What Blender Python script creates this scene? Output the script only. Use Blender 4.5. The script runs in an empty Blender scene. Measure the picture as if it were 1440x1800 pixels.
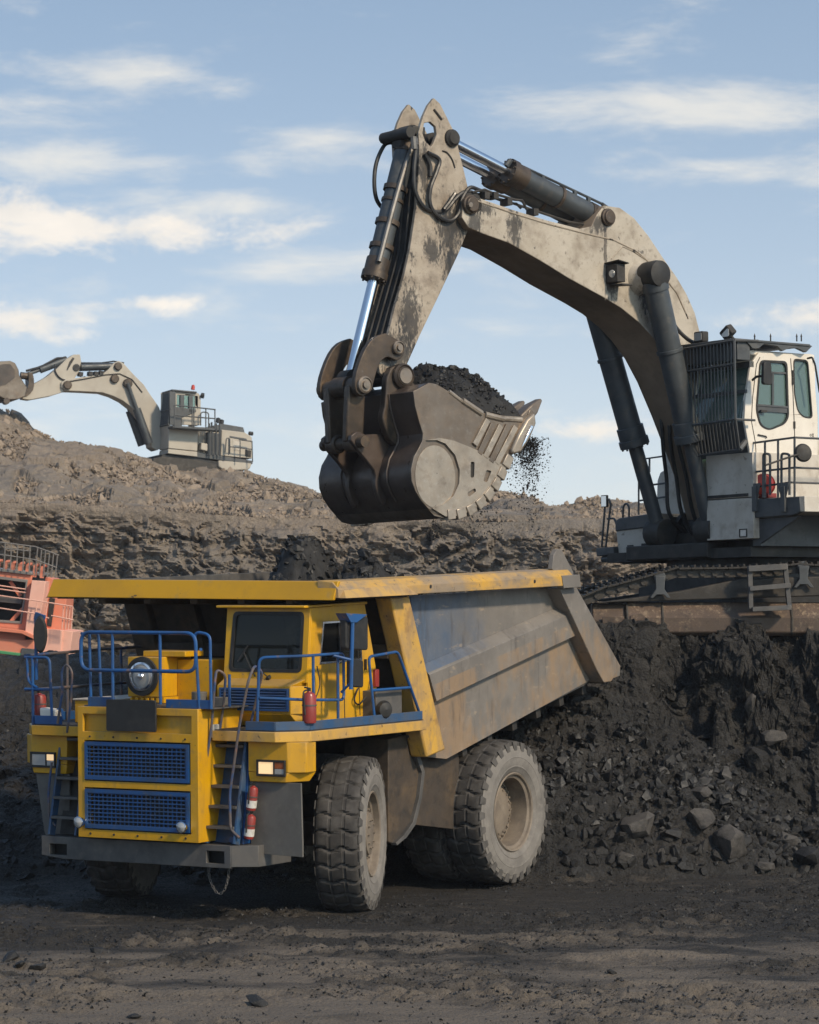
import bpy, bmesh, math, random
import numpy as np
from mathutils import Vector, Matrix, Euler
from mathutils.geometry import tessellate_polygon
random.seed(7); rng = np.random.default_rng(11)
R = math.radians
scene = bpy.context.scene
COL = scene.collection

# ------------------------------------------------------------------ camera
EYE = 4.45
cam_d = bpy.data.cameras.new('camera'); cam = bpy.data.objects.new('camera', cam_d); COL.objects.link(cam)
cam.location = (0, 0, EYE); cam.rotation_euler = (R(90), 0, 0)
cam_d.sensor_fit = 'HORIZONTAL'; cam_d.sensor_width = 36; cam_d.lens = 130; cam_d.shift_y = 140 / 1440
cam_d.clip_end = 6000
cam_d.dof.use_dof = True; cam_d.dof.focus_distance = 43; cam_d.dof.aperture_fstop = 8
scene.camera = cam

# ------------------------------------------------------------------ world, sun, exposure
SUN_EL, SUN_AZ = 36, 44           # azimuth: degrees from -Y (behind the camera) towards +X
world = bpy.data.worlds.new('World'); scene.world = world; world.use_nodes = True
def build_world():
    nt = world.node_tree; N = nt.nodes; L = nt.links
    for n in list(N): N.remove(n)
    def node(t, **k):
        n = N.new(t)
        for a, b in k.items(): setattr(n, a, b)
        return n
    def math_(op, a, b=None, c=None, clamp=False):
        n = node('ShaderNodeMath', operation=op, use_clamp=clamp)
        for i, q in enumerate((a, b, c)):
            if q is None: continue
            if isinstance(q, (int, float)): n.inputs[i].default_value = q
            else: L.new(q, n.inputs[i])
        return n.outputs[0]
    out = node('ShaderNodeOutputWorld'); bg = node('ShaderNodeBackground'); bg.inputs[1].default_value = 0.15
    L.new(bg.outputs[0], out.inputs[0])
    tc = node('ShaderNodeTexCoord'); sep = node('ShaderNodeSeparateXYZ'); L.new(tc.outputs['Generated'], sep.inputs[0])
    z = sep.outputs[2]
    zz = math_('MULTIPLY_ADD', math_('MAXIMUM', z, 0.0), 2.2, 0.16)
    comb = node('ShaderNodeCombineXYZ'); L.new(sep.outputs[0], comb.inputs[0]); L.new(sep.outputs[1], comb.inputs[1]); L.new(zz, comb.inputs[2])
    nrm = node('ShaderNodeVectorMath', operation='NORMALIZE'); L.new(comb.outputs[0], nrm.inputs[0])
    sky = node('ShaderNodeTexSky', sky_type='NISHITA', sun_disc=False)
    sky.sun_elevation = R(SUN_EL); sky.sun_rotation = R(180 - SUN_AZ)
    sky.air_density = 1.0; sky.dust_density = 1.2; sky.ozone_density = 1.5
    L.new(nrm.outputs[0], sky.inputs[0])
    # pale haze low down
    hz = math_('POWER', 2.718, math_('MULTIPLY', math_('MAXIMUM', z, 0.0), -9.0))
    hz = math_('MULTIPLY_ADD', hz, 0.80, 0.07)
    mix = node('ShaderNodeMix', data_type='RGBA'); L.new(hz, mix.inputs[0]); L.new(sky.outputs[0], mix.inputs[6]); mix.inputs[7].default_value = (4.05, 4.15, 4.05, 1)
    # clouds: stretched noise on the view direction
    def noise(scale, sc=(1, 1, 5), det=7, dist=0.0, off=(0, 0, 0), rough=.55):
        m = node('ShaderNodeMapping'); m.inputs['Scale'].default_value = sc; m.inputs['Location'].default_value = off
        L.new(tc.outputs['Generated'], m.inputs[0])
        n = node('ShaderNodeTexNoise'); n.inputs['Scale'].default_value = scale; n.inputs['Detail'].default_value = det
        n.inputs['Roughness'].default_value = rough; n.inputs['Distortion'].default_value = dist
        L.new(m.outputs[0], n.inputs['Vector']); return n.outputs[0]
    def blob(px, py, w, h):
        d = Vector(((px - 720) / 5200, 1, (1040 - py) / 5200)).normalized()
        s = node('ShaderNodeVectorMath', operation='SUBTRACT'); L.new(tc.outputs['Generated'], s.inputs[0]); s.inputs[1].default_value = d
        m = node('ShaderNodeVectorMath', operation='MULTIPLY'); L.new(s.outputs[0], m.inputs[0]); m.inputs[1].default_value = (5200 / w, 5200 / w, 5200 / h)
        l = node('ShaderNodeVectorMath', operation='LENGTH'); L.new(m.outputs[0], l.inputs[0])
        return math_('SUBTRACT', 1.0, l.outputs['Value'], clamp=True)
    def summed(lst):
        a = lst[0]
        for b in lst[1:]: a = math_('MAXIMUM', a, b)
        return a
    wisp = noise(17, (1, 1, 3.6), 10, 0.25, (3.1, 0, .7), .62)
    wm = summed([blob(200, 135, 420, 60), blob(1240, 185, 480, 65), blob(250, 285, 520, 45), blob(60, 180, 300, 50), blob(420, 370, 330, 60), blob(560, 240, 250, 40),
                 blob(560, 465, 300, 40), blob(1330, 310, 300, 40)])
    wv = math_('ADD', wisp, math_('MULTIPLY', wm, 0.26))
    low = math_('MULTIPLY', math_('POWER', 2.718, math_('MULTIPLY', math_('MAXIMUM', z, 0.0), -14.0)), 0.16)
    wv = math_('ADD', wv, low)
    wf = node('ShaderNodeMapRange', interpolation_type='SMOOTHSTEP'); L.new(wv, wf.inputs[0]); wf.inputs[1].default_value = .54; wf.inputs[2].default_value = .94
    wfac = math_('MULTIPLY', wf.outputs[0], 0.66)
    puff = noise(38, (1, 1, 2.0), 10, 0.2, (1.3, .4, 0), .62)
    pm = summed([blob(10, 375, 230, 100), blob(130, 405, 230, 75), blob(330, 405, 330, 55), blob(40, 560, 190, 60), blob(150, 560, 120, 55), blob(1420, 560, 240, 70), blob(1100, 755, 260, 40), blob(280, 535, 120, 30)])
    pv = math_('MULTIPLY_ADD', pm, 1.15, math_('MULTIPLY_ADD', puff, 3.0, -1.6))
    pf = node('ShaderNodeMapRange', interpolation_type='SMOOTHSTEP'); L.new(pv, pf.inputs[0]); pf.inputs[1].default_value = .22; pf.inputs[2].default_value = 1.15
    pmask = math_('MULTIPLY', pf.outputs[0], math_('MULTIPLY', math_('GREATER_THAN', pm, 0.001), 0.78))
    mix2 = node('ShaderNodeMix', data_type='RGBA'); L.new(wfac, mix2.inputs[0]); L.new(mix.outputs[2], mix2.inputs[6]); mix2.inputs[7].default_value = (4.5, 4.5, 4.4, 1)
    shade = node('ShaderNodeMix', data_type='RGBA'); L.new(noise(40, (1, 1, 2.4), 5, 0, (0, .2, .01)), shade.inputs[0])
    shade.inputs[6].default_value = (3.7, 3.75, 3.8, 1); shade.inputs[7].default_value = (5.9, 5.5, 5.1, 1)
    mix3 = node('ShaderNodeMix', data_type='RGBA'); L.new(pmask, mix3.inputs[0]); L.new(mix2.outputs[2], mix3.inputs[6]); L.new(shade.outputs[2], mix3.inputs[7])
    tint = node('ShaderNodeMix', data_type='RGBA', blend_type='MULTIPLY'); tint.inputs[0].default_value = 1; L.new(sky.outputs[0], tint.inputs[6]); tint.inputs[7].default_value = (.66, .93, 1.04, 1)
    L.new(tint.outputs[2], mix.inputs[6]); L.new(mix3.outputs[2], bg.inputs[0])
build_world()
sun_d = bpy.data.lights.new('sun', 'SUN'); sun_d.energy = 2.35; sun_d.angle = R(5); sun_d.color = (1, .875, .72)
sun = bpy.data.objects.new('sun', sun_d); COL.objects.link(sun)
sdir = Vector((math.sin(R(SUN_AZ)) * math.cos(R(SUN_EL)), -math.cos(R(SUN_AZ)) * math.cos(R(SUN_EL)), math.sin(R(SUN_EL))))
sun.rotation_euler = sdir.to_track_quat('Z', 'Y').to_euler()
scene.view_settings.view_transform = 'Standard'; scene.view_settings.look = 'None'
scene.view_settings.exposure = 0.5; scene.view_settings.gamma = 1
scene.view_settings.use_white_balance = True; scene.view_settings.white_balance_temperature = 7300; scene.view_settings.white_balance_tint = 10

# ------------------------------------------------------------------ helpers: geometry
def sm(t): return t * t * (3 - 2 * t)
_H = rng.random(65536)
def vnoise(x, y, z=0.0, seed=0):
    x, y, z = np.broadcast_arrays(np.asarray(x, float), np.asarray(y, float), np.asarray(z, float))
    xi, yi, zi = np.floor(x).astype(np.int64), np.floor(y).astype(np.int64), np.floor(z).astype(np.int64)
    xf, yf, zf = sm(x - xi), sm(y - yi), sm(z - zi)
    def h(a, b, c): return _H[(a * 73856093 ^ b * 19349663 ^ c * 83492791 ^ (seed * 7919 + 13)) & 65535]
    def l(a, b, t): return a + (b - a) * t
    return l(l(l(h(xi, yi, zi), h(xi + 1, yi, zi), xf), l(h(xi, yi + 1, zi), h(xi + 1, yi + 1, zi), xf), yf),
             l(l(h(xi, yi, zi + 1), h(xi + 1, yi, zi + 1), xf), l(h(xi, yi + 1, zi + 1), h(xi + 1, yi + 1, zi + 1), xf), yf), zf)
def fbm(x, y, z=0.0, o=5, seed=0, gain=.5):
    s = 0; a = 1; t = 0
    for i in range(o):
        s = s + a * (vnoise(np.asarray(x) * 2 ** i, np.asarray(y) * 2 ** i, np.asarray(z) * 2 ** i, seed + i) - .5) * 2; t += a; a *= gain
    return s / t
def ridged(x, y, z=0.0, o=4, seed=0):
    s = 0; a = 1; t = 0
    for i in range(o):
        s = s + a * (1 - np.abs(vnoise(np.asarray(x) * 2 ** i, np.asarray(y) * 2 ** i, np.asarray(z) * 2 ** i, seed + i) * 2 - 1)); t += a; a *= .5
    return s / t
def cells(x, y, seed=0):
    """blocky value: nearest feature point's random number and edge distance"""
    x, y = np.broadcast_arrays(np.asarray(x, float), np.asarray(y, float))
    xi, yi = np.floor(x).astype(np.int64), np.floor(y).astype(np.int64)
    b1 = np.full(x.shape, 9.); b2 = np.full(x.shape, 9.); v = np.zeros(x.shape); gx = np.zeros(x.shape); gy = np.zeros(x.shape)
    for i in (-1, 0, 1):
        for j in (-1, 0, 1):
            k = ((xi + i) * 73856093 ^ (yi + j) * 19349663 ^ seed * 977) & 65535
            px = xi + i + _H[k]; py = yi + j + _H[(k + 1711) & 65535]
            d = np.hypot(px - x, py - y); m = d < b1
            b2 = np.where(m, b1, np.minimum(b2, d)); b1 = np.where(m, d, b1)
            v = np.where(m, _H[(k + 333) & 65535], v)
            gx = np.where(m, (x - px), gx); gy = np.where(m, (y - py), gy)
    return v, b2 - b1, gx, gy

class Frame:
    """a thing's own axes (x forward, y left, z up) and where a line of sight meets a plane of it, in metres"""
    def __init__(s, o, yaw, pitch=0, roll=0):
        s.eul = Euler((roll, pitch, yaw)); s.o = Vector(o); s.M = s.eul.to_matrix(); s.Mi = s.M.transposed()
        s.c = s.Mi @ (Vector((0, 0, EYE)) - s.o)
    def on(s, ax, v, px, py):
        d = s.Mi @ Vector(((px - 720) / 5200, 1, (1040 - py) / 5200)); i = 'xyz'.index(ax)
        return s.c + d * ((v - s.c[i]) / d[i])
    def xz(s, y, pts): return [(lambda q: (q.x, q.z))(s.on('y', y, *p)) for p in pts]
    def yz(s, x, pts): return [(lambda q: (q.y, q.z))(s.on('x', x, *p)) for p in pts]

def spline(pts, n=6):
    P = [Vector(p) for p in pts]; out = []
    for i in range(len(P) - 1):
        a, b, c, d = P[max(i - 1, 0)], P[i], P[i + 1], P[min(i + 2, len(P) - 1)]
        for k in range(n):
            t = k / n
            out.append(0.5 * ((2 * b) + (c - a) * t + (2 * a - 5 * b + 4 * c - d) * t * t + (3 * b - a - 3 * c + d) * t ** 3))
    out.append(P[-1]); return out
def fillet(pts, r, n=4, closed=False):
    P = [Vector(p) for p in pts]; out = []; m = len(P)
    for i in range(m):
        if not closed and i in (0, m - 1): out.append(P[i]); continue
        a, b, c = P[i - 1], P[i], P[(i + 1) % m]
        u, v = (a - b), (c - b); rr = min(r, u.length * .49, v.length * .49); s = b + u.normalized() * rr; e = b + v.normalized() * rr
        for k in range(n + 1):
            t = k / n; out.append(s * (1 - t) ** 2 + b * 2 * t * (1 - t) + e * t * t)
    return out
def rnd2(poly, r, n=4):
    return [(p.x, p.y) for p in fillet([Vector((a, b, 0)) for a, b in poly], r, n, True)]
def curve2(pts, n=5):
    return [(p.x, p.y) for p in spline([Vector((a, b, 0)) for a, b in pts], n)]

class MB:
    def __init__(s): s.v = []; s.f = []
    def add(s, v, f):
        o = len(s.v); s.v += [tuple(q) for q in v]; s.f += [tuple(i + o for i in t) for t in f]; return s
    def box(s, x0, x1, y0, y1, z0, z1):
        return s.hexa([(x0, y0, z0), (x1, y0, z0), (x1, y1, z0), (x0, y1, z0), (x0, y0, z1), (x1, y0, z1), (x1, y1, z1), (x0, y1, z1)])
    def hexa(s, p): return s.add(p, [(0, 3, 2, 1), (4, 5, 6, 7), (0, 1, 5, 4), (1, 2, 6, 5), (2, 3, 7, 6), (3, 0, 4, 7)])
    def beam(s, a, b, w, h, up=(0, 0, 1)):
        a, b, up = Vector(a), Vector(b), Vector(up); d = (b - a).normalized(); q = d.cross(up)
        if q.length < 1e-4: q = d.cross(Vector((1, 0, 0)))
        q.normalize(); u = q.cross(d)
        c = [(-w, -h), (w, -h), (w, h), (-w, h)]
        return s.hexa([a + q * i / 2 + u * j / 2 for i, j in c] + [b + q * i / 2 + u * j / 2 for i, j in c])
    def prism(s, ax, poly, a0, a1, holes=()):
        loops = [list(poly)] + [list(h) for h in holes]
        def P(q, a):
            return {'y': (q[0], a, q[1]), 'x': (a, q[0], q[1]), 'z': (q[0], q[1], a)}[ax]
        flat = [q for l in loops for q in l]; n = len(flat)
        v = [P(q, a0) for q in flat] + [P(q, a1) for q in flat]; f = []
        if holes:
            tris = tessellate_polygon([[Vector((q[0], q[1], 0)) for q in l] for l in loops])
            f += [tuple(t) for t in tris] + [tuple(i + n for i in reversed(t)) for t in tris]
        else:
            f += [tuple(range(n)), tuple(range(2 * n - 1, n - 1, -1))]
        o = 0
        for l in loops:
            m = len(l)
            for i in range(m): f.append((o + i, o + i + n, o + (i + 1) % m + n, o + (i + 1) % m))
            o += m
        return s.add(v, f)
    def tube(s, pts, r, n=8, caps=True):
        P = [Vector(p) for p in pts]; rs = r if isinstance(r, (list, tuple)) else [r] * len(P)
        v = []; f = []; u = None
        for i, p in enumerate(P):
            d = (P[min(i + 1, len(P) - 1)] - P[max(i - 1, 0)]).normalized()
            if u is None:
                u = d.cross(Vector((0, 0, 1)));
                if u.length < .1: u = d.cross(Vector((0, 1, 0)))
            u = (u - d * u.dot(d)).normalized(); w = d.cross(u)
            for k in range(n):
                a = 2 * math.pi * k / n; v.append(p + (u * math.cos(a) + w * math.sin(a)) * rs[i])
        for i in range(len(P) - 1):
            for k in range(n): f.append((i * n + k, i * n + (k + 1) % n, (i + 1) * n + (k + 1) % n, (i + 1) * n + k))
        if caps: f += [tuple(range(n - 1, -1, -1)), tuple(range((len(P) - 1) * n, len(P) * n))]
        return s.add(v, f)
    def cyl(s, a, b, r, n=24, r2=None): return s.tube([a, b], [r, r if r2 is None else r2], n)
    def lathe(s, prof, o, ax, n=48, closed=False):
        """profile of (radius, along-axis)"""
        o, ax = Vector(o), Vector(ax).normalized(); u = ax.orthogonal().normalized(); w = ax.cross(u); v = []; f = []; m = len(prof)
        for r, t in prof:
            for k in range(n):
                a = 2 * math.pi * k / n; v.append(o + ax * t + (u * math.cos(a) + w * math.sin(a)) * max(r, 1e-4))
        for i in range(m if closed else m - 1):
            j = (i + 1) % m
            for k in range(n): f.append((i * n + k, i * n + (k + 1) % n, j * n + (k + 1) % n, j * n + k))
        return s.add(v, f)
    def build(s, name, m, parent=None, bevel=0.0, angle=35, kind=None, label=None):
        me = bpy.data.meshes.new(name); me.from_pydata(s.v, [], s.f)
        bm = bmesh.new(); bm.from_mesh(me); bmesh.ops.recalc_face_normals(bm, faces=bm.faces); bm.to_mesh(me); bm.free()
        me.materials.append(m); me.polygons.foreach_set('use_smooth', [True] * len(me.polygons)); me.set_sharp_from_angle(angle=R(angle))
        o = bpy.data.objects.new(name, me); COL.objects.link(o)
        if parent is not None: o.parent = parent
        if bevel:
            b = o.modifiers.new('bevel', 'BEVEL'); b.width = bevel; b.segments = 2; b.limit_method = 'ANGLE'; b.angle_limit = R(38); b.harden_normals = False
        if kind: o['kind'] = kind
        if label: o['label'] = label
        return o
def tag(o, label, cat=None, group=None, kind=None):
    o['label'] = label
    if cat: o['category'] = cat
    if group: o['group'] = group
    if kind: o['kind'] = kind
    return o
def thing(name, fr, label, cat, group=None):
    o = bpy.data.objects.new(name, None); COL.objects.link(o); o.empty_display_size = .3
    o.location = fr.o; o.rotation_euler = fr.eul
    return tag(o, label, cat, group)
def dup(o, parent=None, loc=None, rot=None, scale=None):
    c = o.copy(); COL.objects.link(c)
    if parent is not None: c.parent = parent
    if loc is not None: c.location = loc
    if rot is not None: c.rotation_euler = rot
    if scale is not None: c.scale = scale
    return c
def dup_tree(o, parent, loc=None, rot=None):
    c = dup(o, parent, loc, rot)
    for ch in KIDS.get(o.name, []): dup(ch, c)
    return c
KIDS = {}
def mesh_np(name, v, f, m, parent=None, smooth=True, kind=None, mats=None):
    v = np.asarray(v, np.float32); f = np.asarray(f, np.int32); k = f.shape[1]
    me = bpy.data.meshes.new(name); me.vertices.add(len(v)); me.vertices.foreach_set('co', v.ravel())
    me.loops.add(f.size); me.loops.foreach_set('vertex_index', f.ravel()); me.polygons.add(len(f))
    me.polygons.foreach_set('loop_start', np.arange(0, f.size, k, dtype=np.int32)); me.polygons.foreach_set('loop_total', np.full(len(f), k, np.int32))
    me.polygons.foreach_set('use_smooth', np.full(len(f), smooth)); me.materials.append(m); me.update(calc_edges=True); me.validate()
    o = bpy.data.objects.new(name, me); COL.objects.link(o)
    if parent is not None: o.parent = parent
    if kind: o['kind'] = kind
    return o
def grid_faces(ny, nx):
    i = np.arange(ny - 1)[:, None] * nx + np.arange(nx - 1)[None]; i = i.ravel()
    return np.stack([i, i + 1, i + nx + 1, i + nx], 1)

# ------------------------------------------------------------------ helpers: materials
def mat(name, base, rough=.6, metal=0.0, layers=(), bump=None, spec=.5, rough_var=.15, coat=0.0, glass=False, alpha=None, top_dust=None):
    """layers: (colour, noise scale, from, to, amount, axis stretch) painted over the base by noise thresholds"""
    m = bpy.data.materials.new(name); m.use_nodes = True; nt = m.node_tree; N = nt.nodes; L = nt.links
    b = N['Principled BSDF']; b.inputs['Roughness'].default_value = rough; b.inputs['Metallic'].default_value = metal; b.inputs['Specular IOR Level'].default_value = spec
    tc = N.new('ShaderNodeTexCoord'); col = None
    def noise(scale, st=(1, 1, 1), det=6, off=0, rg=.6):
        mp = N.new('ShaderNodeMapping'); mp.inputs['Scale'].default_value = st; mp.inputs['Location'].default_value = (off * 3.7, off * 1.9, off * 5.3)
        L.new(tc.outputs['Object'], mp.inputs[0]); n = N.new('ShaderNodeTexNoise'); n.inputs['Scale'].default_value = scale
        n.inputs['Detail'].default_value = det; n.inputs['Roughness'].default_value = rg; L.new(mp.outputs[0], n.inputs['Vector']); return n.outputs[0]
    def mixin(fac, c):
        nonlocal col
        x = N.new('ShaderNodeMix'); x.data_type = 'RGBA'; L.new(fac, x.inputs[0])
        if col is None: x.inputs[6].default_value = (*base, 1)
        else: L.new(col, x.inputs[6])
        x.inputs[7].default_value = (*c, 1); col = x.outputs[2]
    for i, ly in enumerate(layers):
        c, sc, lo, hi, amt = ly[:5]; st = ly[5] if len(ly) > 5 else (1, 1, 1)
        mr = N.new('ShaderNodeMapRange'); L.new(noise(sc, st, 8, i + 1), mr.inputs[0]); mr.inputs[1].default_value = lo; mr.inputs[2].default_value = hi; mr.inputs[4].default_value = amt
        mixin(mr.outputs[0], c)
    if top_dust:
        g = N.new('ShaderNodeNewGeometry'); s = N.new('ShaderNodeSeparateXYZ'); L.new(g.outputs['Normal'], s.inputs[0])
        mr = N.new('ShaderNodeMapRange'); L.new(s.outputs[2], mr.inputs[0]); mr.inputs[1].default_value = .35; mr.inputs[2].default_value = .95; mr.inputs[4].default_value = top_dust[1]
        mixin(mr.outputs[0], top_dust[0])
    if col is None: b.inputs['Base Color'].default_value = (*base, 1)
    else: L.new(col, b.inputs['Base Color'])
    if rough_var:
        mr = N.new('ShaderNodeMapRange'); L.new(noise(6, det=4, off=9), mr.inputs[0]); mr.inputs[1].default_value = .3; mr.inputs[2].default_value = .7
        mr.inputs[3].default_value = max(.03, rough - rough_var); mr.inputs[4].default_value = min(1, rough + rough_var); L.new(mr.outputs[0], b.inputs['Roughness'])
    if bump:
        bn = N.new('ShaderNodeBump'); bn.inputs['Strength'].default_value = bump[1]; bn.inputs['Distance'].default_value = bump[2] if len(bump) > 2 else .02
        L.new(noise(bump[0], bump[3] if len(bump) > 3 else (1, 1, 1), 8, 5, .65), bn.inputs['Height']); L.new(bn.outputs[0], b.inputs['Normal'])
    return m
def stain(m, fr, y, spots, c=(.022, .019, .017)):
    nt = m.node_tree; N = nt.nodes; L = nt.links; b = N['Principled BSDF']; prev = b.inputs['Base Color'].links[0].from_socket; tc = N.new('ShaderNodeTexCoord')
    mp = N.new('ShaderNodeMapping'); mp.inputs['Scale'].default_value = (1.6, 1, .55); L.new(tc.outputs['Object'], mp.inputs[0]); n = N.new('ShaderNodeTexNoise'); n.inputs['Scale'].default_value = 15; n.inputs['Detail'].default_value = 9; n.inputs['Roughness'].default_value = .70; L.new(mp.outputs[0], n.inputs['Vector'])
    for px, py, rx, rz in spots:
        q = fr.on('y', y, px, py); s_ = N.new('ShaderNodeVectorMath'); s_.operation = 'SUBTRACT'; L.new(tc.outputs['Object'], s_.inputs[0]); s_.inputs[1].default_value = q
        k = N.new('ShaderNodeVectorMath'); k.operation = 'MULTIPLY'; L.new(s_.outputs[0], k.inputs[0]); k.inputs[1].default_value = (1 / rx, 0, 1 / rz)
        l = N.new('ShaderNodeVectorMath'); l.operation = 'LENGTH'; L.new(k.outputs[0], l.inputs[0])
        a = N.new('ShaderNodeMath'); a.operation = 'MULTIPLY_ADD'; L.new(l.outputs['Value'], a.inputs[0]); a.inputs[1].default_value = -.34; L.new(n.outputs[0], a.inputs[2])
        r = N.new('ShaderNodeMapRange'); L.new(a.outputs[0], r.inputs[0]); r.inputs[1].default_value = .22; r.inputs[2].default_value = .34; r.inputs[4].default_value = .85
        x = N.new('ShaderNodeMix'); x.data_type = 'RGBA'; L.new(r.outputs[0], x.inputs[0]); L.new(prev, x.inputs[6]); x.inputs[7].default_value = (*c, 1); prev = x.outputs[2]
    L.new(prev, b.inputs['Base Color'])
def glass_mat(name, tint, gl=.12, rough=.03, film=.06):
    m = bpy.data.materials.new(name); m.use_nodes = True; nt = m.node_tree; N = nt.nodes; L = nt.links; N.remove(N['Principled BSDF'])
    t = N.new('ShaderNodeBsdfTransparent'); t.inputs[0].default_value = (*tint, 1); g = N.new('ShaderNodeBsdfGlossy'); g.inputs['Roughness'].default_value = rough
    fr = N.new('ShaderNodeFresnel'); fr.inputs[0].default_value = 1.5; a = N.new('ShaderNodeMath'); a.operation = 'ADD'; a.use_clamp = True; a.inputs[1].default_value = gl; L.new(fr.outputs[0], a.inputs[0])
    x = N.new('ShaderNodeMixShader'); L.new(a.outputs[0], x.inputs[0]); x0 = N.new('ShaderNodeMixShader'); x0.inputs[0].default_value = film; df = N.new('ShaderNodeBsdfDiffuse'); df.inputs[0].default_value = (*[q * .62 for q in tint], 1); L.new(t.outputs[0], x0.inputs[1]); L.new(df.outputs[0], x0.inputs[2]); L.new(x0.outputs[0], x.inputs[1]); L.new(g.outputs[0], x.inputs[2]); L.new(x.outputs[0], N['Material Output'].inputs[0]); return m
def emit_mat(name, c, s):
    m = bpy.data.materials.new(name); m.use_nodes = True; b = m.node_tree.nodes['Principled BSDF']; b.inputs['Base Color'].default_value = (*c, 1)
    b.inputs['Emission Color'].default_value = (*c, 1); b.inputs['Emission Strength'].default_value = s; b.inputs['Roughness'].default_value = .2; return m

DUST = (.16, .135, .11); COALDUST = (.035, .032, .03); RUST = (.17, .075, .035)
M = {}
M['yellow'] = mat('yellow_paint', (.66, .34, .007), .42, layers=[((.33, .22, .10), 1.1, .44, .74, .45), ((.20, .13, .07), 3.5, .55, .74, .5, (1.5, 1.5, .22)), ((.50, .25, .012), 1.6, .42, .7, .7), ((.30, .19, .06), 5, .56, .72, .55), ((.06, .045, .035), 14, .665, .72, .8), ((.10, .07, .05), 2.2, .6, .78, .45, (1, 1, .35))], bump=(30, .06, .01), top_dust=((.26, .2, .12), .6))
M['yellow_worn_lit'] = mat('yellow_paint_worn_warm_lit', (.62, .35, .055), .55, layers=[((.40, .26, .12), 1.4, .40, .66, .85), ((.24, .17, .12), 5, .48, .7, .7, (1, 1, .5)), ((.07, .055, .045), 11, .63, .70, .85), ((.17, .09, .05), 3, .57, .72, .6)], bump=(25, .1, .01), top_dust=((.28, .22, .16), .6))  # worn, dusty yellow with the side's warm light mixed into its tone
M['rail_worn'] = mat('side_rail_worn_paint', (.60, .33, .05), .55, layers=[((.40, .26, .12), 1.4, .40, .66, .85), ((.24, .20, .165), .8, .42, .56, .8), ((.20, .165, .13), 4, .48, .62, .6, (.5, 1, 1.5)), ((.07, .055, .045), 11, .63, .70, .85)], bump=(25, .1, .01))
M['canopy'] = mat('canopy_yellow_paint', (.60, .31, .008), .42, layers=[((.45, .24, .02), 1.2, .42, .68, .7), ((.28, .21, .10), 3, .58, .75, .6), ((.05, .04, .035), 10, .665, .70, .9, (1, .5, 1)), ((.09, .07, .05), 1.0, .62, .8, .5)], bump=(24, .08, .01), top_dust=((.30, .22, .12), .5))
M['blue'] = mat('blue_paint', (.008, .07, .22), .42, layers=[((.03, .06, .11), 3, .45, .7, .8), ((.10, .10, .10), 8, .58, .72, .7), ((.15, .07, .04), 16, .66, .72, .8)], bump=(30, .06, .01), top_dust=((.10, .11, .13), .6))
M['blue_rail'] = mat('blue_rail_paint', (.010, .085, .26), .4, layers=[((.03, .06, .13), 2.2, .45, .65, .8), ((.19, .12, .09), 5, .6, .68, .8)], rough_var=.1)
M['blue_dusty'] = mat('blue_paint_dusty', (.022, .075, .17), .6, layers=[((.07, .085, .11), 3, .42, .66, .75), ((.05, .05, .05), 9, .55, .7, .6)], bump=(30, .08, .01), top_dust=((.14, .13, .12), .6))
M['railworn'] = mat('worn_rail_paint', (.10, .085, .085), .5, layers=[((.02, .06, .16), 3.0, .5, .6, .9), ((.22, .11, .07), 7, .55, .68, .7)])
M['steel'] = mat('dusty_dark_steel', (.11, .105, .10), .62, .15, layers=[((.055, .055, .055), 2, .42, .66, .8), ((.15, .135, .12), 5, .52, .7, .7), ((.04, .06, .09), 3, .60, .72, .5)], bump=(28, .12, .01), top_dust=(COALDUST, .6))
M['apron'] = mat('grey_apron_plate', (.13, .122, .11), .7, layers=[((.085, .08, .072), 2.5, .4, .7, .8), ((.17, .155, .13), 8, .52, .72, .5)], bump=(60, .15, .01))
M['black'] = mat('black_rubber_dusty', (.018, .018, .018), .6, layers=[((.05, .046, .042), 5, .5, .75, .6)])
M['dark'] = mat('dark_grimy_metal', (.030, .028, .026), .7, layers=[((.075, .062, .05), 3, .5, .7, .6)], bump=(20, .2, .02))
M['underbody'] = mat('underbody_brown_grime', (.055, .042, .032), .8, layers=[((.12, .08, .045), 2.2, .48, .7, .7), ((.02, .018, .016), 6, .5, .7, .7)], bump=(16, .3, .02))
M['tyre'] = mat('tyre_rubber', (.075, .070, .066), .85, layers=[((.13, .12, .11), 4, .4, .68, .8), ((.035, .033, .031), 9, .5, .72, .6)], bump=(50, .2, .01))
M['sidewall'] = mat('dusty_tyre_sidewall', (.20, .185, .168), .9, layers=[((.13, .12, .11), 3, .42, .68, .8), ((.26, .24, .215), 12, .52, .72, .6), ((.06, .055, .05), 5, .62, .75, .5)], bump=(40, .15, .008))
M['tread'] = mat('tread_rubber', (.038, .035, .033), .85, layers=[((.095, .087, .080), 4, .42, .66, .8), ((.03, .03, .03), 9, .5, .72, .6)], bump=(50, .25, .01))
M['rim'] = mat('dusty_wheel_rim', (.22, .18, .14), .7, .1, layers=[((.13, .105, .085), 4, .42, .68, .8), ((.30, .25, .20), 10, .55, .72, .5)], bump=(40, .15, .008))
M['red'] = mat('red_cylinder_paint', (.30, .035, .03), .4, layers=[((.22, .06, .05), 6, .45, .7, .7), ((.16, .10, .08), 14, .6, .72, .5)])
M['white_tag'] = mat('white_sticker', (.62, .60, .56), .5, layers=[((.35, .33, .3), 20, .5, .7, .5)])
M['lens'] = mat('clear_lamp_lens', (.45, .45, .44), .12, .3, rough_var=.05, bump=(60, .3, .005))
M['lamp_on'] = emit_mat('lit_headlamp', (1.0, .70, .40), .45)
M['amber'] = mat('orange_indicator', (.35, .09, .03), .25)
M['chrome'] = mat('chrome_rod', (.72, .74, .78), .16, 1.0, rough_var=.06)
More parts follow.
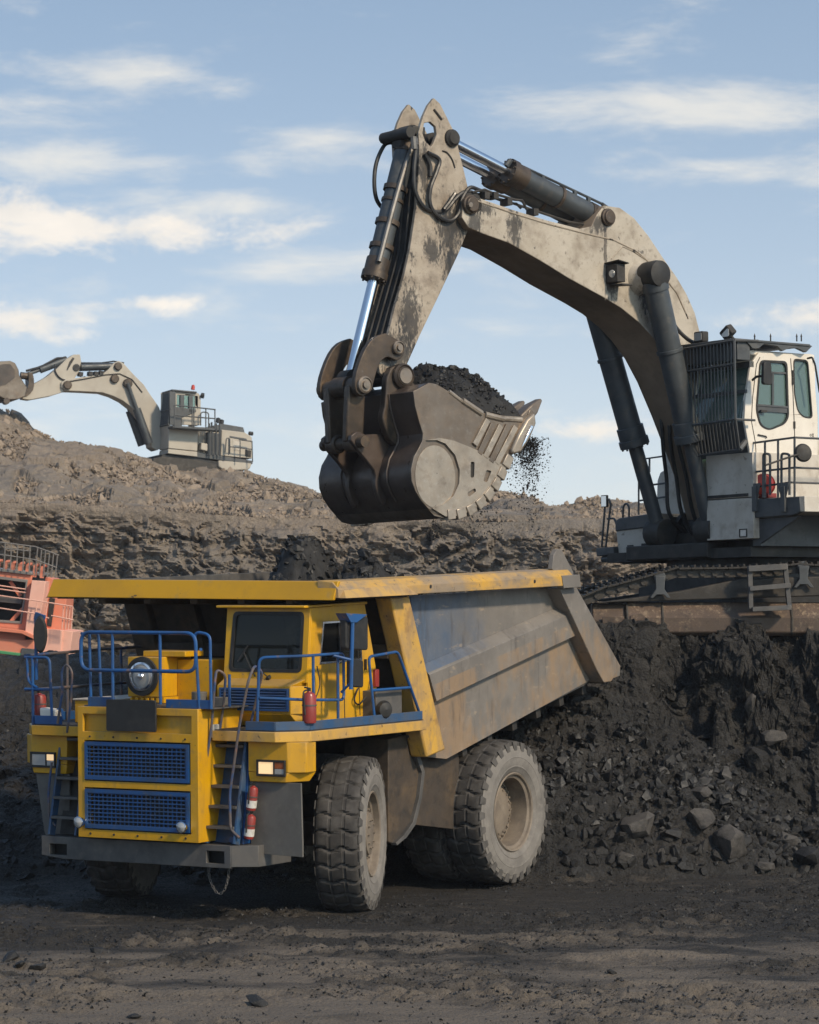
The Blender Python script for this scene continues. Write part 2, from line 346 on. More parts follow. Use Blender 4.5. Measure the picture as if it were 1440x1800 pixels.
M['cabglass'] = glass_mat('dark_cab_glass', (.30, .34, .32), -.015)
M['teal'] = glass_mat('tinted_excavator_glass', (.50, .80, .74), .04, film=.30)
M['white'] = mat('weathered_white_paint', (.48, .43, .36), .5, layers=[((.36, .31, .245), .9, .36, .64, .85), ((.22, .175, .13), 3.4, .48, .72, .8), ((.13, .10, .075), 9, .56, .74, .6), ((.055, .045, .038), 7, .645, .70, .85), ((.15, .12, .095), 1.3, .60, .76, .6, (1, 1, .45)), ((.20, .15, .11), 22, .62, .70, .5)], bump=(18, .1, .01), rough_var=.12)
M['stickwhite'] = mat('oily_stick_paint', (.42, .36, .29), .5, layers=[((.30, .245, .185), 1.1, .36, .6, .85), ((.17, .13, .095), 3.6, .46, .70, .85), ((.09, .07, .05), 11, .56, .72, .6), ((.028, .024, .022), 3.2, .60, .645, .93, (1.6, 1, .8)), ((.10, .075, .05), 1.7, .56, .74, .7, (1, 1, .5))], bump=(18, .12, .01))
M['boomunder'] = mat('boom_underside_brown', (.32, .235, .165), .7, layers=[((.19, .145, .105), 1.3, .4, .66, .8), ((.19, .145, .10), 4, .52, .7, .6)], bump=(18, .15, .01))
M['farwhite'] = mat('dusty_cream_paint', (.44, .40, .335), .6, layers=[((.34, .30, .25), .5, .42, .68, .7), ((.22, .18, .14), 1.1, .56, .74, .6, (1, 1, .4))])
M['cabwhite'] = mat('cab_white_paint', (.74, .69, .61), .38, layers=[((.60, .54, .46), 1.6, .42, .7, .7), ((.36, .29, .22), 5, .6, .76, .5), ((.12, .09, .07), 14, .69, .73, .6)], bump=(20, .05, .01))
M['towerwhite'] = mat('tower_white_paint', (.56, .52, .46), .5, layers=[((.44, .39, .32), 1.2, .4, .66, .8), ((.28, .22, .165), 3.4, .52, .72, .7), ((.12, .085, .06), 9, .64, .71, .7), ((.20, .15, .11), 1.5, .62, .8, .5, (1, 1, .3))], bump=(20, .08, .01))
M['exgrey'] = mat('dark_grey_paint', (.062, .068, .072), .5, layers=[((.10, .10, .10), 3, .45, .7, .7), ((.035, .035, .035), 8, .55, .7, .6)], bump=(24, .08, .01), top_dust=((.13, .12, .11), .5))
M['barrel'] = mat('cylinder_barrel_grey', (.075, .085, .092), .45, .2, layers=[((.045, .05, .055), 2, .42, .66, .8), ((.15, .13, .105), 6, .56, .74, .6)], bump=(30, .08, .01))
M['hose'] = mat('black_hydraulic_hose', (.022, .022, .023), .45, layers=[((.06, .055, .05), 5, .5, .7, .6)])
M['pipe'] = mat('worn_hydraulic_pipe', (.20, .19, .18), .4, .4, layers=[((.08, .07, .06), 4, .45, .65, .8)])
M['link'] = mat('greasy_brown_cast_steel', (.095, .070, .052), .5, .35, layers=[((.045, .036, .03), 2.2, .42, .62, .85), ((.17, .115, .07), 4, .55, .72, .6), ((.20, .18, .16), 12, .62, .72, .4)], bump=(22, .15, .01))
M['pinface'] = mat('worn_pin_face', (.24, .20, .165), .45, .5, layers=[((.10, .08, .06), 6, .48, .7, .7)])
M['bucketdark'] = mat('bucket_shell_dark_steel', (.085, .062, .050), .42, .2, layers=[((.045, .035, .03), 1.4, .4, .64, .85), ((.10, .078, .062), 5, .54, .74, .6), ((.14, .10, .075), 18, .66, .72, .5)], bump=(16, .12, .01))
M['bucketside'] = mat('bucket_side_worn_steel', (.20, .165, .135), .45, .45, layers=[((.12, .092, .07), 1.6, .4, .66, .85), ((.26, .16, .085), 2.4, .58, .76, .6), ((.29, .26, .225), 9, .56, .74, .5)], bump=(16, .1, .01))
M['bucketbright'] = mat('scoured_bright_steel', (.36, .31, .255), .40, .40, layers=[((.24, .20, .16), 2.2, .42, .66, .85), ((.46, .42, .37), 12, .56, .72, .5), ((.15, .115, .09), 5, .56, .72, .6)], bump=(26, .08, .008, (1, 1, 3)))
M['trackmud'] = mat('muddy_track_steel', (.045, .040, .035), .6, .3, layers=[((.09, .078, .065), 5, .5, .7, .7)], bump=(16, .3, .02))
M['trackframe'] = mat('rusty_scratched_track_frame', (.13, .088, .064), .55, .3, layers=[((.085, .06, .047), 1.3, .4, .66, .85), ((.36, .27, .18), 10, .55, .64, .7), ((.30, .22, .15), 30, .52, .66, .6), ((.095, .068, .052), 1.5, .42, .56, .92), ((.04, .034, .03), 5, .58, .7, .7)], bump=(14, .2, .02))
M['salmon'] = mat('salmon_orange_paint_shaded', (.66, .20, .115), .6, layers=[((.58, .24, .16), 1.2, .4, .66, .7), ((.42, .20, .15), 3, .56, .74, .6)])  # shovel paint, its shaded faces' darkness put into the colour
M['salmon_lit'] = mat('salmon_paint_lit', (.80, .44, .34), .6, layers=[((.70, .36, .27), 1.2, .4, .66, .6), ((.5, .30, .24), 3, .58, .74, .5)])  # same shovel paint made paler, sunlight of the lit faces in the colour
M['greyrail'] = mat('grey_galvanised_rail', (.22, .20, .18), .5, .2)
M['green'] = mat('green_stripe_paint', (.06, .26, .11), .5)
M['person_skin'] = mat('skin', (.45, .24, .16), .5); M['person_cloth'] = mat('dark_work_jacket', (.03, .035, .045), .8); M['person_cap'] = mat('dark_cap', (.02, .02, .02), .8)
M['seat'] = mat('grey_seat_fabric', (.09, .09, .095), .8)
M['mirror'] = mat('mirror_glass', (.6, .62, .65), .08, 1.0, rough_var=0)
M['redreel'] = mat('red_reel_paint', (.28, .03, .025), .45, layers=[((.12, .05, .04), 6, .5, .7, .7)])
M['beacon'] = mat('red_beacon', (.5, .05, .03), .3)

def body_side_material():
    m = mat('dump_body_side_paint', (.21, .19, .17), .55, .1, layers=[((.155, .142, .13), 1.3, .4, .64, .8), ((.29, .265, .24), 4, .55, .72, .5)], bump=(24, .1, .01))
    nt = m.node_tree; N = nt.nodes; L = nt.links; b = N['Principled BSDF']; prev = b.inputs['Base Color'].links[0].from_socket
    tc = N.new('ShaderNodeTexCoord'); sp = N.new('ShaderNodeSeparateXYZ'); L.new(tc.outputs['Object'], sp.inputs[0])
    def M2(op, a, bb, c=None):
        n = N.new('ShaderNodeMath'); n.operation = op
        for i, q in enumerate((a, bb, c)):
            if q is None: continue
            if isinstance(q, (int, float)): n.inputs[i].default_value = q
            else: L.new(q, n.inputs[i])
        return n.outputs[0]
    def nz(sc, st=(1, 1, 1)):
        mp = N.new('ShaderNodeMapping'); mp.inputs['Scale'].default_value = st; L.new(tc.outputs['Object'], mp.inputs[0]); n = N.new('ShaderNodeTexNoise'); n.inputs['Scale'].default_value = sc; n.inputs['Detail'].default_value = 9; n.inputs['Roughness'].default_value = .65; L.new(mp.outputs[0], n.inputs['Vector']); return n.outputs[0]
    def put(fac, c, lo, hi, amt):
        nonlocal prev
        r = N.new('ShaderNodeMapRange'); L.new(fac, r.inputs[0]); r.inputs[1].default_value = lo; r.inputs[2].default_value = hi; r.inputs[4].default_value = amt
        x = N.new('ShaderNodeMix'); x.data_type = 'RGBA'; L.new(r.outputs[0], x.inputs[0]); L.new(prev, x.inputs[6]); x.inputs[7].default_value = (*c, 1); prev = x.outputs[2]
    # blue paint that survives on the upper front of the plate, old orange coat on the lower strip
    blue = M2('ADD', M2('MULTIPLY_ADD', sp.outputs[0], .26, 1.02), M2('MULTIPLY', nz(1.6), .9))
    hi_ = M2('MULTIPLY_ADD', sp.outputs[0], .17, sp.outputs[2]); hi2 = M2('MULTIPLY_ADD', hi_, 1.2, -3.3)   # above the rib line
    bl = M2('MULTIPLY', M2('MINIMUM', M2('MAXIMUM', M2('SUBTRACT', blue, .55), 0.0), 1.0), M2('GREATER_THAN', M2('MULTIPLY_ADD', sp.outputs[0], .185, sp.outputs[2]), 2.95))
    put(bl, (.04, .095, .18), .0, .50, .75)
    low = M2('LESS_THAN', M2('MULTIPLY_ADD', sp.outputs[0], .185, sp.outputs[2]), 2.75)
    put(M2('MULTIPLY', nz(1.7, (1, 1, .5)), M2('MULTIPLY_ADD', low, .55, .6)), (.34, .215, .115), .52, .70, .62)
    put(nz(5, (1.5, 1, .25)), (.075, .065, .06), .56, .70, .6)
    put(nz(7, (.5, 1, 1.4)), (.40, .31, .22), .61, .68, .5)
    L.new(prev, b.inputs['Base Color']); return m
M['bodyside'] = body_side_material()

def ground_material(name, base, light, fleck, amt=1.0, scale=1.0, patches=True):
    m = bpy.data.materials.new(name); m.use_nodes = True; nt = m.node_tree; N = nt.nodes; L = nt.links; b = N['Principled BSDF']
    tc = N.new('ShaderNodeTexCoord')
    def nz(sc, det=8, st=(1, 1, 1), rg=.65):
        mp = N.new('ShaderNodeMapping'); mp.inputs['Scale'].default_value = st; L.new(tc.outputs['Object'], mp.inputs[0]); n = N.new('ShaderNodeTexNoise'); n.inputs['Scale'].default_value = sc; n.inputs['Detail'].default_value = det; n.inputs['Roughness'].default_value = rg; L.new(mp.outputs[0], n.inputs['Vector']); return n.outputs[0]
    prev = None
    def put(fac, c, lo, hi, a):
        nonlocal prev
        r = N.new('ShaderNodeMapRange'); L.new(fac, r.inputs[0]); r.inputs[1].default_value = lo; r.inputs[2].default_value = hi; r.inputs[4].default_value = a
        x = N.new('ShaderNodeMix'); x.data_type = 'RGBA'; L.new(r.outputs[0], x.inputs[0])
        if prev is None: x.inputs[6].default_value = (*base, 1)
        else: L.new(prev, x.inputs[6])
        x.inputs[7].default_value = (*c, 1); prev = x.outputs[2]
    put(nz(9 * scale), tuple(q * .5 for q in base), .42, .6, .8)
    if patches:
        sp = N.new('ShaderNodeSeparateXYZ'); L.new(tc.outputs['Object'], sp.inputs[0])
        near = N.new('ShaderNodeMapRange'); L.new(sp.outputs[1], near.inputs[0]); near.inputs[1].default_value = 43; near.inputs[2].default_value = 33; near.inputs[3].default_value = .27; near.inputs[4].default_value = .57
        mul = N.new('ShaderNodeMath'); mul.operation = 'ADD'; L.new(nz(.7 * scale, 9, (.45, 1.3, 1)), mul.inputs[0]); L.new(near.outputs[0], mul.inputs[1])
        put(mul.outputs[0], light, .90, 1.07, .95)
        put(nz(3.2 * scale, 9, (.5, 1.6, 1)), tuple(q * .72 for q in light), .53, .68, .5)
    else:
        put(nz(1.2 * scale), light, .46, .68, .6 * amt)
        put(nz(5 * scale), fleck, .58, .7, .35 * amt)
    put(nz(45 * scale, 3), fleck, .64, .70, .55)
    L.new(prev, b.inputs['Base Color'])
    r = N.new('ShaderNodeMapRange'); L.new(nz(30 * scale, 4), r.inputs[0]); r.inputs[1].default_value = .35; r.inputs[2].default_value = .65; r.inputs[3].default_value = .95; r.inputs[4].default_value = .5; L.new(r.outputs[0], b.inputs['Roughness'])
    b1 = N.new('ShaderNodeBump'); b1.inputs['Strength'].default_value = .9; b1.inputs['Distance'].default_value = .09 / scale; L.new(nz(14 * scale, 10, rg=.72), b1.inputs['Height'])
    b2 = N.new('ShaderNodeBump'); b2.inputs['Strength'].default_value = .6; b2.inputs['Distance'].default_value = .02 / scale
    v = N.new('ShaderNodeTexVoronoi'); v.inputs['Scale'].default_value = 22 * scale; L.new(tc.outputs['Object'], v.inputs['Vector']); L.new(v.outputs['Distance'], b2.inputs['Height'])
    L.new(b1.outputs[0], b2.inputs['Normal']); L.new(b2.outputs[0], b.inputs['Normal'])
    return m
M['ground'] = ground_material('coal_dust_ground', (.026, .0225, .019), (.165, .135, .105), (.10, .095, .09))
M['coal'] = mat('coal_lump', (.018, .0172, .017), .55, layers=[((.010, .010, .010), 4, .4, .6, .8), ((.052, .047, .042), 7, .52, .7, .7)], bump=(22, .5, .03), spec=.5, rough_var=.22)
M['coalfine'] = mat('loose_coal', (.011, .0108, .011), .75, layers=[((.035, .033, .03), 8, .5, .7, .6)], bump=(60, .5, .02))
M['coalslope'] = ground_material('coal_face', (.026, .0245, .023), (.062, .055, .048), (.075, .07, .067), patches=False)
M['boulder'] = mat('dusty_coal_boulder', (.075, .068, .062), .75, layers=[((.028, .026, .025), 3, .42, .6, .8), ((.11, .098, .085), 6, .52, .7, .6)], bump=(18, .6, .04), top_dust=((.10, .09, .08), .5))
M['rubble'] = mat('brown_rubble_rock', (.29, .225, .17), .9, layers=[((.19, .15, .115), .25, .42, .62, .8), ((.33, .26, .19), .9, .52, .7, .6), ((.09, .075, .06), .12, .55, .7, .5)], bump=(6, .4, .1))
def cliff_material():
    m = mat('overburden_rock_face', (.225, .18, .14), .92, layers=[((.165, .138, .11), .16, .42, .62, .8), ((.32, .26, .20), .5, .5, .68, .7), ((.17, .15, .13), .22, .5, .64, .7, (.25, 1, 2.2)), ((.075, .065, .056), .9, .60, .68, .75, (.5, 1, 1.6)), ((.34, .275, .21), 2.5, .56, .7, .6)], bump=(1.9, 1.0, .30))
    return m
M['cliff'] = cliff_material()

# ------------------------------------------------------------------ the ground: one sheet, fine near the machines, coarse to the horizon
def axis_(segs):
    out = [segs[0][0]]
    for a, b, st in segs:
        n = max(1, int(round((b - a) / st))); out += list(np.linspace(a, b, n + 1)[1:])
    return np.array(out)
def ss(a, b, x): return sm(np.clip((x - a) / (b - a), 0, 1))
def terrain(X, Y, detail=True):
    X, Y = np.broadcast_arrays(X, Y)
    wob = fbm(X * .35, Y * .2, 0, 3, 5) * .9 + fbm(X * 1.3, Y * .4, 3, 3, 15) * .35
    # cliff of the bench under the excavator
    toe = 47.7 + wob
    top = 3.78 + fbm(X * .5, Y * .5, 1, 4, 9) * .10
    g = ridged(X * .40 + fbm(X * .6, Y * 1.1, 0, 3, 3) * .9, Y * .6, 0, 3, 21)
    t = (Y - toe + (g - .5) * 1.35) / 1.5
    cliff = top * (1 - (1 - np.clip(t, 0, 1)) ** 1.6)
    # scree cone poured down in front of the cliff
    d = np.hypot((X - 2.8) * .74, (Y - 49.0)); cone = 3.6 - .86 * d + fbm(X * 1.2, Y * 1.2, 2, 4, 31) * .16 + (ridged(X * 1.6, Y * .4, 0, 3, 41) - .5) * .14
    d2 = np.hypot((X - 7.6) * .7, (Y - 49.3)); cone2 = 2.1 - .62 * d2 + fbm(X * 1.2, Y * 1.2, 6, 4, 35) * .3
    foot = .42 * np.exp(-((Y - 46.9 - wob * .4) / .75) ** 2) * (.5 + .8 * vnoise(X * .8, Y * .8, 0, 51))
    right = np.maximum(np.maximum(cliff, cone), np.maximum(cone2, foot))
    # lower berm on the left, falling away again behind
    bt = 3.05 + fbm(X * .7, Y * .7, 4, 4, 61) * .16 - ss(-3, -9, X) * .1
    tl = (Y - 45.2 - wob * .8) / 8.2
    left = bt * np.clip(tl, 0, 1) ** .9 * (1 - ss(55.0, 61, Y)) + ss(44.6, 45.4, Y) * .08 + ridged(X * .7, Y * .5, 2, 4, 71) * .16 * np.clip(tl * 3, 0, 1)
    mixx = ss(-2.6, -.6, X); behind = ss(60, 75, Y)
    h = right * mixx + left * (1 - mixx)
    h = h * (1 - behind) + behind * -1.0
    h = np.where(Y < 44, 0, h)
    # churned floor of the yard
    near = 1 - ss(46, 48, Y)
    floor_ = fbm(X * .30, Y * .55, 0, 4, 81) * .07 + fbm(X * 1.1, Y * 2.4, 0, 5, 91) * .06 + (ridged(X * .34, Y * 1.7 + X * .15, 0, 4, 95) - .55) * .09
    cl, ed, _, _ = cells(X * 2.6, Y * 4.2, 4)
    rough = ss(.46, .60, vnoise(X * .45, Y * 1.1, 0, 97))
    floor_ = floor_ + rough * np.clip(ed, 0, .4) * .26 * cl + rough * fbm(X * 7, Y * 9, 0, 3, 98) * .03
    for y0, k, dep in ((35.2, .05, .05), (37.6, .05, .05), (40.4, -.03, .04), (32.6, .08, .05)):
        v = (Y - y0 - k * X - fbm(X * .3, 0, 0, 2, 12) * .25) / .34; inb = (1 - ss(.8, 1.05, np.abs(v)))
        lug = (np.abs((X * 3.1 + np.abs(v) * .8) % 1.0 - .5) < .17) * inb * .028 * ss(.42, .55, vnoise(X * .8, Y * .5, 0, 15))
        floor_ = floor_ - inb * dep * .6 + np.exp(-((np.abs(v) - 1.25) / .22) ** 2) * dep * .5 + lug
    floor_ = floor_ + .05 * ss(44.5, 45, Y)
    wheelpad = np.exp(-(((X - .2) / 3.6) ** 2 + ((Y - 43.3) / 2.6) ** 2) ** 3)
    h = h + near * floor_ * (1 - .6 * wheelpad) + (1 - near) * (fbm(X * 3, Y * 3, 0, 5, 99) * .12 + (cells(X * 2.2 + fbm(X, Y, 0, 2, 1), Y * 3, 7)[0] - .5) * .14 + (cells(X * 6, Y * 8, 8)[0] - .5) * .08)
    far = ss(66, 90, np.abs(X)) ; h = h * (1 - far)
    return h
gx = axis_([(-3500, -60, 430), (-60, -14, 4.6), (-14, -8, .16), (-8, 8.6, .042), (8.6, 16, .16), (16, 60, 4.4), (60, 3500, 430)])
gy = axis_([(-3500, -20, 580), (-20, 26, 4.6), (26, 30, .2), (30, 45, .05), (45, 46.4, .05), (46.4, 50.6, .06), (50.6, 64, .14), (64, 120, 2.8), (120, 4000, 300)])
GX, GY = np.meshgrid(gx, gy); GZ = terrain(GX, GY)
SINK = ss(.12, .34, GZ) * ss(44.9, 45.3, GY) * (1 - ss(50.7, 50.95, GY)) * (1 - ss(8.4, 9.4, np.abs(GX)))
ground = mesh_np('ground', np.stack([GX, GY, GZ - .55 * SINK], -1).reshape(-1, 3), grid_faces(len(gy), len(gx)), M['ground'], kind='structure')
ground.data.materials.append(M['coalslope']); _i = np.arange(len(ground.data.polygons)); _ny, _nx = len(gy) - 1, len(gx) - 1
_hc = (GZ[:-1, :-1] + GZ[1:, 1:]) / 2; _sl = ((_hc > .16 + .12 * fbm(GX[:-1, :-1] * 2, GY[:-1, :-1] * 2, 0, 3, 6)) & (GY[:-1, :-1] > 44.6) & (GY[:-1, :-1] < 66)).ravel()
ground.data.polygons.foreach_set('material_index', _sl.astype(np.int32)); ground.data.polygons.foreach_set('use_smooth', ~_sl)
def gz(x, y): return float(terrain(np.array([float(x)]), np.array([float(y)]))[0])

# the coal face itself: rows follow the slope so that the steep parts are as finely broken as the flat ones
def coal_bench():
    xs = np.arange(-9.6, 9.6, .034); ya = np.linspace(44.7, 51.0, 900); XX, YY = np.meshgrid(xs, ya); ZZ = terrain(XX, YY); rows = 290
    seg = np.hypot(np.diff(YY, axis=0), np.diff(ZZ, axis=0)); L = np.vstack([np.zeros((1, len(xs))), np.cumsum(seg, 0)]); L /= L[-1]
    Lm = L.mean(1); L = L * .6 + Lm[:, None] * .4; t = np.linspace(0, 1, rows); P = np.empty((rows, len(xs))); 
    for k in range(len(xs)): P[:, k] = np.interp(t, L[:, k], ya)
    X = np.broadcast_to(xs, P.shape).copy(); Y = P; Z = terrain(X, Y)
    dyr, dyc = np.gradient(Y); dzr, dzc = np.gradient(Z); dx = .034
    nx, ny, nz = -dyr * dzc, -dzr * dx, dyr * dx; l = np.sqrt(nx * nx + ny * ny + nz * nz) + 1e-9
    for _ in range(3): ny = (ny + np.roll(ny, 1, 0) + np.roll(ny, -1, 0) + np.roll(ny, 1, 1) + np.roll(ny, -1, 1)) / 5; nz = (nz + np.roll(nz, 1, 0) + np.roll(nz, -1, 0) + np.roll(nz, 1, 1) + np.roll(nz, -1, 1)) / 5; nx = (nx + np.roll(nx, 1, 0) + np.roll(nx, -1, 0) + np.roll(nx, 1, 1) + np.roll(nx, -1, 1)) / 5
    l = np.sqrt(nx * nx + ny * ny + nz * nz) + 1e-9; nx, ny, nz = nx / l, ny / l, nz / l
    a = ss(.15, .6, Z) * ss(44.9, 45.6, Y) * (1 - ss(50.3, 50.9, Y)); steep = 1 - ss(.45, .8, nz)
    u = X + Z * .35; w = fbm(X * .9, Y * .9, Z * .9, 4, 111) * .5
    c1, e1, b1, b2 = cells(u * 1.5 + w, Z * 1.7 + Y * .5 + w, 115); c2, e2, _, _ = cells(u * 4 + w, Z * 4.6 + Y * 1.5, 117); c3 = cells(X * 10, Z * 10 + Y * 5, 118)[0]
    d = fbm(X * .8, Y * .8, Z * .8, 5, 131) * .34 + (ridged(u * .9 + w, Y * .6, Z * .45, 5, 133) - .5) * (.16 + .34 * steep) + (c1 - .5) * .20 * (.4 + steep) + (b1 + b2) * .10 * steep + (c2 - .5) * .09 + (c3 - .5) * .045 + fbm(X * 8, Y * 8, Z * 8, 3, 135) * .03
    d = d * a * .8; base = -.05 * (1 - ss(.08, .24, Z))
    V = np.stack([X + nx * d, Y + ny * d, Z + nz * d + base], -1)
    o = mesh_np('coal_bench', V.reshape(-1, 3), grid_faces(rows, len(xs)), M['coalslope'], kind='structure', smooth=False); return V
BENCH = coal_bench()
def on_bench(n, x0, x1, y0, y1):
    V = BENCH.reshape(-1, 3); V = V[(V[:, 0] > x0) & (V[:, 0] < x1) & (V[:, 1] > y0) & (V[:, 1] < y1)]; return V[rng.integers(0, len(V), n)] + rng.normal(0, .012, (n, 3))

# ------------------------------------------------------------------ the quarry hillside behind
hx = axis_([(-120, -24, 5), (-24, 24, .085), (24, 120, 5)])
SK = [(-400, 690), (-60, 712), (0, 718), (40, 733), (62, 756), (110, 776), (180, 790), (240, 803), (290, 822), (360, 822), (420, 829), (450, 838), (500, 850), (550, 868), (600, 889), (700, 880), (800, 862), (880, 860), (920, 880), (960, 903), (1000, 911), (1040, 893), (1100, 890), (1160, 915), (1300, 930), (1440, 935), (1900, 940)]
def skyz(X, Y): return EYE + (1040 - np.interp(720 + X * 5200 / Y, [p[0] for p in SK], [p[1] for p in SK])) / 5200 * Y
def hill():
    rows = []
    X = hx[None, :]
    edge = EYE + (1040 - np.interp(720 + hx * 5200 / 127, [0, 500, 900, 1440], [886, 906, 913, 925])) / 5200 * 127
    edge = np.minimum(edge + fbm(hx * .12, 0, 0, 3, 3) * .35, skyz(hx, 150) - .6)
    n1, n2 = 150, 150
    tt = np.linspace(0, 1, n1)[:, None]                       # cliff
    Yc = 124.0 + tt * 2.6 + 0 * X; Zc = -2 + (edge[None] + 2) * tt
    wx = fbm(X * .5, Zc * .6, 0, 4, 28) * 1.4; wz = fbm(X * .6 + 9, Zc * .7, 0, 4, 29) * 1.0
    blk, ed, bx, by = cells(X * .55 + wx, Zc * 1.1 + wz, 3); blk2, ed2, bx2, by2 = cells(X * 1.7 + wx * 2, Zc * 3.2 + wz * 2, 5); blk3 = cells(X * 4.5 + wx * 3, Zc * 8 + wz * 3, 6)[0]
    relief = (ridged(X * .16 + wx * .3, Zc * .12 + wz * .2, 0, 5, 17) - .5) * 2.2 + (blk - .5) * .55 + (bx + by) * .35 + (blk2 - .5) * .30 + (bx2 + by2) * .16 + (blk3 - .5) * .12 + fbm(X * 2.2 + wx, Zc * 3.0, 0, 5, 18) * .30 + fbm(X * .12, Zc * .2, 0, 3, 38) * 1.6
    st_ = Zc * 1.5 + fbm(X * .15, Zc * .2, 0, 3, 48) * 1.6; relief = relief + (_H[(np.floor(st_).astype(np.int64) * 37) & 65535] - .5) * .22 * vnoise(X * .2, Zc * .3, 0, 8)
    relief = relief * ss(0, .1, 1 - tt) ; Yc = Yc - relief
    lam = (vnoise(X * .1, Zc * 4.2, 0, 77) - .5) * .22; Yc = Yc - lam
    t2 = np.linspace(0, 1, n2)[1:, None]                      # rubble slope up to the skyline
    Yr = 126.9 + t2 * 23 + 0 * X; zs = skyz(X, 150.0)
    Zr = edge[None] + (zs - edge[None]) * t2 ** .86
    Zr = Zr + fbm(X * .3, Yr * .22, 0, 5, 27) * 1.05 * np.minimum(1, 5 * t2 * (1 - t2) + .15) + (cells(X * 1.3, Yr * .9, 9)[0] - .5) * .34 + (cells(X * .5, Yr * .35, 19)[0] - .5) * .5 * ss(0, .1, 1 - t2)
    Zr[0] = edge - .15
    tb = np.linspace(0, 1, 14)[1:, None]; Yb = 150 + tb * 60 + 0 * X; Zb = zs - tb * 5
    Yb2 = np.full((1, len(hx)), 330.); Zb2 = np.full((1, len(hx)), -2.)
    Y = np.vstack([Yc, Yr, Yb, Yb2]); Z = np.vstack([Zc, Zr, Zb, Zb2]); XX = np.broadcast_to(X, Y.shape)
    o = mesh_np('hillside', np.stack([XX, Y, Z], -1).reshape(-1, 3), grid_faces(Y.shape[0], len(hx)), M['cliff'], kind='structure', smooth=False)
    return edge
EDGE = hill()

# ------------------------------------------------------------------ loose stones and coal
def hull(seed, n=14, flat=1.0):
    r = random.Random(seed); bm = bmesh.new()
    for _ in range(n):
        v = Vector((r.gauss(0, 1), r.gauss(0, 1), r.gauss(0, 1))).normalized() * r.uniform(.82, 1)
        bm.verts.new((v.x, v.y * r.uniform(.8, 1), v.z * flat))
    res = bmesh.ops.convex_hull(bm, input=bm.verts); junk = [g for g in res['geom_interior'] if isinstance(g, bmesh.types.BMVert)]
    bmesh.ops.delete(bm, geom=junk, context='VERTS'); bmesh.ops.triangulate(bm, faces=bm.faces); bm.verts.ensure_lookup_table(); bm.verts.index_update()
    v = np.array([q.co[:] for q in bm.verts]); f = np.array([[x.index for x in t.verts] for t in bm.faces]); bm.free(); return v, f
PROTO = [hull(s, 12 + s % 4, .55 + .1 * (s % 4)) for s in range(10)]
LOW = [hull(200 + s, 6, .7) for s in range(6)]
def scatter(name, pos, size, m, kind='stuff', parent=None, squash=1.0, protos=None):
    PR = protos or PROTO
    V = []; F = []; o = 0; pos = np.asarray(pos, float)
    which = rng.integers(0, len(PR), len(pos))
    for k, (pv, pf) in enumerate(PR):
        idx = np.where(which == k)[0]
        if not len(idx): continue
        n = len(idx); q = rng.normal(size=(n, 4)); q /= np.linalg.norm(q, axis=1)[:, None]; w, x, y, z = q.T
        Rm = np.stack([1 - 2 * (y * y + z * z), 2 * (x * y - z * w), 2 * (x * z + y * w), 2 * (x * y + z * w), 1 - 2 * (x * x + z * z), 2 * (y * z - x * w), 2 * (x * z - y * w), 2 * (y * z + x * w), 1 - 2 * (x * x + y * y)], -1).reshape(n, 3, 3)
        an = rng.uniform(.6, 1.3, (n, 1, 3)); vv = np.einsum('nij,nvj->nvi', Rm, pv[None] * an) * size[idx][:, None, None]; vv[:, :, 2] *= squash
        vv = vv + pos[idx][:, None, :]; ff = pf[None] + (np.arange(n) * len(pv))[:, None, None] + o
        V.append(vv.reshape(-1, 3)); F.append(ff.reshape(-1, 3)); o += n * len(pv)
    return mesh_np(name, np.concatenate(V), np.concatenate(F), m, smooth=False, kind=kind, parent=parent)
def lump_obj(name, seed, size, loc, m, rot=None, detail=True):
    v, f = hull(seed, 22, .8); bm = bmesh.new(); vs = [bm.verts.new(q) for q in v]
    for t in f: bm.faces.new([vs[i] for i in t])
    bmesh.ops.recalc_face_normals(bm, faces=bm.faces)
    if detail:
        bmesh.ops.subdivide_edges(bm, edges=bm.edges, cuts=3, use_grid_fill=True)
        for q in bm.verts:
            c = q.co; n = float(fbm(c.x * 2 + seed, c.y * 2, c.z * 2, 4, seed)) ; q.co = c * (1 + .10 * n)
    me = bpy.data.meshes.new(name); bm.to_mesh(me); bm.free(); me.materials.append(m)
    if detail: me.polygons.foreach_set('use_smooth', [True] * len(me.polygons)); me.set_sharp_from_angle(angle=R(24))
    o = bpy.data.objects.new(name, me); COL.objects.link(o); o.location = loc; o.scale = size; o.rotation_euler = rot or (random.uniform(-.5, .5), random.uniform(-.5, .5), random.uniform(0, 6.3)); return o

# hillside rubble: the largest blocks singly, the rest as one mass
def hz_at(x, t):
    y = 126.9 + t * 23; e = np.interp(x, hx, EDGE); return y, e + (skyz(x, 150.0) - e) * t ** .86 + fbm(x * .3, y * .22, 0, 5, 27) * 1.05 * np.minimum(1, 5 * t * (1 - t) + .15)
n = 30000; X = rng.uniform(-22, 22, n); T = rng.uniform(0.0, 1.0, n) ** 1.15; Y, Z = hz_at(X, T)
size = .05 + .16 * rng.random(n) ** 2.6 + .08 * ss(.5, .9, vnoise(X * .5, Y * .3, 0, 44)) * rng.random(n)
o = scatter('rock_rubble', np.stack([X, Y, Z], -1), size, M['rubble'], protos=LOW); tag(o, 'brown broken rock covering the quarry slope below the distant excavator', kind='stuff')
protos = []
for s in range(8):
    o = lump_obj('rock_block', 100 + s, (1, 1, 1), (0, 0, 0), M['rubble'], detail=False); protos.append(o)
k = 0
n = 170; X = rng.uniform(-21, 9, n); T = rng.uniform(0.02, .9, n); Y, Z = hz_at(X, T)
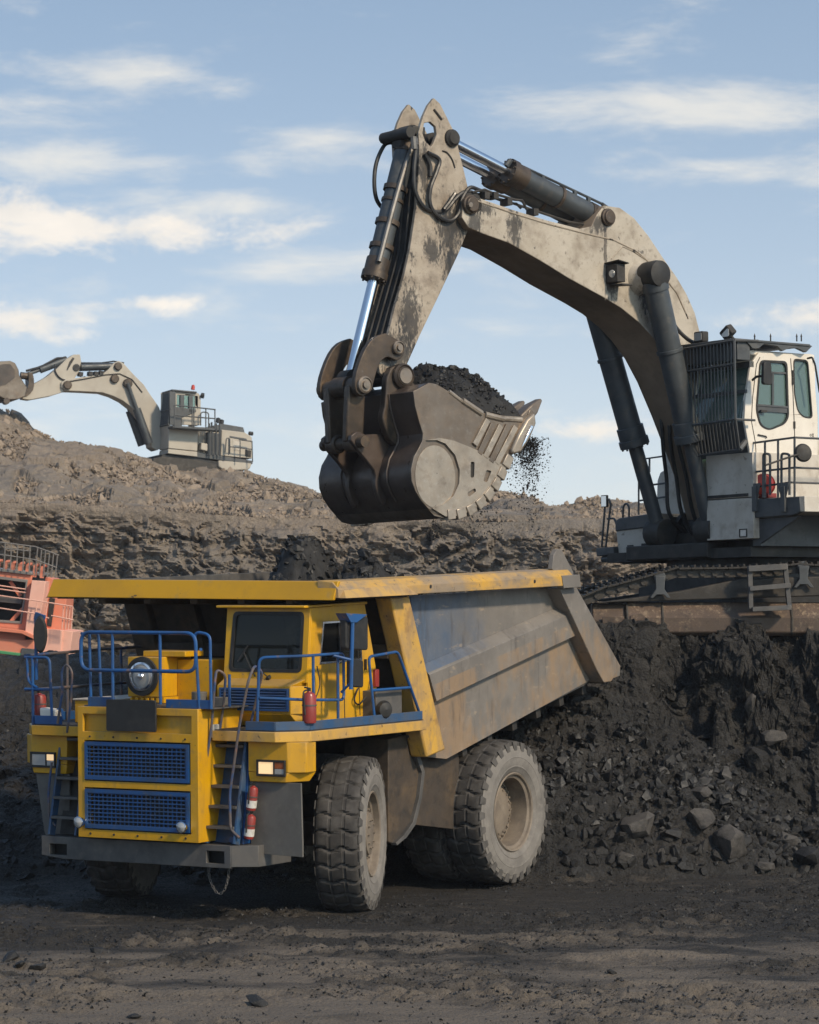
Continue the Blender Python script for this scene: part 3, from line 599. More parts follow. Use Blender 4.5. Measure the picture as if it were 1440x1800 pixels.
for x, y, z in zip(X, Y, Z):
    o = protos[k] if k < 8 else dup(protos[k % 8]); k += 1; s = random.uniform(.17, .33)
    o.location = (x, y, z + .05); o.rotation_euler = (random.uniform(0, 6), random.uniform(0, 6), random.uniform(0, 6)); o.scale = (s * random.uniform(.9, 1.5), s, s * random.uniform(.5, .9))
    tag(o, 'larger brown rock block lying in the broken rubble of the far slope', 'rock', 'rock blocks in the rubble of the far slope')

# coal boulders at the foot of the slope, each placed where it lies
B = [(1122, 1455, .36, .27, 'large dusty flat topped coal boulder, leftmost of the three biggest'),
     (1232, 1448, .40, .27, 'large grey topped coal boulder in the middle of the slope foot'),
     (1284, 1487, .34, .36, 'squarish pale coal boulder with a dark hollow under its lower right'),
     (1424, 1512, .30, .22, 'dark rounded coal boulder cut by the right edge of the picture'),
     (1232, 1400, .24, .17, 'broken coal block half buried above the middle boulder'),
     (1177, 1470, .22, .15, 'low black coal block wedged between the two largest boulders'),
     (1038, 1425, .14, .10, 'small pale chip of coal right of the rear wheel'),
     (1164, 1500, .12, .09, 'bright faceted coal piece just below the two largest boulders'),
     (1205, 1525, .17, .11, 'angular black coal piece at the front edge of the rubble'),
     (1320, 1245, .13, .25, 'tall pale coal slab sticking out high on the dark slope'),
     (1360, 1310, .24, .22, 'knobbly grey coal outcrop on the right part of the slope'),
     (1385, 1478, .20, .14, 'dark coal block left of the boulder at the right edge'),
     (1100, 1510, .17, .13, 'dark coal block at the left end of the boulder row'),
     (1345, 1525, .16, .11, 'flat coal block low on the right of the rubble')]
def ground_hit(px, py):
    d = Vector(((px - 720) / 5200, 1, (1040 - py) / 5200)); ys = np.linspace(28, 60, 1600); xs = d.x * ys; zs = EYE + d.z * ys; h = terrain(xs, ys); i = int(np.argmax(zs < h)); return Vector((xs[i], ys[i], h[i]))
for i, (px, py, rx, rz, lab) in enumerate(B):
    p = ground_hit(px, py + rz * 50); o = lump_obj('coal_boulder', 40 + i, (rx * 1.05, rx * .9, rz * 1.1), (p.x, p.y, p.z + rz * .55), M['boulder'] if i not in (3, 5, 8) else M['coal'], rot=(random.uniform(-.2, .2), random.uniform(-.2, .2), random.uniform(0, 6.3)))
    tag(o, lab, 'boulder', 'coal boulders at the foot of the slope')
p0 = [lump_obj('coal_lump', 70 + s, (1, 1, 1), (0, 0, 0), M['coal'], detail=False) for s in range(6)]; k = 0
while k < 110:
    px, py = random.uniform(990, 1440), random.gauss(1500, 28)
    if py > 1548 or py < 1400: continue
    p = ground_hit(px, py); s = random.uniform(.06, .14); o = p0[k] if k < 6 else dup(p0[k % 6]); k += 1
    o.location = p + Vector((0, 0, s * .3)); o.rotation_euler = [random.uniform(0, 6) for _ in range(3)]; o.scale = (s * random.uniform(1, 1.4), s, s * random.uniform(.6, 1))
    tag(o, 'fist to bucket sized black coal lump in the rubble strip right of the rear wheel', 'coal lump', 'coal lumps in the rubble strip right of the truck')
fl = [(172, 1675, .09, 'small dark coal lump alone on the yard floor below the bumper'), (64, 1705, .10, 'black coal lump near the left edge of the yard floor'), (18, 1688, .13, 'largest coal lump of the heap at the left edge'), (452, 1767, .12, 'flaky coal lump low in the foreground, left of centre'), (35, 1700, .09, 'coal lump just right of the largest one at the left edge'), (458, 1715, .05, 'tiny coal lump above the flaky foreground lump'), (1075, 1712, .07, 'coal lump at the left end of the churned patch on the right'), (236, 1790, .07, 'coal lump at the bottom edge, left part of the picture')]
for i, (px, py, s, lab) in enumerate(fl):
    p = ground_hit(px, py); o = lump_obj('coal_lump', 90 + i, (s * 1.3, s, s * .7), (p.x, p.y, p.z + s * .25), M['coal'], detail=True); tag(o, lab, 'coal lump', 'coal lumps scattered on the yard floor')
# unnumbered small stuff
n = 80000; X = rng.uniform(-5.8, 6.2, n); Y = 30 + 16 * rng.random(n); dens = vnoise(X * .45, Y * 1.1, 0, 97); keep = rng.random(n) < .12 + 1.0 * ss(.42, .62, dens); X, Y = X[keep], Y[keep]
o = scatter('coal_gravel', np.stack([X, Y, terrain(X, Y) + .004], -1), .006 + .034 * rng.random(len(X)) ** 5, M['coal'], protos=LOW); tag(o, 'fine black coal gravel spread over the yard floor', kind='stuff')
P_ = on_bench(17000, 1.2, 8.4, 45.2, 50.7); Y = P_[:, 1]; keep = rng.random(len(Y)) < .22 + .78 * np.exp(-((Y - 46.6) / .9) ** 2); P_ = P_[keep]; Y = P_[:, 1]
o = scatter('coal_scree', P_, (.008 + .06 * rng.random(len(Y)) ** 4) * (1 + 1.5 * np.exp(-((Y - 46.5) / .6) ** 2)), M['coal']); tag(o, 'loose coal fragments lying on the dark slope right of the truck', kind='stuff')
P_ = on_bench(8000, -8, -1, 44.9, 50.9); Y = P_[:, 1]
o = scatter('coal_scree', P_, (.008 + .06 * rng.random(len(Y)) ** 4) * (1 + 1.2 * np.exp(-((Y - 45.2) / .8) ** 2)), M['coal']); tag(o, 'loose coal fragments on the low berm behind the truck at the left', kind='stuff')

# ------------------------------------------------------------------ dump truck
T = Frame((-2.48, 42.27, 0), R(239), R(.7), 0)
truck = thing('dump_truck', T, 'large yellow and blue mining dump truck with dusty grey body parked under the excavator bucket', 'dump truck')
def part(name, parent=None):
    o = bpy.data.objects.new(name, None); COL.objects.link(o); o.empty_display_size = .2; o.parent = parent or truck; return o
Y_, B_ = M['yellow'], M['blue']

def make_tyre():
    Rr, hw = 1.085, .30; NP = 28; S = 16; n = NP * S
    w = np.array([-.322, -.318, -.305, -.30, -.285, -.24, -.18, -.125, -.115, -.085, -.075, -.03, .03, .075, .085, .115, .125, .18, .24, .285, .30, .305, .318, .322])
    rad = np.array([.88, .93, 1.015, 1.045, 1.062, 1.075, 1.082, 1.085, 1.085, 1.085, 1.085, 1.085]); rad = np.concatenate([rad, rad[::-1]])
    th = np.arange(n) / n * 2 * math.pi; TH, W = np.meshgrid(th, w); RA = np.repeat(rad[:, None], n, 1)
    zig = (np.abs((((W + .07) / .30) % 1.0) - .5) * 2 - .5) * .30
    ph = (TH / (2 * math.pi) * NP + zig) % 1.0
    g = np.clip(1 - np.abs(ph - .5) / .105, 0, 1); g = sm(np.clip(g * 2.2, 0, 1))
    deep = np.where(np.abs(W) > .24, 1.0, .8)
    lat = np.where((np.abs(np.abs(W) - .10) < .018), .22, 0)
    depth = np.maximum(g * deep, lat) * .042; depth = np.where(np.abs(W) > .31, g * .03, depth)
    RR = RA - depth; v = np.stack([RR * np.cos(TH), W + 0 * RR, RR * np.sin(TH)], -1).reshape(-1, 3)
    f = []
    for i in range(len(w) - 1):
        a = i * n + np.arange(n); b = i * n + (np.arange(n) + 1) % n; f.append(np.stack([a, b, b + n, a + n], 1))
    o = mesh_np('tread', v, np.concatenate(f), M['tread']); o.data.set_sharp_from_angle(angle=R(40)); return o
def make_sidewalls():
    mb = MB()
    for s in (1, -1):
        prof = [(1.0, .312 * s), (.99, .316 * s), (.965, .322 * s), (.955, .322 * s), (.95, .330 * s), (.90, .340 * s), (.84, .348 * s), (.835, .352 * s), (.825, .352 * s), (.82, .348 * s), (.76, .345 * s), (.70, .335 * s), (.695, .339 * s), (.685, .339 * s), (.68, .333 * s), (.63, .312 * s), (.60, .29 * s), (.57, .26 * s)]
        mb.lathe(prof, (0, 0, 0), (0, 1, 0), 72)
    return mb.build('sidewall', M['sidewall'], angle=30)
def sidelugs():
    OFF = .10; mb = MB()   # shoulder lugs that wrap on to the sidewall
    for k in range(28):
        a = 2 * math.pi * (k + .0 + OFF) / 28; da = .062
        for s in (1, -1):
            p = []
            for (r, y, q) in ((.93, .326 * s, .7), (1.06, .306 * s, 1), ):
                for t in (-da * q, da * q): p.append((r, y, a + t))
            def P(r, y, t): return (r * math.cos(t), y, r * math.sin(t))
            i0, i1, o0, o1 = p; e = .014 * s
            mb.hexa([P(*i0), P(*i1), P(*o1), P(*o0), P(i0[0], i0[1] + e, i0[2]), P(i1[0], i1[1] + e, i1[2]), P(o1[0] , o1[1] + e, o1[2]), P(o0[0], o0[1] + e, o0[2])])
    return mb.build('shoulder_lugs', M['tyre'], bevel=0, kind='stuff')
tyre_t, tyre_s, tyre_l = make_tyre(), make_sidewalls(), sidelugs()
def rim(kind):
    mb = MB()
    if kind == 'front':
        mb.lathe([(.60, .30), (.585, .315), (.565, .30), (.55, .22), (.52, .20), (.50, .12), (.44, .10), (.40, .11), (.385, .20), (.30, .235), (.29, .27), (.12, .285), (0, .285)], (0, 0, 0), (0, 1, 0), 48)
        mb.lathe([(.60, -.30), (.5, -.2), (.2, -.1)], (0, 0, 0), (0, 1, 0), 32)
        rings = [(.465, .10, 26, .022, .045), (.34, .222, 14, .02, .03), (.20, .275, 10, .018, .03)]
    else:
        mb.lathe([(.60, .30), (.585, .318), (.565, .305), (.555, .27), (.535, .262), (.515, .25), (.50, .10), (.495, -.02), (.40, -.05), (.385, -.02), (.375, .03), (.30, .055), (.15, .06), (0, .06)], (0, 0, 0), (0, 1, 0), 48)
        mb.lathe([(.60, -.30), (.5, -.2), (.4, -.1)], (0, 0, 0), (0, 1, 0), 32)
        rings = [(.445, -.035, 30, .018, .05), (.335, .04, 16, .014, .025)]
    o = mb.build('rim', M['rim'], angle=30)
    nb = MB()
    for r, y, n, br, h in rings:
        for k in range(n):
            a = 2 * math.pi * k / n; p = (r * math.cos(a), y, r * math.sin(a)); nb.cyl(p, (p[0], y + h, p[2]), br, 6)
    return o, nb.build('wheel_nuts', M['rim'], kind='stuff')
rf, rfn = rim('front'); rr_, rrn = rim('rear')
first = {}
def wheel(x, y, steer, kind, flip=False, z=1.075):
    w = part('wheel'); w.location = (x, y, z); w.rotation_euler = (0, random.uniform(0, 1.0), steer + (math.pi if flip else 0))
    w.rotation_mode = 'ZYX'; w.rotation_euler = Euler((0, 0, steer + (math.pi if flip else 0)), 'ZYX')
    for src in (tyre_t, tyre_s, tyre_l) + ((rf, rfn) if kind == 'front' else (rr_, rrn)):
        if src.name not in first: first[src.name] = 1; src.parent = w
        else: dup(src, w)
    return w
wheel(0, 1.95, R(21), 'front'); wheel(0, -1.95, R(19), 'front', True)
wheel(-4.0, 2.02, 0, 'rear', z=1.085); wheel(-4.0, 1.28, 0, 'rear', z=1.085); wheel(-4.0, -2.02, 0, 'rear', True, 1.085); wheel(-4.0, -1.28, 0, 'rear', True, 1.085)

# chassis
mb = MB()
for s in (1, -1): mb.box(-5.6, 2.0, s * .75 - .14, s * .75 + .14, .95, 1.55)
mb.box(-.25, .25, -1.6, 1.6, .9, 1.25); mb.box(-3.2, -2.9, -.9, .9, .9, 1.6); mb.box(-5.5, -5.1, -1, 1, 1.2, 1.7); mb.box(-1.5, -1.1, -.9, .9, 1.0, 1.7)
mb.cyl((-4, -1.1, 1.085), (-4, 1.1, 1.085), .42, 20); mb.box(-.9, .9, -.7, .7, 1.3, 2.45)
for s in (1, -1): mb.cyl((0, s * .95, .95), (-.05, s * .95, 2.3), .16, 14); mb.cyl((-2.2, s * .95, 1.2), (-3.1, s * .95, 2.4), .17, 14)
mb.build('chassis_frame', M['underbody'], truck, .01)
mb = MB(); mb.box(.95, 1.2, -2.3, -1.0, .95, 2.45); mb.box(.95, 1.2, 1.0, 1.52, .95, 2.45); mb.box(-1.45, -1.3, 1.1, 1.9, 1.0, 2.4); mb.box(-1.0, 1.5, -1.0, 1.0, 2.35, 2.5)
mb.cyl((1.0, .45, 2.6), (-.6, .5, 2.75), .16, 16); mb.cyl((.9, .7, 2.6), (-.3, .2, 3.2), .11, 12); mb.box(.2, 1.0, -.1, .5, 2.5, 2.95); mb.box(-.5, .1, -.8, .0, 2.5, 3.1)
mb.build('engine', M['dark'], truck, .02)
# fuel tank / mud guards behind the front wheel
mb = MB(); mb.prism('y', T.xz(2.0, [(712, 1292), (722, 1292), (740, 1357), (735, 1402), (724, 1448), (708, 1470), (690, 1483), (683, 1480), (683, 1300)]), 1.25, 2.0)
mb.build('mud_guard', M['underbody'], truck, .015)
mb = MB(); mb.prism('y', T.xz(2.0, [(712, 1292), (722, 1292), (741, 1357), (736, 1402), (725, 1449), (709, 1472), (692, 1486), (690, 1481), (704, 1468), (720, 1445), (731, 1402), (736, 1358)]), 1.96, 2.06)
mb.build('guard_edge', M['steel'], truck, .004)
mb = MB(); mb.prism('y', T.xz(2.0, [(735, 1330), (818, 1322), (815, 1453), (806, 1458), (735, 1450)]), 1.85, 1.9)
mb.build('rear_mud_flap', M['underbody'], truck, .008)

# ---- radiator housing
rad = part('radiator_housing')
def rect(y0, y1, z0, z1): return [(y0, z0), (y1, z0), (y1, z1), (y0, z1)]
mb = MB(); mb.prism('x', rect(-1.01, 1.01, 1.1, 2.9), 2.30, 2.35, holes=[rect(-.90, .88, 1.21, 1.79), rect(-.90, .88, 1.88, 2.44), rect(-.92, .90, 2.56, 2.80)])
mb.build('front_panel', Y_, rad, .006)
mb = MB(); mb.box(1.3, 2.30, .96, 1.0, 1.1, 2.9); mb.box(1.3, 2.30, -1.0, -.96, 1.1, 2.9); mb.box(1.3, 2.3, -1, 1, 2.86, 2.895); mb.box(2.24, 2.28, -.94, .92, 2.54, 2.84)
mb.build('side_panel', Y_, rad, .006)
mb = MB(); mb.box(2.06, 2.10, -.94, .94, 1.15, 2.5); mb.build('radiator_core', M['dark'], rad)
for z0, z1 in ((1.23, 1.77), (1.90, 2.42)):
    g = part('grille', None); g.parent = rad
    y0, y1 = -.885, .865
    mb = MB(); mb.prism('x', rect(y0, y1, z0, z1), 2.315, 2.365, holes=[rect(y0 + .045, y1 - .045, z0 + .05, z1 - .05)]); fr = mb
    for i in range(1, 24):
        y = y0 + (y1 - y0) * i / 24; fr.box(2.325, 2.343, y - .008, y + .008, z0 + .04, z1 - .04)
    for i in range(1, 10):
        z = z0 + (z1 - z0) * i / 10; fr.box(2.344, 2.357, y0 + .04, y1 - .04, z - .008, z + .008)
    bpy.data.objects.remove(g); fr.build('grille', B_, rad)
mb = MB(); mb.prism('x', rnd2(rect(-.46, .37, 2.58, 3.01), .03), 2.40, 2.43); mb.build('blank_plate', M['black'], rad, .004)
for y in (-.93, .80):
    mb = MB(); mb.lathe([(0, .0), (.05, .0), (.075, .05), (.08, .09), (.07, .095)], (2.37, y, 1.31), (1, 0, 0), 24); mb.build('fog_lamp', M['chrome'], rad)
    mb = MB(); mb.lathe([(.07, 0), (.05, .015), (0, .02)], (2.46, y, 1.31), (1, 0, 0), 24); mb.build('fog_lamp_lens', M['lens'], rad)
mb = MB()
for y in (-.8, -.4, 0, .4, .8):
    mb.lathe([(.016, 0), (.016, .01), (0, .012)], (2.35, y, 1.155), (1, 0, 0), 8); mb.lathe([(.014, 0), (.014, .01), (0, .012)], (2.35, y, 2.49), (1, 0, 0), 8)
mb.build('panel_bolts', M['dark'], rad, kind='stuff')
mb = MB(); mb.box(1.9, 2.05, 1.0, 1.05, 2.5, 2.68); mb.build('side_marker', M['lens'], rad, .006)
# ---- bumper
mb = MB()
poly = [(2.19, -1.45), (2.19, 1.45), (1.98, 1.75), (1.2, 1.75), (1.2, -1.75), (2.0, -1.75)]
front = rect(-1.45, 1.45, .77, 1.08)
mb.prism('x', [(-1.78, .80), (-1.40, .76), (1.42, .76), (1.42, 1.07), (-1.78, 1.07)], 2.12, 2.19, holes=[rect(-1.64, -1.34, .815, .965), rect(1.02, 1.31, .82, .985)])
mb.prism('z', [(2.189, 1.42), (2.119, 1.42), (1.2, 1.42), (1.2, 1.74), (2.0, 1.74)], .78, 1.072)
mb.box(1.2, 2.12, -1.78, -1.70, .80, 1.07); mb.box(1.2, 2.12, -1.70, 1.42, 1.04, 1.07); mb.box(1.2, 2.12, -1.70, 1.42, .765, .80)
mb.build('bumper', M['steel'], truck, .008)
mb = MB(); mb.box(1.75, 2.0, -1.69, 1.41, .80, 1.04); mb.build('bumper_recess', M['black'], truck)

# ---- decks
def deck(s):
    d = part('deck')
    P = [(2.05, 1.03 * s), (2.05, 2.05 * s), (1.68, 2.38 * s), (-1.35, 2.38 * s), (-1.35, 1.03 * s)]
    MB().prism('z', P, 2.46, 2.60).build('deck_edge', M['yellow_worn_lit'] if s > 0 else Y_, d, .01)
    MB().prism('z', [(a - .03 if i < 3 else a + .03, b - .03 * s) for i, (a, b) in enumerate(P)], 2.601, 2.612).build('walkway_plate', M['dark'], d)
    k = MB(); Q = [(2.0, 1.55 * s), (2.0, 2.02 * s), (1.64, 2.34 * s), (-1.30, 2.34 * s)]
    for a, b in zip(Q, Q[1:]): k.beam((*a, 2.675), (*b, 2.675), .02, .12)
    k.build('kick_strip', M['blue_dusty'] if s > 0 else B_, d, .004)
    f = MB(); f.prism('z', [(1.92, 1.53 * s), (1.92, 2.16 * s), (1.76, 2.36 * s), (1.52, 2.36 * s), (1.52, 1.53 * s)], 2.05, 2.459)
    f.hexa([(1.92, 1.55 * s, 1.92), (1.92, 2.12 * s, 1.92), (1.56, 2.28 * s, 1.92), (1.56, 1.55 * s, 1.92), (1.92, 1.53 * s, 2.049), (1.92, 2.16 * s, 2.049), (1.52, 2.36 * s, 2.049), (1.52, 1.53 * s, 2.049)])
    f.build('headlamp_box', Y_, d, .01)
    a = MB(); a.prism('x', [(1.53 * s, .95), ((2.36 if s > 0 else 1.90) * s, .93), ((2.36 if s > 0 else 1.98) * s, 1.1), ((2.34 if s > 0 else 2.12) * s, 1.915), (1.53 * s, 1.915)], 1.84, 1.87); a.build('apron_plate', M['apron'], d, .004)
    h = part('headlamp', None); h.parent = d; bpy.data.objects.remove(h)
    y0, y1 = (1.68, 2.14) if s > 0 else (-2.16, -1.72)
    hb = MB(); hb.prism('x', rect(y0, y1, 2.0, 2.22), 1.921, 1.955, holes=[rect(y0 + .03, y0 + .27, 2.03, 2.19), rect(y0 + .29, y1 - .02, 2.03, 2.19)]); hb.build('headlamp_frame', M['black'], d, .004)
    l1 = MB().prism('x', rect(y0 + .03, y0 + .27, 2.03, 2.19), 1.922, 1.945); l1.build('headlamp_lens', M['lamp_on'] if s > 0 else M['lens'], d, .006)
    l2 = MB().prism('x', rect(y0 + .29, y1 - .02, 2.105, 2.19), 1.922, 1.945); l2.build('indicator_lens', M['amber'] if s > 0 else M['lamp_on'], d, .004)
    MB().prism('x', rect(y0 + .29, y1 - .02, 2.03, 2.10), 1.922, 1.945).build('side_lens', M['lens'], d, .004)
    return d
deck(1); deck(-1)
rail = lambda pts, r=.021, f=.08: MB().tube(fillet(pts, f, 5), r, 8)
def railpart(pieces, m=None, name='handrail', r=.021, parent=None):
    mb = MB()
    for p in pieces:
        fl = .09
        mb.tube(fillet([Vector(q) for q in p], fl, 5), r, 8)
    return mb.build(name, m or M['blue_rail'], parent or truck)
# front rail over the radiator
lp = [(2.3, -.98, 3.4), (2.3, -.98, 3.92), (2.3, .95, 3.92), (2.3, .95, 3.4)]
loop = fillet([Vector(q) for q in lp], .16, 6, True); loop.append(loop[0])
mb = MB(); mb.tube(loop, .026, 8)
for y in (-.44, .36): mb.tube([(2.3, y, 2.95), (2.3, y, 3.92)], .022, 8)
mb.build('handrail', M['blue_rail'], truck)
railpart([[(2.24, -.86, 2.9), (2.24, -.88, 3.92)], [(1.9, -.94, 2.9), (1.9, -.98, 3.9), (2.3, -.97, 3.9)], [(2.25, .97, 2.9), (2.25, .90, 3.9), (2.25, .96, 3.93), (2.25, 1.15, 3.9), (2.25, 1.16, 2.9)], [(2.2, .95, 3.7), (2.25, 1.0, 3.7)], [(1.8, 1.15, 2.9), (1.8, 1.15, 3.35)]])
MB().box(2.22, 2.26, -.9, -.46, 2.90, 3.03).build('kick_plate', B_, truck, .004); MB().box(2.22, 2.26, .42, 1.16, 2.90, 3.02).build('kick_plate', B_, truck, .004)
MB().box(1.35, 2.24, -.98, 1.18, 2.897, 2.915).build('hood_plate', M['steel'], truck)
# left side (driver side) rails
railpart([[(1.98, 1.72, 2.7), (1.98, 1.76, 3.59), (1.66, 2.3, 3.61), (.75, 2.32, 3.62), (.75, 2.32, 2.98), (1.66, 2.3, 3.02), (1.98, 1.76, 3.05)], [(1.5, 2.31, 2.7), (1.5, 2.31, 3.6)], [(.90, 2.32, 2.7), (.90, 2.32, 3.6)]])
railpart([[(-.02, 2.33, 2.72), (.12, 2.33, 3.55), (-.66, 2.33, 3.60), (-1.24, 2.33, 2.72)], [(.03, 2.33, 3.08), (-.98, 2.33, 3.08)]])
# right side rails (image left)
railpart([[(1.95, -2.24, 3.55), (1.95, -1.80, 3.55), (1.95, -1.76, 2.6)], [(1.95, -2.24, 3.10), (1.95, -1.76, 3.10)], [(1.95, -2.2, 3.55), (1.95, -2.18, 3.2), (1.95, -2.02, 3.12)], [(1.95, -2.1, 2.6), (1.95, -2.1, 3.55)]])
railpart([[(1.9, -2.28, 3.57), (.3, -2.3, 3.60), (-1.2, -2.3, 3.62)], [(1.9, -2.28, 3.08), (-1.2, -2.3, 3.10)], [(.9, -2.3, 2.6), (.9, -2.3, 3.58)], [(-.4, -2.3, 2.6), (-.4, -2.3, 3.6)]], M['railworn'])
# ---- ladders
def ladder(y0, y1, full):
    d = part('ladder'); lean = lambda z: 2.12 - (z - 1.08) * .22; st = MB()
    for y in (y0, y1): st.beam((lean(1.08), y, 1.08), (lean(2.6), y, 2.6), .035, .13, (1, 0, 0))
    st.build('stringer', M['blue_dusty'], d, .004)
    s0 = None
    for i in range(6 if full else 5):
        z = 1.30 + i * .272 if full else 1.33 + i * .27
        if z > 2.6: break
        if s0 is None:
            s0 = MB().box(-.09, .09, y0 + .016, y1 - .016, -.02, .02).build('step', M['steel'], d, .004); s0.location = (lean(z), 0, z)
        else: dup(s0, d, (lean(z), 0, z))
    MB().prism('y', [(1.90, 1.08), (1.94, 1.08), (1.61, 2.6), (1.57, 2.6)], y0 + .01, y1 - .01).build('ladder_back', M['blue_dusty'] if full else M['dark'], d)
    return d
ladder(.97, 1.46, True); ladder(-1.66, -1.20, False)
MB().prism('y', [(1.55, 1.08), (2.02, 1.08), (1.82, 2.44), (1.52, 2.44)], 1.475, 1.51).build('ladder_side_plate', B_, truck, .004)
def onx(x, pts): return [T.on('x', x, *p) for p in pts]
railpart([onx(2.1, [(362, 1470), (353, 1440), (355, 1395), (372, 1275), (378, 1195)]) + [T.on('x', 2.0, 381, 1176), T.on('x', 1.9, 397, 1186), T.on('x', 1.85, 393, 1240), T.on('x', 1.85, 385, 1292)]], M['railworn'], r=.019)
railpart([onx(2.15, [(421, 1473), (405, 1458), (404, 1395), (421, 1275), (437, 1195)]) + [T.on('x', 2.0, 448, 1168), T.on('x', 1.9, 462, 1182), T.on('x', 1.85, 448, 1240), T.on('x', 1.8, 436, 1295)]], M['railworn'], r=.019)
railpart([onx(2.1, [(98, 1452), (86, 1440), (85, 1395), (91, 1340)])], M['railworn'], r=.017)
railpart([onx(2.05, [(101, 1272), (110, 1215), (108, 1180), (117, 1166), (127, 1180), (125, 1230), (118, 1288)])], M['railworn'], r=.018)
# ---- cab
cab = part('cab')
W = T.xz(2.0, [(567, 1093), (632, 1089), (636, 1160), (561, 1168)])
cs = [(1.35, 2.66), (1.35, 3.16), (1.16, 3.24), (1.04, 4.24), (-.32, 4.28), (-.60, 3.4), (-.70, 2.62)]
MB().prism('y', [(1.13, 2.66), (1.15, 3.28), (1.04, 4.24), (-.32, 4.28), (-.60, 3.4), (-.66, 2.62)], 1.96, 2.0, holes=[W]).build('cab_side', Y_, cab, .006)
MB().prism('y', [(1.13, 2.66), (1.15, 3.28), (1.04, 4.24), (-.32, 4.28), (-.60, 3.4), (-.66, 2.62)], .60, .64).build('cab_side', Y_, cab, .006)
mb = MB(); mb.hexa([(-.30, .64, 4.24), (-.26, .64, 4.24), (-.26, 1.96, 4.24), (-.30, 1.96, 4.24), (-.32, .64, 4.26), (-.28, .64, 4.26), (-.28, 1.96, 4.26), (-.32, 1.96, 4.26)]); mb.beam((-.30, 1.3, 4.24), (-.62, 1.3, 2.7), 1.3, .04, (1, 0, 0)); mb.build('cab_back', Y_, cab)
# front frame round the windscreen, leaning back
def fp(y, z): return (1.15 - (z - 3.28) * .105, y, z)
mb = MB(); out = [(.62, 3.22), (1.99, 3.22), (1.99, 4.24), (.62, 4.24)]; inn = rnd2([(.72, 3.38), (1.88, 3.38), (1.88, 4.17), (.75, 4.17)], .07)
fm = MB().prism('x', out, 0, .05, holes=[inn]); fm.v = [(1.12 + x - (z - 3.28) * .105, y, z) for x, y, z in fm.v]; fm.build('windscreen_frame', Y_, cab, .006)
seal = MB().prism('x', rnd2([(.70, 3.36), (1.90, 3.36), (1.90, 4.19), (.73, 4.19)], .08), .03, .056, holes=[rnd2([(.745, 3.405), (1.855, 3.405), (1.855, 4.145), (.775, 4.145)], .06)]); seal.v = [(1.12 + x - (z - 3.28) * .105, y, z) for x, y, z in seal.v]; seal.build('windscreen_seal', M['black'], cab)
g = MB().prism('x', inn, .02, .028); g.v = [(1.12 + x - (z - 3.28) * .105, y, z) for x, y, z in g.v]; g.build('windscreen', M['cabglass'], cab)
MB().prism('y', [(q[0], q[1]) for q in W], 1.975, 1.983).build('side_window', glass_mat('clear_side_glass', (.66, .70, .68), -.01, film=.03), cab)
W2 = [(a + (-.012 if i in (0, 3) else .012) * -1, b) for i, (a, b) in enumerate(W)]
cx, cz = sum(a for a, b in W) / 4, sum(b for a, b in W) / 4
MB().prism('y', W, 1.985, 2.012, holes=[[(cx + (a - cx) * .94, cz + (b - cz) * .91) for a, b in W]]).build('window_frame', M['chrome'], cab)
mb = MB(); mb.beam((.33, 2.0, 3.46), (.36, 2.0, 4.03), .02, .03); mb.build('window_divider', M['black'], cab)
# nose below the windscreen with blue louvres
mb = MB(); N0 = [(1.13, .62), (1.38, .66), (1.38, 1.86), (1.16, 1.99)]
mb.prism('z', [(.9, .62), (1.36, .64), (1.36, 1.84), (1.12, 1.995), (.9, 1.995)], 2.80, 3.18); mb.hexa([(.9, .62, 3.18), (1.36, .64, 3.18), (1.36, 1.84, 3.18), (.9, 1.995, 3.18), (.9, .62, 3.27), (1.18, .64, 3.27), (1.18, 1.97, 3.27), (.9, 1.995, 3.27)])
mb.hexa([(.9, .62, 2.62), (1.2, .64, 2.62), (1.2, 1.90, 2.62), (.9, 1.995, 2.62), (.9, .62, 2.80), (1.36, .64, 2.80), (1.36, 1.84, 2.80), (.9, 1.995, 2.80)])
mb.build('cab_nose', Y_, cab, .008)
mb = MB(); mb.prism('x', rect(.70, 1.83, 2.84, 3.15), 1.362, 1.40, holes=[rect(.73, 1.80, 2.87, 3.12)]); mb.build('louvre_frame', B_, cab, .003)
MB().prism('x', rect(.73, 1.80, 2.87, 3.12), 1.362, 1.366).build('louvre_back', M['black'], cab)
s0 = None
for i in range(6):
    z = 2.895 + i * .041
    if s0 is None: s0 = MB().hexa([(-.018, .735, .012), (.014, .735, -.016), (.014, 1.795, -.016), (-.018, 1.795, .012), (-.018, .735, .018), (.016, .735, -.008), (.016, 1.795, -.008), (-.018, 1.795, .018)]).build('louvre_slat', B_, cab); s0.location = (1.385, 0, z)
    else: dup(s0, cab, (1.385, 0, z))
mb = MB(); mb.hexa([(1.20, .52, 4.24), (1.20, 1.98, 4.24), (-.36, 2.02, 4.27), (-.36, .58, 4.27), (1.20, .52, 4.275), (1.20, 1.98, 4.275), (-.36, 2.02, 4.31), (-.36, .58, 4.31)]); mb.build('cab_roof', Y_, cab, .01)
mb = MB(); D = [(.24, 2.70), (.26, 4.12), (-.22, 4.14), (-.5, 3.4), (-.58, 2.68)]
mb.prism('y', [(.22, 2.70), (.235, 2.70), (.255, 3.44), (.24, 3.44)], 2.001, 2.006); mb.prism('y', [(-.18, 2.72), (-.165, 2.72), (-.11, 3.9), (-.125, 3.9)], 2.001, 2.006); mb.build('door_gap', M['black'], cab)
mb = MB(); mb.beam((-.30, 2.02, 3.35), (-.30, 2.02, 3.50), .03, .03); mb.build('door_handle', M['black'], cab)
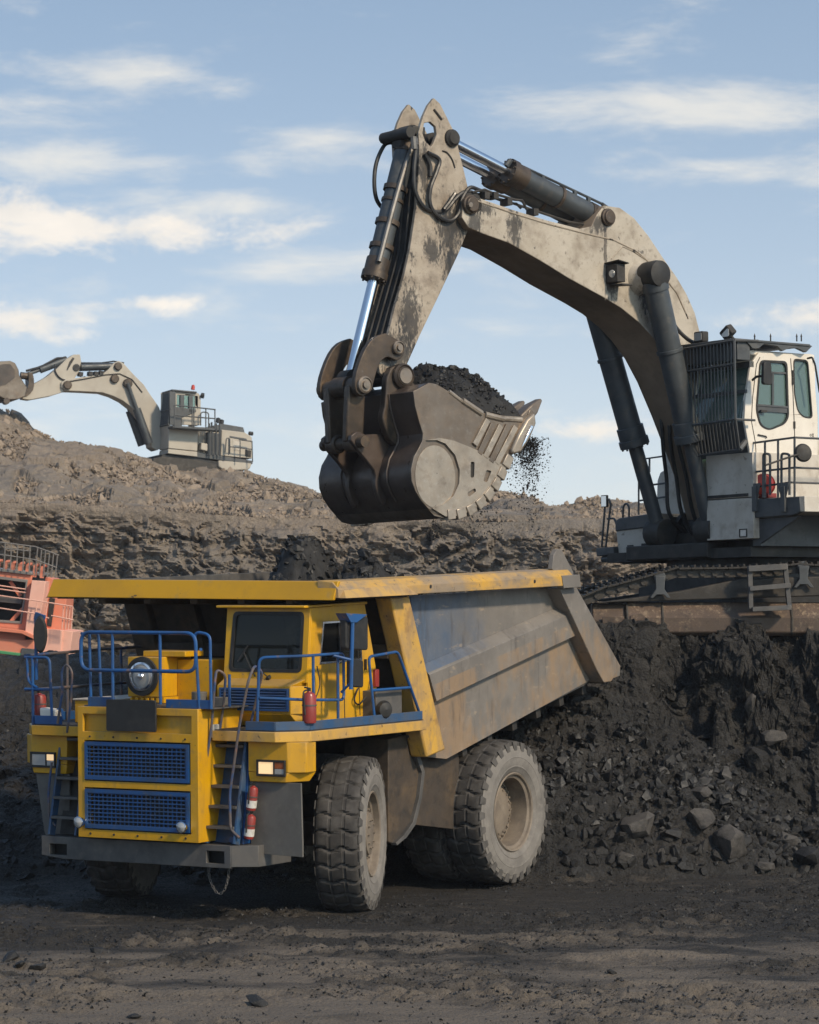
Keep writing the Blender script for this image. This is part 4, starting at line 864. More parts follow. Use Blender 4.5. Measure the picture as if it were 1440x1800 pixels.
mb = MB(); mb.tube(spline([(1.18, 1.15, 3.30), (1.17, 1.05, 3.45), (1.15, .95, 3.62)], 4), .010, 6); mb.beam((1.16, .85, 3.50), (1.13, 1.0, 3.72), .02, .015); mb.cyl((1.15, 1.38, 3.3), (1.22, 1.38, 3.27), .03, 10); mb.tube([(1.2, 1.38, 3.29), (1.19, 1.20, 3.42)], .008, 6); mb.build('wiper', M['black'], cab)
mb = MB(); mb.box(.0, .5, .95, 1.5, 2.7, 3.05); mb.box(-.08, .08, .95, 1.5, 3.05, 3.85); mb.build('driver_seat', M['seat'], cab, .03)
mb = MB(); mb.box(.75, 1.05, .75, 1.85, 2.7, 3.30); mb.box(.9, 1.0, .8, 1.0, 3.3, 3.4); mb.build('dashboard', M['dark'], cab, .03)
mb = MB(); mb.lathe([(.19, -.012), (.205, 0), (.19, .012), (.175, 0)], (.62, 1.3, 3.38), (.5, 0, 1), 28, True); mb.tube([(.62, 1.3, 3.38), (.80, 1.3, 3.15)], .02, 8); mb.build('steering_wheel', M['black'], cab)
MB().box(.98, 1.0, .98, 1.22, 3.42, 3.54).build('papers', M['white_tag'], cab)
MB().box(-.26, 1.0, .66, 1.94, 2.64, 2.66).build('cab_floor', M['dark'], cab)
mb = MB(); mb.tube(spline([(-.1, 2.02, 3.10), (.05, 2.05, 2.95), (-.08, 2.05, 2.88), (-.35, 2.05, 3.05), (-.42, 2.03, 3.2)], 6), .012, 6); mb.tube(spline([(1.05, 2.05, 3.0), (.98, 2.08, 3.2), (1.02, 2.06, 3.45)], 5), .008, 6); mb.build('cable', M['hose'], truck)
# mirrors
def mirror(px0, py0, px1, py1, y=2.42, th=.05):
    q = T.xz(y, [(px0, py0), (px1, py0 + 2), (px1, py1), (px0, py1 - 2)]); MB().prism('y', rnd2(q, .05), y - th, y + th).build('side_mirror', M['black'], truck, .015)
mirror(603, 1082, 642, 1143); mirror(614, 1158, 634, 1209)
mb = MB(); a = T.on('y', 2.5, 620, 1085); b = T.on('y', 2.5, 617, 1212); mb.tube([a, b], .028, 8); mb.tube(fillet([T.on('y', 2.5, 617, 1160), T.on('y', 2.3, 585, 1152)], .02), .02, 8)
mb.tube([T.on('y', 2.5, 617, 1200), T.on('y', 2.34, 600, 1217)], .018, 8); mb.prism('y', T.xz(2.5, [(605, 1078), (643, 1080), (624, 1094), (614, 1094)]), 2.36, 2.53); mb.build('mirror_bracket', M['blue_rail'], truck)
mb = MB(); c = T.on('x', 1.95, 71, 1115); mb.lathe([(0, -.04), (.10, -.04), (.115, 0), (.10, .04), (0, .04)], (0, 0, 0), (1, .3, 0), 28); mb.v = [(c.x + x, c.y + y * .85, c.z + z * 2.3) for x, y, z in mb.v]; mb.build('round_mirror', M['black'], truck)
mb = MB(); mb.tube([T.on('x', 1.9, 64, 1195), T.on('x', 1.9, 63, 1085)], .025, 8); mb.beam(T.on('x', 1.92, 62, 1082), T.on('x', 1.92, 78, 1088), .04, .1); mb.build('mirror_bracket', M['blue_rail'], truck)
# headlamp housing on the hood
sl = part('search_lamp')
MB().box(.75, 1.5, -.78, -.22, 3.0, 3.56).build('lamp_box', Y_, sl, .015); MB().box(.4, 1.1, -.22, .35, 2.92, 3.52).build('air_box', Y_, sl, .015); MB().box(.9, 1.35, -.62, .1, 3.56, 3.64).build('lamp_box_lid', Y_, sl, .01)
mb = MB(); mb.lathe([(.255, 0), (.275, .03), (.27, .06), (.215, .065), (.205, .03)], (1.5, -.5, 3.29), (1, 0, 0), 40); mb.build('lamp_ring', M['black'], sl)
mb = MB(); mb.lathe([(.21, .02), (.17, .045), (.10, .06), (0, .065)], (1.5, -.5, 3.29), (1, 0, 0), 40); mb.build('lamp_lens', M['lens'], sl); mb = MB(); mb.lathe([(.20, .065), (.17, .07), (.165, .055)], (1.51, -.5, 3.29), (1, 0, 0), 40); mb.lathe([(.05, .07), (.04, .085), (0, .09)], (1.51, -.5, 3.29), (1, 0, 0), 20); mb.build('lamp_reflector', M['chrome'], sl)
mb = MB(); mb.box(1.1, 1.45, -.75, -.2, 2.92, 3.0); 
for i in range(6): mb.box(1.45, 1.5, -.74 + i * .09, -.70 + i * .09, 2.93, 2.99)
mb.build('lamp_base', M['yellow'], sl)
mb = MB(); mb.cyl((1.3, .30, 2.9), (1.3, .30, 3.08), .11, 16); mb.box(1.2, 1.5, .62, .85, 2.9, 3.02); mb.cyl((1.2, .55, 2.9), (1.2, .55, 3.0), .07, 12); mb.build('engine_fittings', M['apron'], truck, .01)
mb = MB(); mb.tube(spline([(1.1, .95, 2.95), (.9, .8, 3.1), (.5, .55, 3.35), (.2, .3, 3.5)], 5), .10, 12); mb.build('air_duct', Y_, truck)
# storage box on the far deck, fuse box by the cab
mb = MB(); mb.box(.1, 1.45, -1.75, -1.05, 2.613, 2.93); mb.build('battery_box', M['yellow'], truck, .012); MB().box(.08, 1.47, -1.77, -1.03, 2.931, 2.955).build('battery_box_lid', M['towerwhite'], truck, .006)
mb = MB(); mb.box(-.95, -.25, 1.55, 2.22, 2.613, 3.06); mb.build('tool_box', M['steel'], truck, .01); mb = MB(); mb.lathe([(0, -.08), (.10, -.06), (.13, 0), (.10, .06), (0, .08)], (-.28, 2.33, 2.80), (.5, .86, 0), 20); mb.build('tank_cap', M['black'], truck)
MB().box(-.62, -.52, 2.0, 2.05, 3.1, 3.35).build('red_box', M['redreel'], truck, .01)

# ---- dump body
body = part('dump_body')
ri = [(1.07, 4.35), (1.07, 4.60), (.95, 4.615), (-5.55, 4.74), (-5.62, 4.47)]
# canopy front rim: a channel that narrows to its ends
mb = MB(); mb.hexa([(1.12, -2.46, 4.385), (1.16, -2.46, 4.385), (1.14, 2.40, 4.345), (1.08, 2.40, 4.345), (1.02, -2.40, 4.645), (1.08, -2.40, 4.645), (1.06, 2.44, 4.605), (1.0, 2.44, 4.605)])
mb.build('canopy_rim', M['canopy'], body, .01)
MB().prism('y', [(1.02, 4.40), (1.02, 4.36), (-.85, 4.36), (-.85, 4.42)], -2.38, 2.38).build('canopy_plate', M['underbody'], body, .006)
mb = MB()
for y in (-1.6, -.8, 0, .8, 1.6): mb.beam((1.0, y, 4.34), (-.75, y, 4.30), .12, .10)
mb.build('canopy_beam', M['underbody'], body, .01)
for s in (1, -1):
    mb = MB()
    P = lambda y, z: (y * s, z)
    sec = lambda x, zt, zb: [(x, 2.12 * s, zt), (x, 2.36 * s, zt - .02), (x, 2.46 * s, zt - .12), (x, 2.46 * s, zb), (x, 2.12 * s, zb)]
    a, b = sec(1.09, 4.615, 4.375), sec(-5.72, 4.745, 4.475); mb.add(a + b, [tuple(range(5)), tuple(range(9, 4, -1))] + [(i, i + 5, (i + 1) % 5 + 5, (i + 1) % 5) for i in range(5)])
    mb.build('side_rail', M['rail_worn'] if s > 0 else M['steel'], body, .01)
    mb = MB(); mb.hexa([(1.06, 2.46 * s, 4.375), (1.06, 2.56 * s, 4.375), (-.85, 2.56 * s, 4.40), (-.85, 2.46 * s, 4.40), (.95, 2.46 * s, 4.48), (.95, 2.462 * s, 4.48), (-.6, 2.462 * s, 4.55), (-.6, 2.46 * s, 4.55)]); mb.build('rock_ledge', M['yellow_worn_lit'], body, .006)
    mb = MB(); mb.prism('y', T.xz(2.1, [(722, 1048), (988, 1030), (1065, 1196), (1052, 1188), (785, 1334), (745, 1330)]), 2.06 * s, 2.10 * s); mb.build('side_plate', M['bodyside'], body)
    # front corner post, folded
    pts = T.xz(2.3, [(690, 1050), (722, 1046), (786, 1318), (753, 1332)])
    mb = MB(); mb.prism('y', pts, 2.0 * s, (2.28 if s > 0 else 2.42) * s); mb.build('front_post', M['yellow_worn_lit'] if s > 0 else M['underbody'], body, .03)
    q0 = T.xz(2.26, [(757, 1186), (1012, 1076), (1030, 1110), (770, 1233)])
    zt = [(a, b) for a, b in q0]; mb = MB(); i0, i1, i2, i3 = zt
    mb.hexa([(i3[0], 2.10 * s, i3[1] - .03), (i3[0], 2.24 * s, i3[1]), (i2[0], 2.24 * s, i2[1]), (i2[0], 2.10 * s, i2[1] - .03), (i0[0], 2.10 * s, i0[1] + .14), (i0[0], 2.24 * s, i0[1]), (i1[0], 2.24 * s, i1[1]), (i1[0], 2.10 * s, i1[1] + .14)]); mb.build('side_rib', M['bodyside'], body, .008)
    mb = MB(); mb.prism('y', T.xz(2.34, [(984, 1034), (1013, 1031), (1092, 1172), (1075, 1198), (1062, 1200), (1050, 1178)]), 2.06 * s, 2.34 * s); mb.build('tail_post', M['bodyside'], body, .012)
    mb = MB(); mb.prism('y', T.xz(2.4, [(975, 1000), (978, 975), (984, 965), (992, 967), (1012, 1005), (1013, 1032), (986, 1032), (982, 1010)]), 2.28 * s, 2.36 * s); mb.prism('y', T.xz(2.4, [(981, 1012), (1012, 1010), (1014, 1032), (984, 1034)]), 2.36 * s, 2.475 * s); mb.build('tail_ear', M['bodyside'], body, .006)
    mb = MB()
    for (px, py) in ((757, 1031), (940, 1022)): c = T.on('y', 2.46, px, py); mb.lathe([(0, .004), (.028, .006), (.028, 0)], (c.x, 2.46 * s, c.z), (0, s, 0), 14)
    mb.build('rail_hole', M['black'], body)
# floor, front wall, ribs under the floor
mb = MB(); A, Bq = T.on('y', 2.1, 785, 1334), T.on('y', 2.1, 1062, 1192); 
mb.beam((A.x - .05, 0, A.z + .06), (Bq.x, 0, Bq.z + .06), 4.12, .06); mb.build('floor_plate', M['steel'], body)
mb = MB(); A2 = T.on('y', 2.3, 700, 1048); B2 = T.on('y', 2.3, 765, 1330)
mb.beam((A2.x, 0, A2.z), (B2.x - .0, 0, B2.z), 4.1, .05, (1, 0, 0)); 
for f in (.35, .68):
    x = A2.x + (B2.x - A2.x) * f; z = A2.z + (B2.z - A2.z) * f; mb.box(x, x + .18, -2.02, 2.02, z - .08, z + .12)
for s in (1, -1): mb.beam((A2.x + .05, 1.2 * s, A2.z), (B2.x + .05, 1.2 * s, B2.z), .15, .25, (1, 0, 0))
mb.build('front_wall', M['underbody'], body, .01)
u = (Bq - A).normalized(); rb = None
for i in range(7):
    p = A + u * (.75 + i * .78)
    if rb is None: rb = MB().box(-.07, .07, -1.98, 1.98, -.15, .0).build('floor_rib', M['dark'], body, .01); rb.location = (p.x, 0, p.z); rb.rotation_euler = (0, math.atan2(-u.z, u.x) + math.pi, 0)
    else: dup(rb, body, (p.x, 0, p.z))
mb = MB(); mb.hexa([(-7.2, -2.3, 2.95), (-7.2, 2.3, 2.95), (-7.6, 2.3, 3.0), (-7.6, -2.3, 3.0), (-7.15, -2.3, 3.08), (-7.15, 2.3, 3.08), (-7.62, 2.3, 3.18), (-7.62, -2.3, 3.18)]); mb.build('tail_lip', M['bodyside'], body, .01)

# ---- coal in the body
def mound(name, xs, ys, fn, parent, m, label, fr, nrock, rs, amp=.10):
    XX, YY = np.meshgrid(xs, ys); ZZ = fn(XX, YY); ZZ = ZZ + fbm(XX * 2.5, YY * 2.5, 0, 5, 3) * amp + (cells(XX * 4, YY * 4, 3)[0] - .5) * .07
    v = np.stack([XX, YY, ZZ], -1).reshape(-1, 3); o = mesh_np(name, v, grid_faces(len(ys), len(xs)), m); tag(o, label, kind='stuff')
    o.location = fr.o; o.rotation_euler = fr.eul
    n = nrock; x = rng.uniform(xs[0], xs[-1], n); y = rng.uniform(ys[0], ys[-1], n); z = fn(x, y) + fbm(x * 2.5, y * 2.5, 0, 5, 3) * amp; ok = z > zmin_
    o2 = scatter(name, np.stack([x, y, z], -1)[ok], rs * (.35 + rng.random(n)[ok] ** 3 * 2.2), M['coal']); o2.location = fr.o; o2.rotation_euler = fr.eul; tag(o2, label.replace('heap', 'lumps'), kind='stuff')
def fload(x, y):
    g = lambda cx, cy, h, s, t: h * np.exp(-((x - cx) / s) ** 2 - ((y - cy) / t) ** 2)
    return 3.1 - .2 * (x + 1) + np.minimum(1.50, np.maximum(g(-3.5, -1.12, 1.75, .75, .62), np.maximum(g(-3.8, -.15, 1.20, .9, .7), g(-4.2, .4, .9, .9, .7))))
zmin_ = 3
mound('coal_load', np.linspace(-6.2, -1.6, 110), np.linspace(-2.0, 2.0, 100), fload, None, M['coalfine'], 'black coal heap already lying in the dump truck body', T, 5000, .055, .30)

# ------------------------------------------------------------------ the excavator on the bench
s52, c52 = math.sin(R(52)), math.cos(R(52))
X_ = Frame((4.85 + 1.3 * s52, 51 + 1.3 * c52, 3.72), R(218), 0, R(1.3))
ex = thing('excavator', X_, 'big weathered white excavator on the coal bench, holding a full bucket over the truck', 'excavator')
def xpart(name):
    o = bpy.data.objects.new(name, None); COL.objects.link(o); o.empty_display_size = .2; o.parent = ex; return o
def V3(fr, y, px, py): return fr.on('y', y, px, py)
WH = M['white']
# boom
stain(M['stickwhite'], X_, .36, [(808, 385, .38, .5), (790, 405, .35, .6), (745, 300, .14, .6), (795, 470, .25, .5), (720, 560, .30, .7), (700, 620, .5, .5), (760, 440, .25, .3)])
stain(M['white'], X_, .5, [(846, 366, .45, .14), (905, 400, .22, .45), (1050, 395, .3, .22), (1064, 430, .05, .8), (835, 390, .2, .3), (1143, 520, .35, .5), (1075, 500, .2, .3), (1215, 640, .5, .4)])
boom = xpart('boom')
up = [(815, 352), (822, 344), (840, 347), (900, 368), (965, 388), (1020, 402), (1040, 398), (1050, 376), (1062, 361), (1090, 365), (1115, 383), (1140, 414), (1166, 453), (1190, 487), (1207, 516), (1222, 550), (1231, 585), (1262, 680), (1290, 780), (1310, 870), (1318, 915), (1312, 935)]
dn = [(1296, 945), (1280, 936), (1278, 910), (1266, 862), (1246, 805), (1216, 726), (1190, 664), (1168, 622), (1145, 590), (1124, 567), (1093, 542), (1062, 523), (1031, 506), (1000, 489), (950, 458), (895, 427), (850, 411), (824, 400), (812, 382)]
prof = [(q.x, q.z) for q in [V3(X_, .5, *p) for p in up + dn]]
b0 = MB().prism('y', prof, -.5, .5); ob = b0.build('boom_box', WH, boom, .012)
def slot2(o, m2, test):
    o.data.materials.append(m2)
    for p in o.data.polygons:
        if test(p): p.material_index = 1
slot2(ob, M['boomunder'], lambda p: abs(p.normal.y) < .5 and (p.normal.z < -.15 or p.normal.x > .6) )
# raised weld seam and flange line along the upper side
seam = [(836, 352), (900, 374), (965, 394), (1040, 413), (1080, 422), (1120, 442), (1160, 478), (1190, 515), (1210, 560)]
mb = MB(); mb.tube([V3(X_, .502, *p) for p in seam], .014, 6); mb.tube([V3(X_, .50, *p) for p in [(1075, 455), (1094, 433), (1112, 441), (1138, 458), (1160, 475), (1172, 478)]], .013, 6)
for py in ((1062, 410), (1180, 500)): pass
mb.tube([V3(X_, .50, *p) for p in [(1064, 408), (1064, 528)]], .006, 4); mb.build('weld_seam', M['stickwhite'], boom)
mb = MB()
for p, r, h in (((826, 360), .13, .10), ((1068, 382), .12, .09)):
    c = V3(X_, .5, *p); mb.lathe([(r * 1.25, 0), (r * 1.2, h * .5), (r, h * .55), (r * .9, h), (0, h)], (c.x, .5, c.z), (0, 1, 0), 24)
    mb.lathe([(r * 1.25, 0), (r * 1.2, h * .5), (r, h), (0, h)], (c.x, -.5, c.z), (0, -1, 0), 24)
mb.build('pin_boss', M['link'], boom, .01)
mb = MB(); c = V3(X_, .6, 826, 360); mb.cyl((c.x, .58, c.z), (c.x, .63, c.z), .045, 6); mb.build('pin_bolt', M['pinface'], boom)
# trunnion boss where the lift cylinders hang
c = V3(X_, .72, 1142, 488); TR = c.copy()
mb = MB(); mb.lathe([(.30, .48), (.26, .56), (.235, .60), (.22, .74)], (c.x, 0, c.z), (0, 1, 0), 32); mb.lathe([(.30, -.48), (.26, -.56), (.235, -.60), (.22, -.74)], (c.x, 0, c.z), (0, 1, 0), 32); mb.build('cylinder_boss', WH, boom)
# work lamp bracket on the boom
mb = MB(); q = V3(X_, .5, 1078, 482)
mb.box(q.x - .02, q.x + .16, .5, .78, q.z - .16, q.z + .14); mb.hexa([(q.x - .04, .5, q.z + .12), (q.x + .2, .5, q.z + .16), (q.x + .2, .86, q.z + .18), (q.x - .04, .86, q.z + .14), (q.x - .04, .5, q.z + .14), (q.x + .2, .5, q.z + .18), (q.x + .2, .86, q.z + .2), (q.x - .04, .86, q.z + .16)])
mb.hexa([(q.x - .12, .5, q.z - .2), (q.x + .1, .5, q.z - .2), (q.x + .1, .84, q.z - .22), (q.x - .12, .84, q.z - .22), (q.x - .12, .5, q.z - .17), (q.x + .1, .5, q.z - .17), (q.x + .1, .84, q.z - .19), (q.x - .12, .84, q.z - .19)])
mb.build('work_lamp', M['dark'], boom, .008); MB().lathe([(.07, 0), (.06, .02), (0, .03)], (q.x + .16, .66, q.z - .02), (1, .2, -.2), 16).build('work_lamp_lens', M['lens'], boom)
# stick
stick = xpart('stick')
plate = [(763, 172), (774, 182), (787, 208), (800, 234), (808, 268), (816, 300), (823, 330), (826, 360), (823, 405), (808, 442), (774, 515), (739, 588), (716, 640), (700, 668), (684, 672), (668, 655), (664, 632), (683, 587), (694, 542), (711, 483), (721, 438), (732, 365), (735, 317), (738, 270), (736, 232), (744, 205), (753, 185)]
hole = [(757, 214), (766, 222), (768, 236), (762, 252), (758, 258), (748, 248), (743, 234), (746, 216)]
def xz(y, pts, fr=X_): return [(q.x, q.z) for q in [fr.on('y', y, *p) for p in pts]]
sw = .36
near = xz(sw, plate); hl = xz(sw, hole)
mb = MB(); mb.prism('y', near, sw - .07, sw, holes=[hl]); mb.build('side_plate', M['stickwhite'], stick, .01)
mb = MB(); mb.prism('y', near, -sw, -sw + .07, holes=[hl]); mb.build('side_plate', M['stickwhite'], stick, .01)
inner = [(800, 234), (808, 268), (823, 330), (823, 405), (808, 442), (774, 515), (739, 588), (716, 640), (700, 668), (684, 668), (672, 650), (690, 585), (703, 542), (720, 483), (730, 438), (741, 365), (744, 317), (748, 290), (770, 262)]
mb = MB(); mb.prism('y', [(a, b) for a, b in xz(sw, inner)], -sw + .065, sw - .065); o = mb.build('stick_box', M['stickwhite'], stick, .01)
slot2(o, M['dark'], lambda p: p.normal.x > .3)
mb = MB(); 
for k in (-.16, .0, .16): mb.tube([(q.x + .03, k, q.z) for q in [V3(X_, sw, *p) for p in ((738, 330), (728, 440), (700, 540), (680, 610))]], .022, 6)
mb.build('grease_line', M['dark'], stick)
c = V3(X_, sw, 794, 243); mb = MB(); mb.lathe([(.15, -.02), (.14, .04), (.115, .06), (.10, .09), (0, .09)], (c.x, sw, c.z), (0, 1, 0), 22); ST = c.copy(); mb.cyl((c.x, -sw, c.z), (c.x, sw, c.z), .10, 16)
c2 = V3(X_, sw, 826, 360); mb.lathe([(.24, -.02), (.22, .05), (.18, .07), (0, .07)], (c2.x - .0, sw, c2.z), (0, 1, 0), 26); mb.cyl((c2.x, -.5, c2.z), (c2.x, .5, c2.z), .14, 18)
c3 = V3(X_, sw, 722, 232); mb.cyl((c3.x, -sw, c3.z), (c3.x, sw, c3.z), .09, 14); mb.build('stick_pin', M['dark'], stick)
mb = MB(); mb.tube([V3(X_, sw + .01, *p) for p in ((763, 192), (777, 210))], .018, 6); mb.tube(spline([V3(X_, sw + .01, *p) for p in ((778, 265), (786, 268), (795, 280), (800, 295))], 4), .012, 6); mb.build('stick_weld', M['dark'], stick)
# hydraulic cylinder helper
def cylinder(name, a, b, r, rod, frac, lines=True, parent=ex, gm=None):
    """barrel from a towards b, rod out to b"""
    a, b = Vector(a), Vector(b); d = b - a; e = a + d * frac; u = d.normalized(); t = part(name, parent); t.parent = parent
    m = gm or M['barrel']
    mb = MB(); mb.cyl(a + u * .1, e, r, 24); mb.build('barrel', m, t)
    mb = MB(); mb.cyl(e - u * .32, e - u * .02, r * 1.16, 20); mb.cyl(e - u * .10, e + u * .03, r * 1.28, 20); mb.cyl(a + d * frac * .45, a + d * frac * .45 + u * .06, r * 1.12, 20); mb.cyl(a + u * .12, a + u * .28, r * 1.1, 20)
    for k in range(10):
        an = 2 * math.pi * k / 10; q = u.orthogonal().normalized(); w = u.cross(q); p = e + (q * math.cos(an) + w * math.sin(an)) * r * 1.13; mb.cyl(p, p + u * .06, .02, 6)
    mb.build('gland', m if name == 'lift_cylinder' else M['link'], t, .006)
    mb = MB(); mb.cyl(e, b - u * .12, rod, 20); mb.build('rod', M['chrome'] if name != 'lift_cylinder' else M['barrel'], t)
    mb = MB(); side = Vector((0, 1, 0)); mb.cyl(a - side * r * .8, a + side * r * .8, r * 1.05, 18); mb.cyl(b - side * rod * 1.5, b + side * rod * 1.5, rod * 1.9, 18); mb.build('eye', M['dark'], t)
    return t
for s in (1, -1):
    a = (TR.x, .80 * s, TR.z + .04); bt = V3(X_, -.63, 1160, 937); b = (bt.x, .63 * s, bt.z)
    A, Bb = Vector(a), Vector(b); cylinder('lift_cylinder', A, Bb, .205, .125, .64)
mb = MB(); mb.lathe([(.20, .60), (.225, .66), (.235, .9), (.22, 1.0), (.12, 1.03), (0, 1.03)], (TR.x, 0, TR.z + .04), (0, 1, 0), 28); mb.build('trunnion_cap', M['black'], boom)
mb = MB(); mb.tube(spline([(TR.x - .1, .9, TR.z - .08), V3(X_, .8, 1167, 520), V3(X_, .75, 1185, 570), V3(X_, .8, 1215, 600), V3(X_, 1.0, 1240, 603)], 6), .035, 8); mb.build('hose', M['hose'], boom)
# stick cylinders above the boom
a0 = V3(X_, .2, 1052, 384); b0_ = V3(X_, .2, 800, 252)
for s in (1, -1): cylinder('stick_cylinder', (a0.x, .22 * s, a0.z), (ST.x, .22 * s, ST.z), .175, .085, .60)
mb = MB(); q1 = V3(X_, .3, 897, 282); q2 = V3(X_, .3, 1058, 358); mb.tube([q1, q2], .022, 6); mb.tube([q2, V3(X_, .3, 1068, 365), V3(X_, .2, 1080, 372)], .03, 6); mb.tube([q1, V3(X_, .28, 890, 292)], .05, 8)
for f in (.35, .7, .85): p = q1.lerp(q2, f); mb.beam(p, p - Vector((0, 0, .12)), .05, .06, (1, 0, 0))
mb.build('cylinder_line', M['barrel'], ex)
# bucket cylinder on the front of the stick
ba = V3(X_, 0, 718, 240); bb = V3(X_, 0, 614, 668)
bc = cylinder('bucket_cylinder', ba, bb, .165, .085, .585)
mb = MB(); u = (bb - ba).normalized(); L_ = (bb - ba).length
pp = [ba + u * .15 + Vector((.0, .20, 0)), ba + u * .5 + Vector((.06, .20, 0)), ba + u * (L_ * .30) + Vector((.10, .20, 0)), ba + u * (L_ * .52) + Vector((.12, .19, -.02))]
mb.tube(spline(pp, 4), .04, 8); mb.build('cylinder_pipe', M['pipe'], bc)
mb = MB()
for f in (.22, .36, .46): p = ba + u * L_ * f; mb.cyl(p - u * .04, p + u * .04, .20, 16)
mb.build('pipe_clamp', M['link'], bc)
mb = MB(); mb.box(ba.x - .1, ba.x + .16, -.32, .32, ba.z - .02, ba.z + .12); mb.box(ba.x + .02, ba.x + .25, -.12, .12, ba.z - .2, ba.z + .1); mb.build('hose_manifold', M['dark'], ex, .02)
# hoses round the stick head
H1 = [(-.36, [(690, 250), (676, 255), (662, 285), (658, 320), (662, 350), (674, 368)]),
      (.40, [(727, 243), (731, 262), (728, 300), (730, 335), (744, 362), (765, 372), (785, 368), (800, 350), (815, 338), (830, 338)]),
      (.42, [(752, 268), (772, 280), (768, 300), (757, 330), (756, 358), (768, 378), (790, 388), (806, 375), (812, 350), (826, 330), (845, 335), (870, 345)]),
      (.40, [(747, 270), (756, 290), (757, 310)]), (.46, [(800, 340), (790, 355), (780, 368)]), (.3, [(806, 336), (796, 350), (800, 366), (818, 352)])]
for y, pts in H1: MB().tube(spline([V3(X_, y, *p) for p in pts], 6), .034, 8).build('hose', M['hose'], ex)
mb = MB(); mb.tube([V3(X_, -.36, 700, 247), V3(X_, -.36, 688, 250)], .045, 8); mb.tube([V3(X_, .40, 727, 240), V3(X_, .40, 729, 262)], .05, 8); mb.tube(fillet([V3(X_, .3, 722, 243), V3(X_, .36, 731, 241), V3(X_, .4, 733, 255)], .04), .03, 8); mb.build('hose_fitting', M['pipe'], ex)
mb = MB()
for y, pts in ((.44, [(830, 338), (852, 333), (868, 340), (905, 351), (918, 352), (926, 368)]), (.36, [(838, 345), (860, 344), (890, 356), (908, 358), (916, 366)]), (.26, [(835, 340), (880, 350), (1000, 390), (1035, 396)])): mb.tube([V3(X_, y, *p) for p in pts], .022, 6)
for p in ((850, 345), (866, 345), (890, 356), (936, 374)): q = V3(X_, .4, *p); mb.box(q.x - .05, q.x + .05, .3, .5, q.z - .05, q.z + .06)
mb.build('boom_pipe', M['dark'], boom)
# bucket links
LK = M['link']
for s in (1, -1):
    y = .46 * s; o_ = [(697, 598), (706, 606), (706, 625), (694, 634), (680, 628), (668, 634), (660, 650), (654, 672), (648, 688), (636, 697), (624, 690), (621, 668), (628, 640), (640, 612), (655, 594), (675, 586)]
    mb = MB(); mb.prism('y', curve2(xz(.46, o_), 2), y - .05, y + .05); g = part('guide_lever', ex); mb.build('lever_plate', LK, g, .012)
    mb = MB()
    for p, r in (((636, 677), .135), ((695, 612), .11)): c = V3(X_, .46, *p); mb.lathe([(r, 0), (r, .05 * 1), (r * .8, .07), (r * .78, .05), (r * .45, .05), (r * .45, .09), (0, .09)], (c.x, y + .05 * s, c.z), (0, s, 0), 24)
    mb.build('lever_boss', M['pinface'] if s > 0 else LK, g)
c = V3(X_, .46, 636, 677); PL = c.copy()
mb = MB(); mb.cyl((c.x, -.5, c.z), (c.x, .5, c.z), .085, 18)
for a, b, r in ((-.40, -.22, .14), (-.18, .18, .17), (.22, .40, .14)): mb.cyl((c.x, a, c.z), (c.x, b, c.z), r, 20)
mb.build('link_pin', LK, ex)
lk = part('bucket_link', ex)
pb = V3(X_, .25, 622, 778)
for s in (1, -1): mb = MB(); mb.beam((PL.x, .28 * s, PL.z), (pb.x, .22 * s, pb.z), .34, .13, (0, 1, 0)); mb.cyl((pb.x, .12 * s, pb.z), (pb.x, .34 * s, pb.z), .15, 18); mb.build('link_arm', LK, lk, .03)
# bucket
bk = xpart('bucket'); BW = 1.2
shell = [(754, 673), (726, 688), (729, 713), (736, 740), (743, 762), (742, 774), (736, 787), (727, 803), (722, 825), (723, 845), (730, 864), (740, 880), (751, 893), (763, 903), (780, 908), (800, 908), (827, 899), (852, 879), (873, 851), (888, 822), (903, 795), (915, 770), (926, 748), (934, 727)]
so = [Vector((a, 0, b)) for a, b in xz(BW, shell)]
def offs(P, d):
    out = []
    for i, p in enumerate(P):
        t = (P[min(i + 1, len(P) - 1)] - P[max(i - 1, 0)]).normalized(); out.append(p + Vector((t.z, 0, -t.x)) * d)
    return out
cen = Vector((sum(p.x for p in so) / len(so), 0, sum(p.z for p in so) / len(so)))
inn_ = [p + (cen - p).normalized() * .06 for p in so]
poly = [(p.x, p.z) for p in so] + [(p.x, p.z) for p in reversed(inn_)]
MB().prism('y', poly, -BW, BW).build('bucket_shell', M['bucketdark'], bk, .008, angle=25)
cut = [(p.x, p.z) for p in so]
sp = [(754, 673), (766, 675), (787, 687), (815, 706), (846, 725), (880, 730), (916, 734), (934, 727)]
sidepoly = cut[1:-1] + [(a, b) for a, b in reversed(xz(BW, sp))]
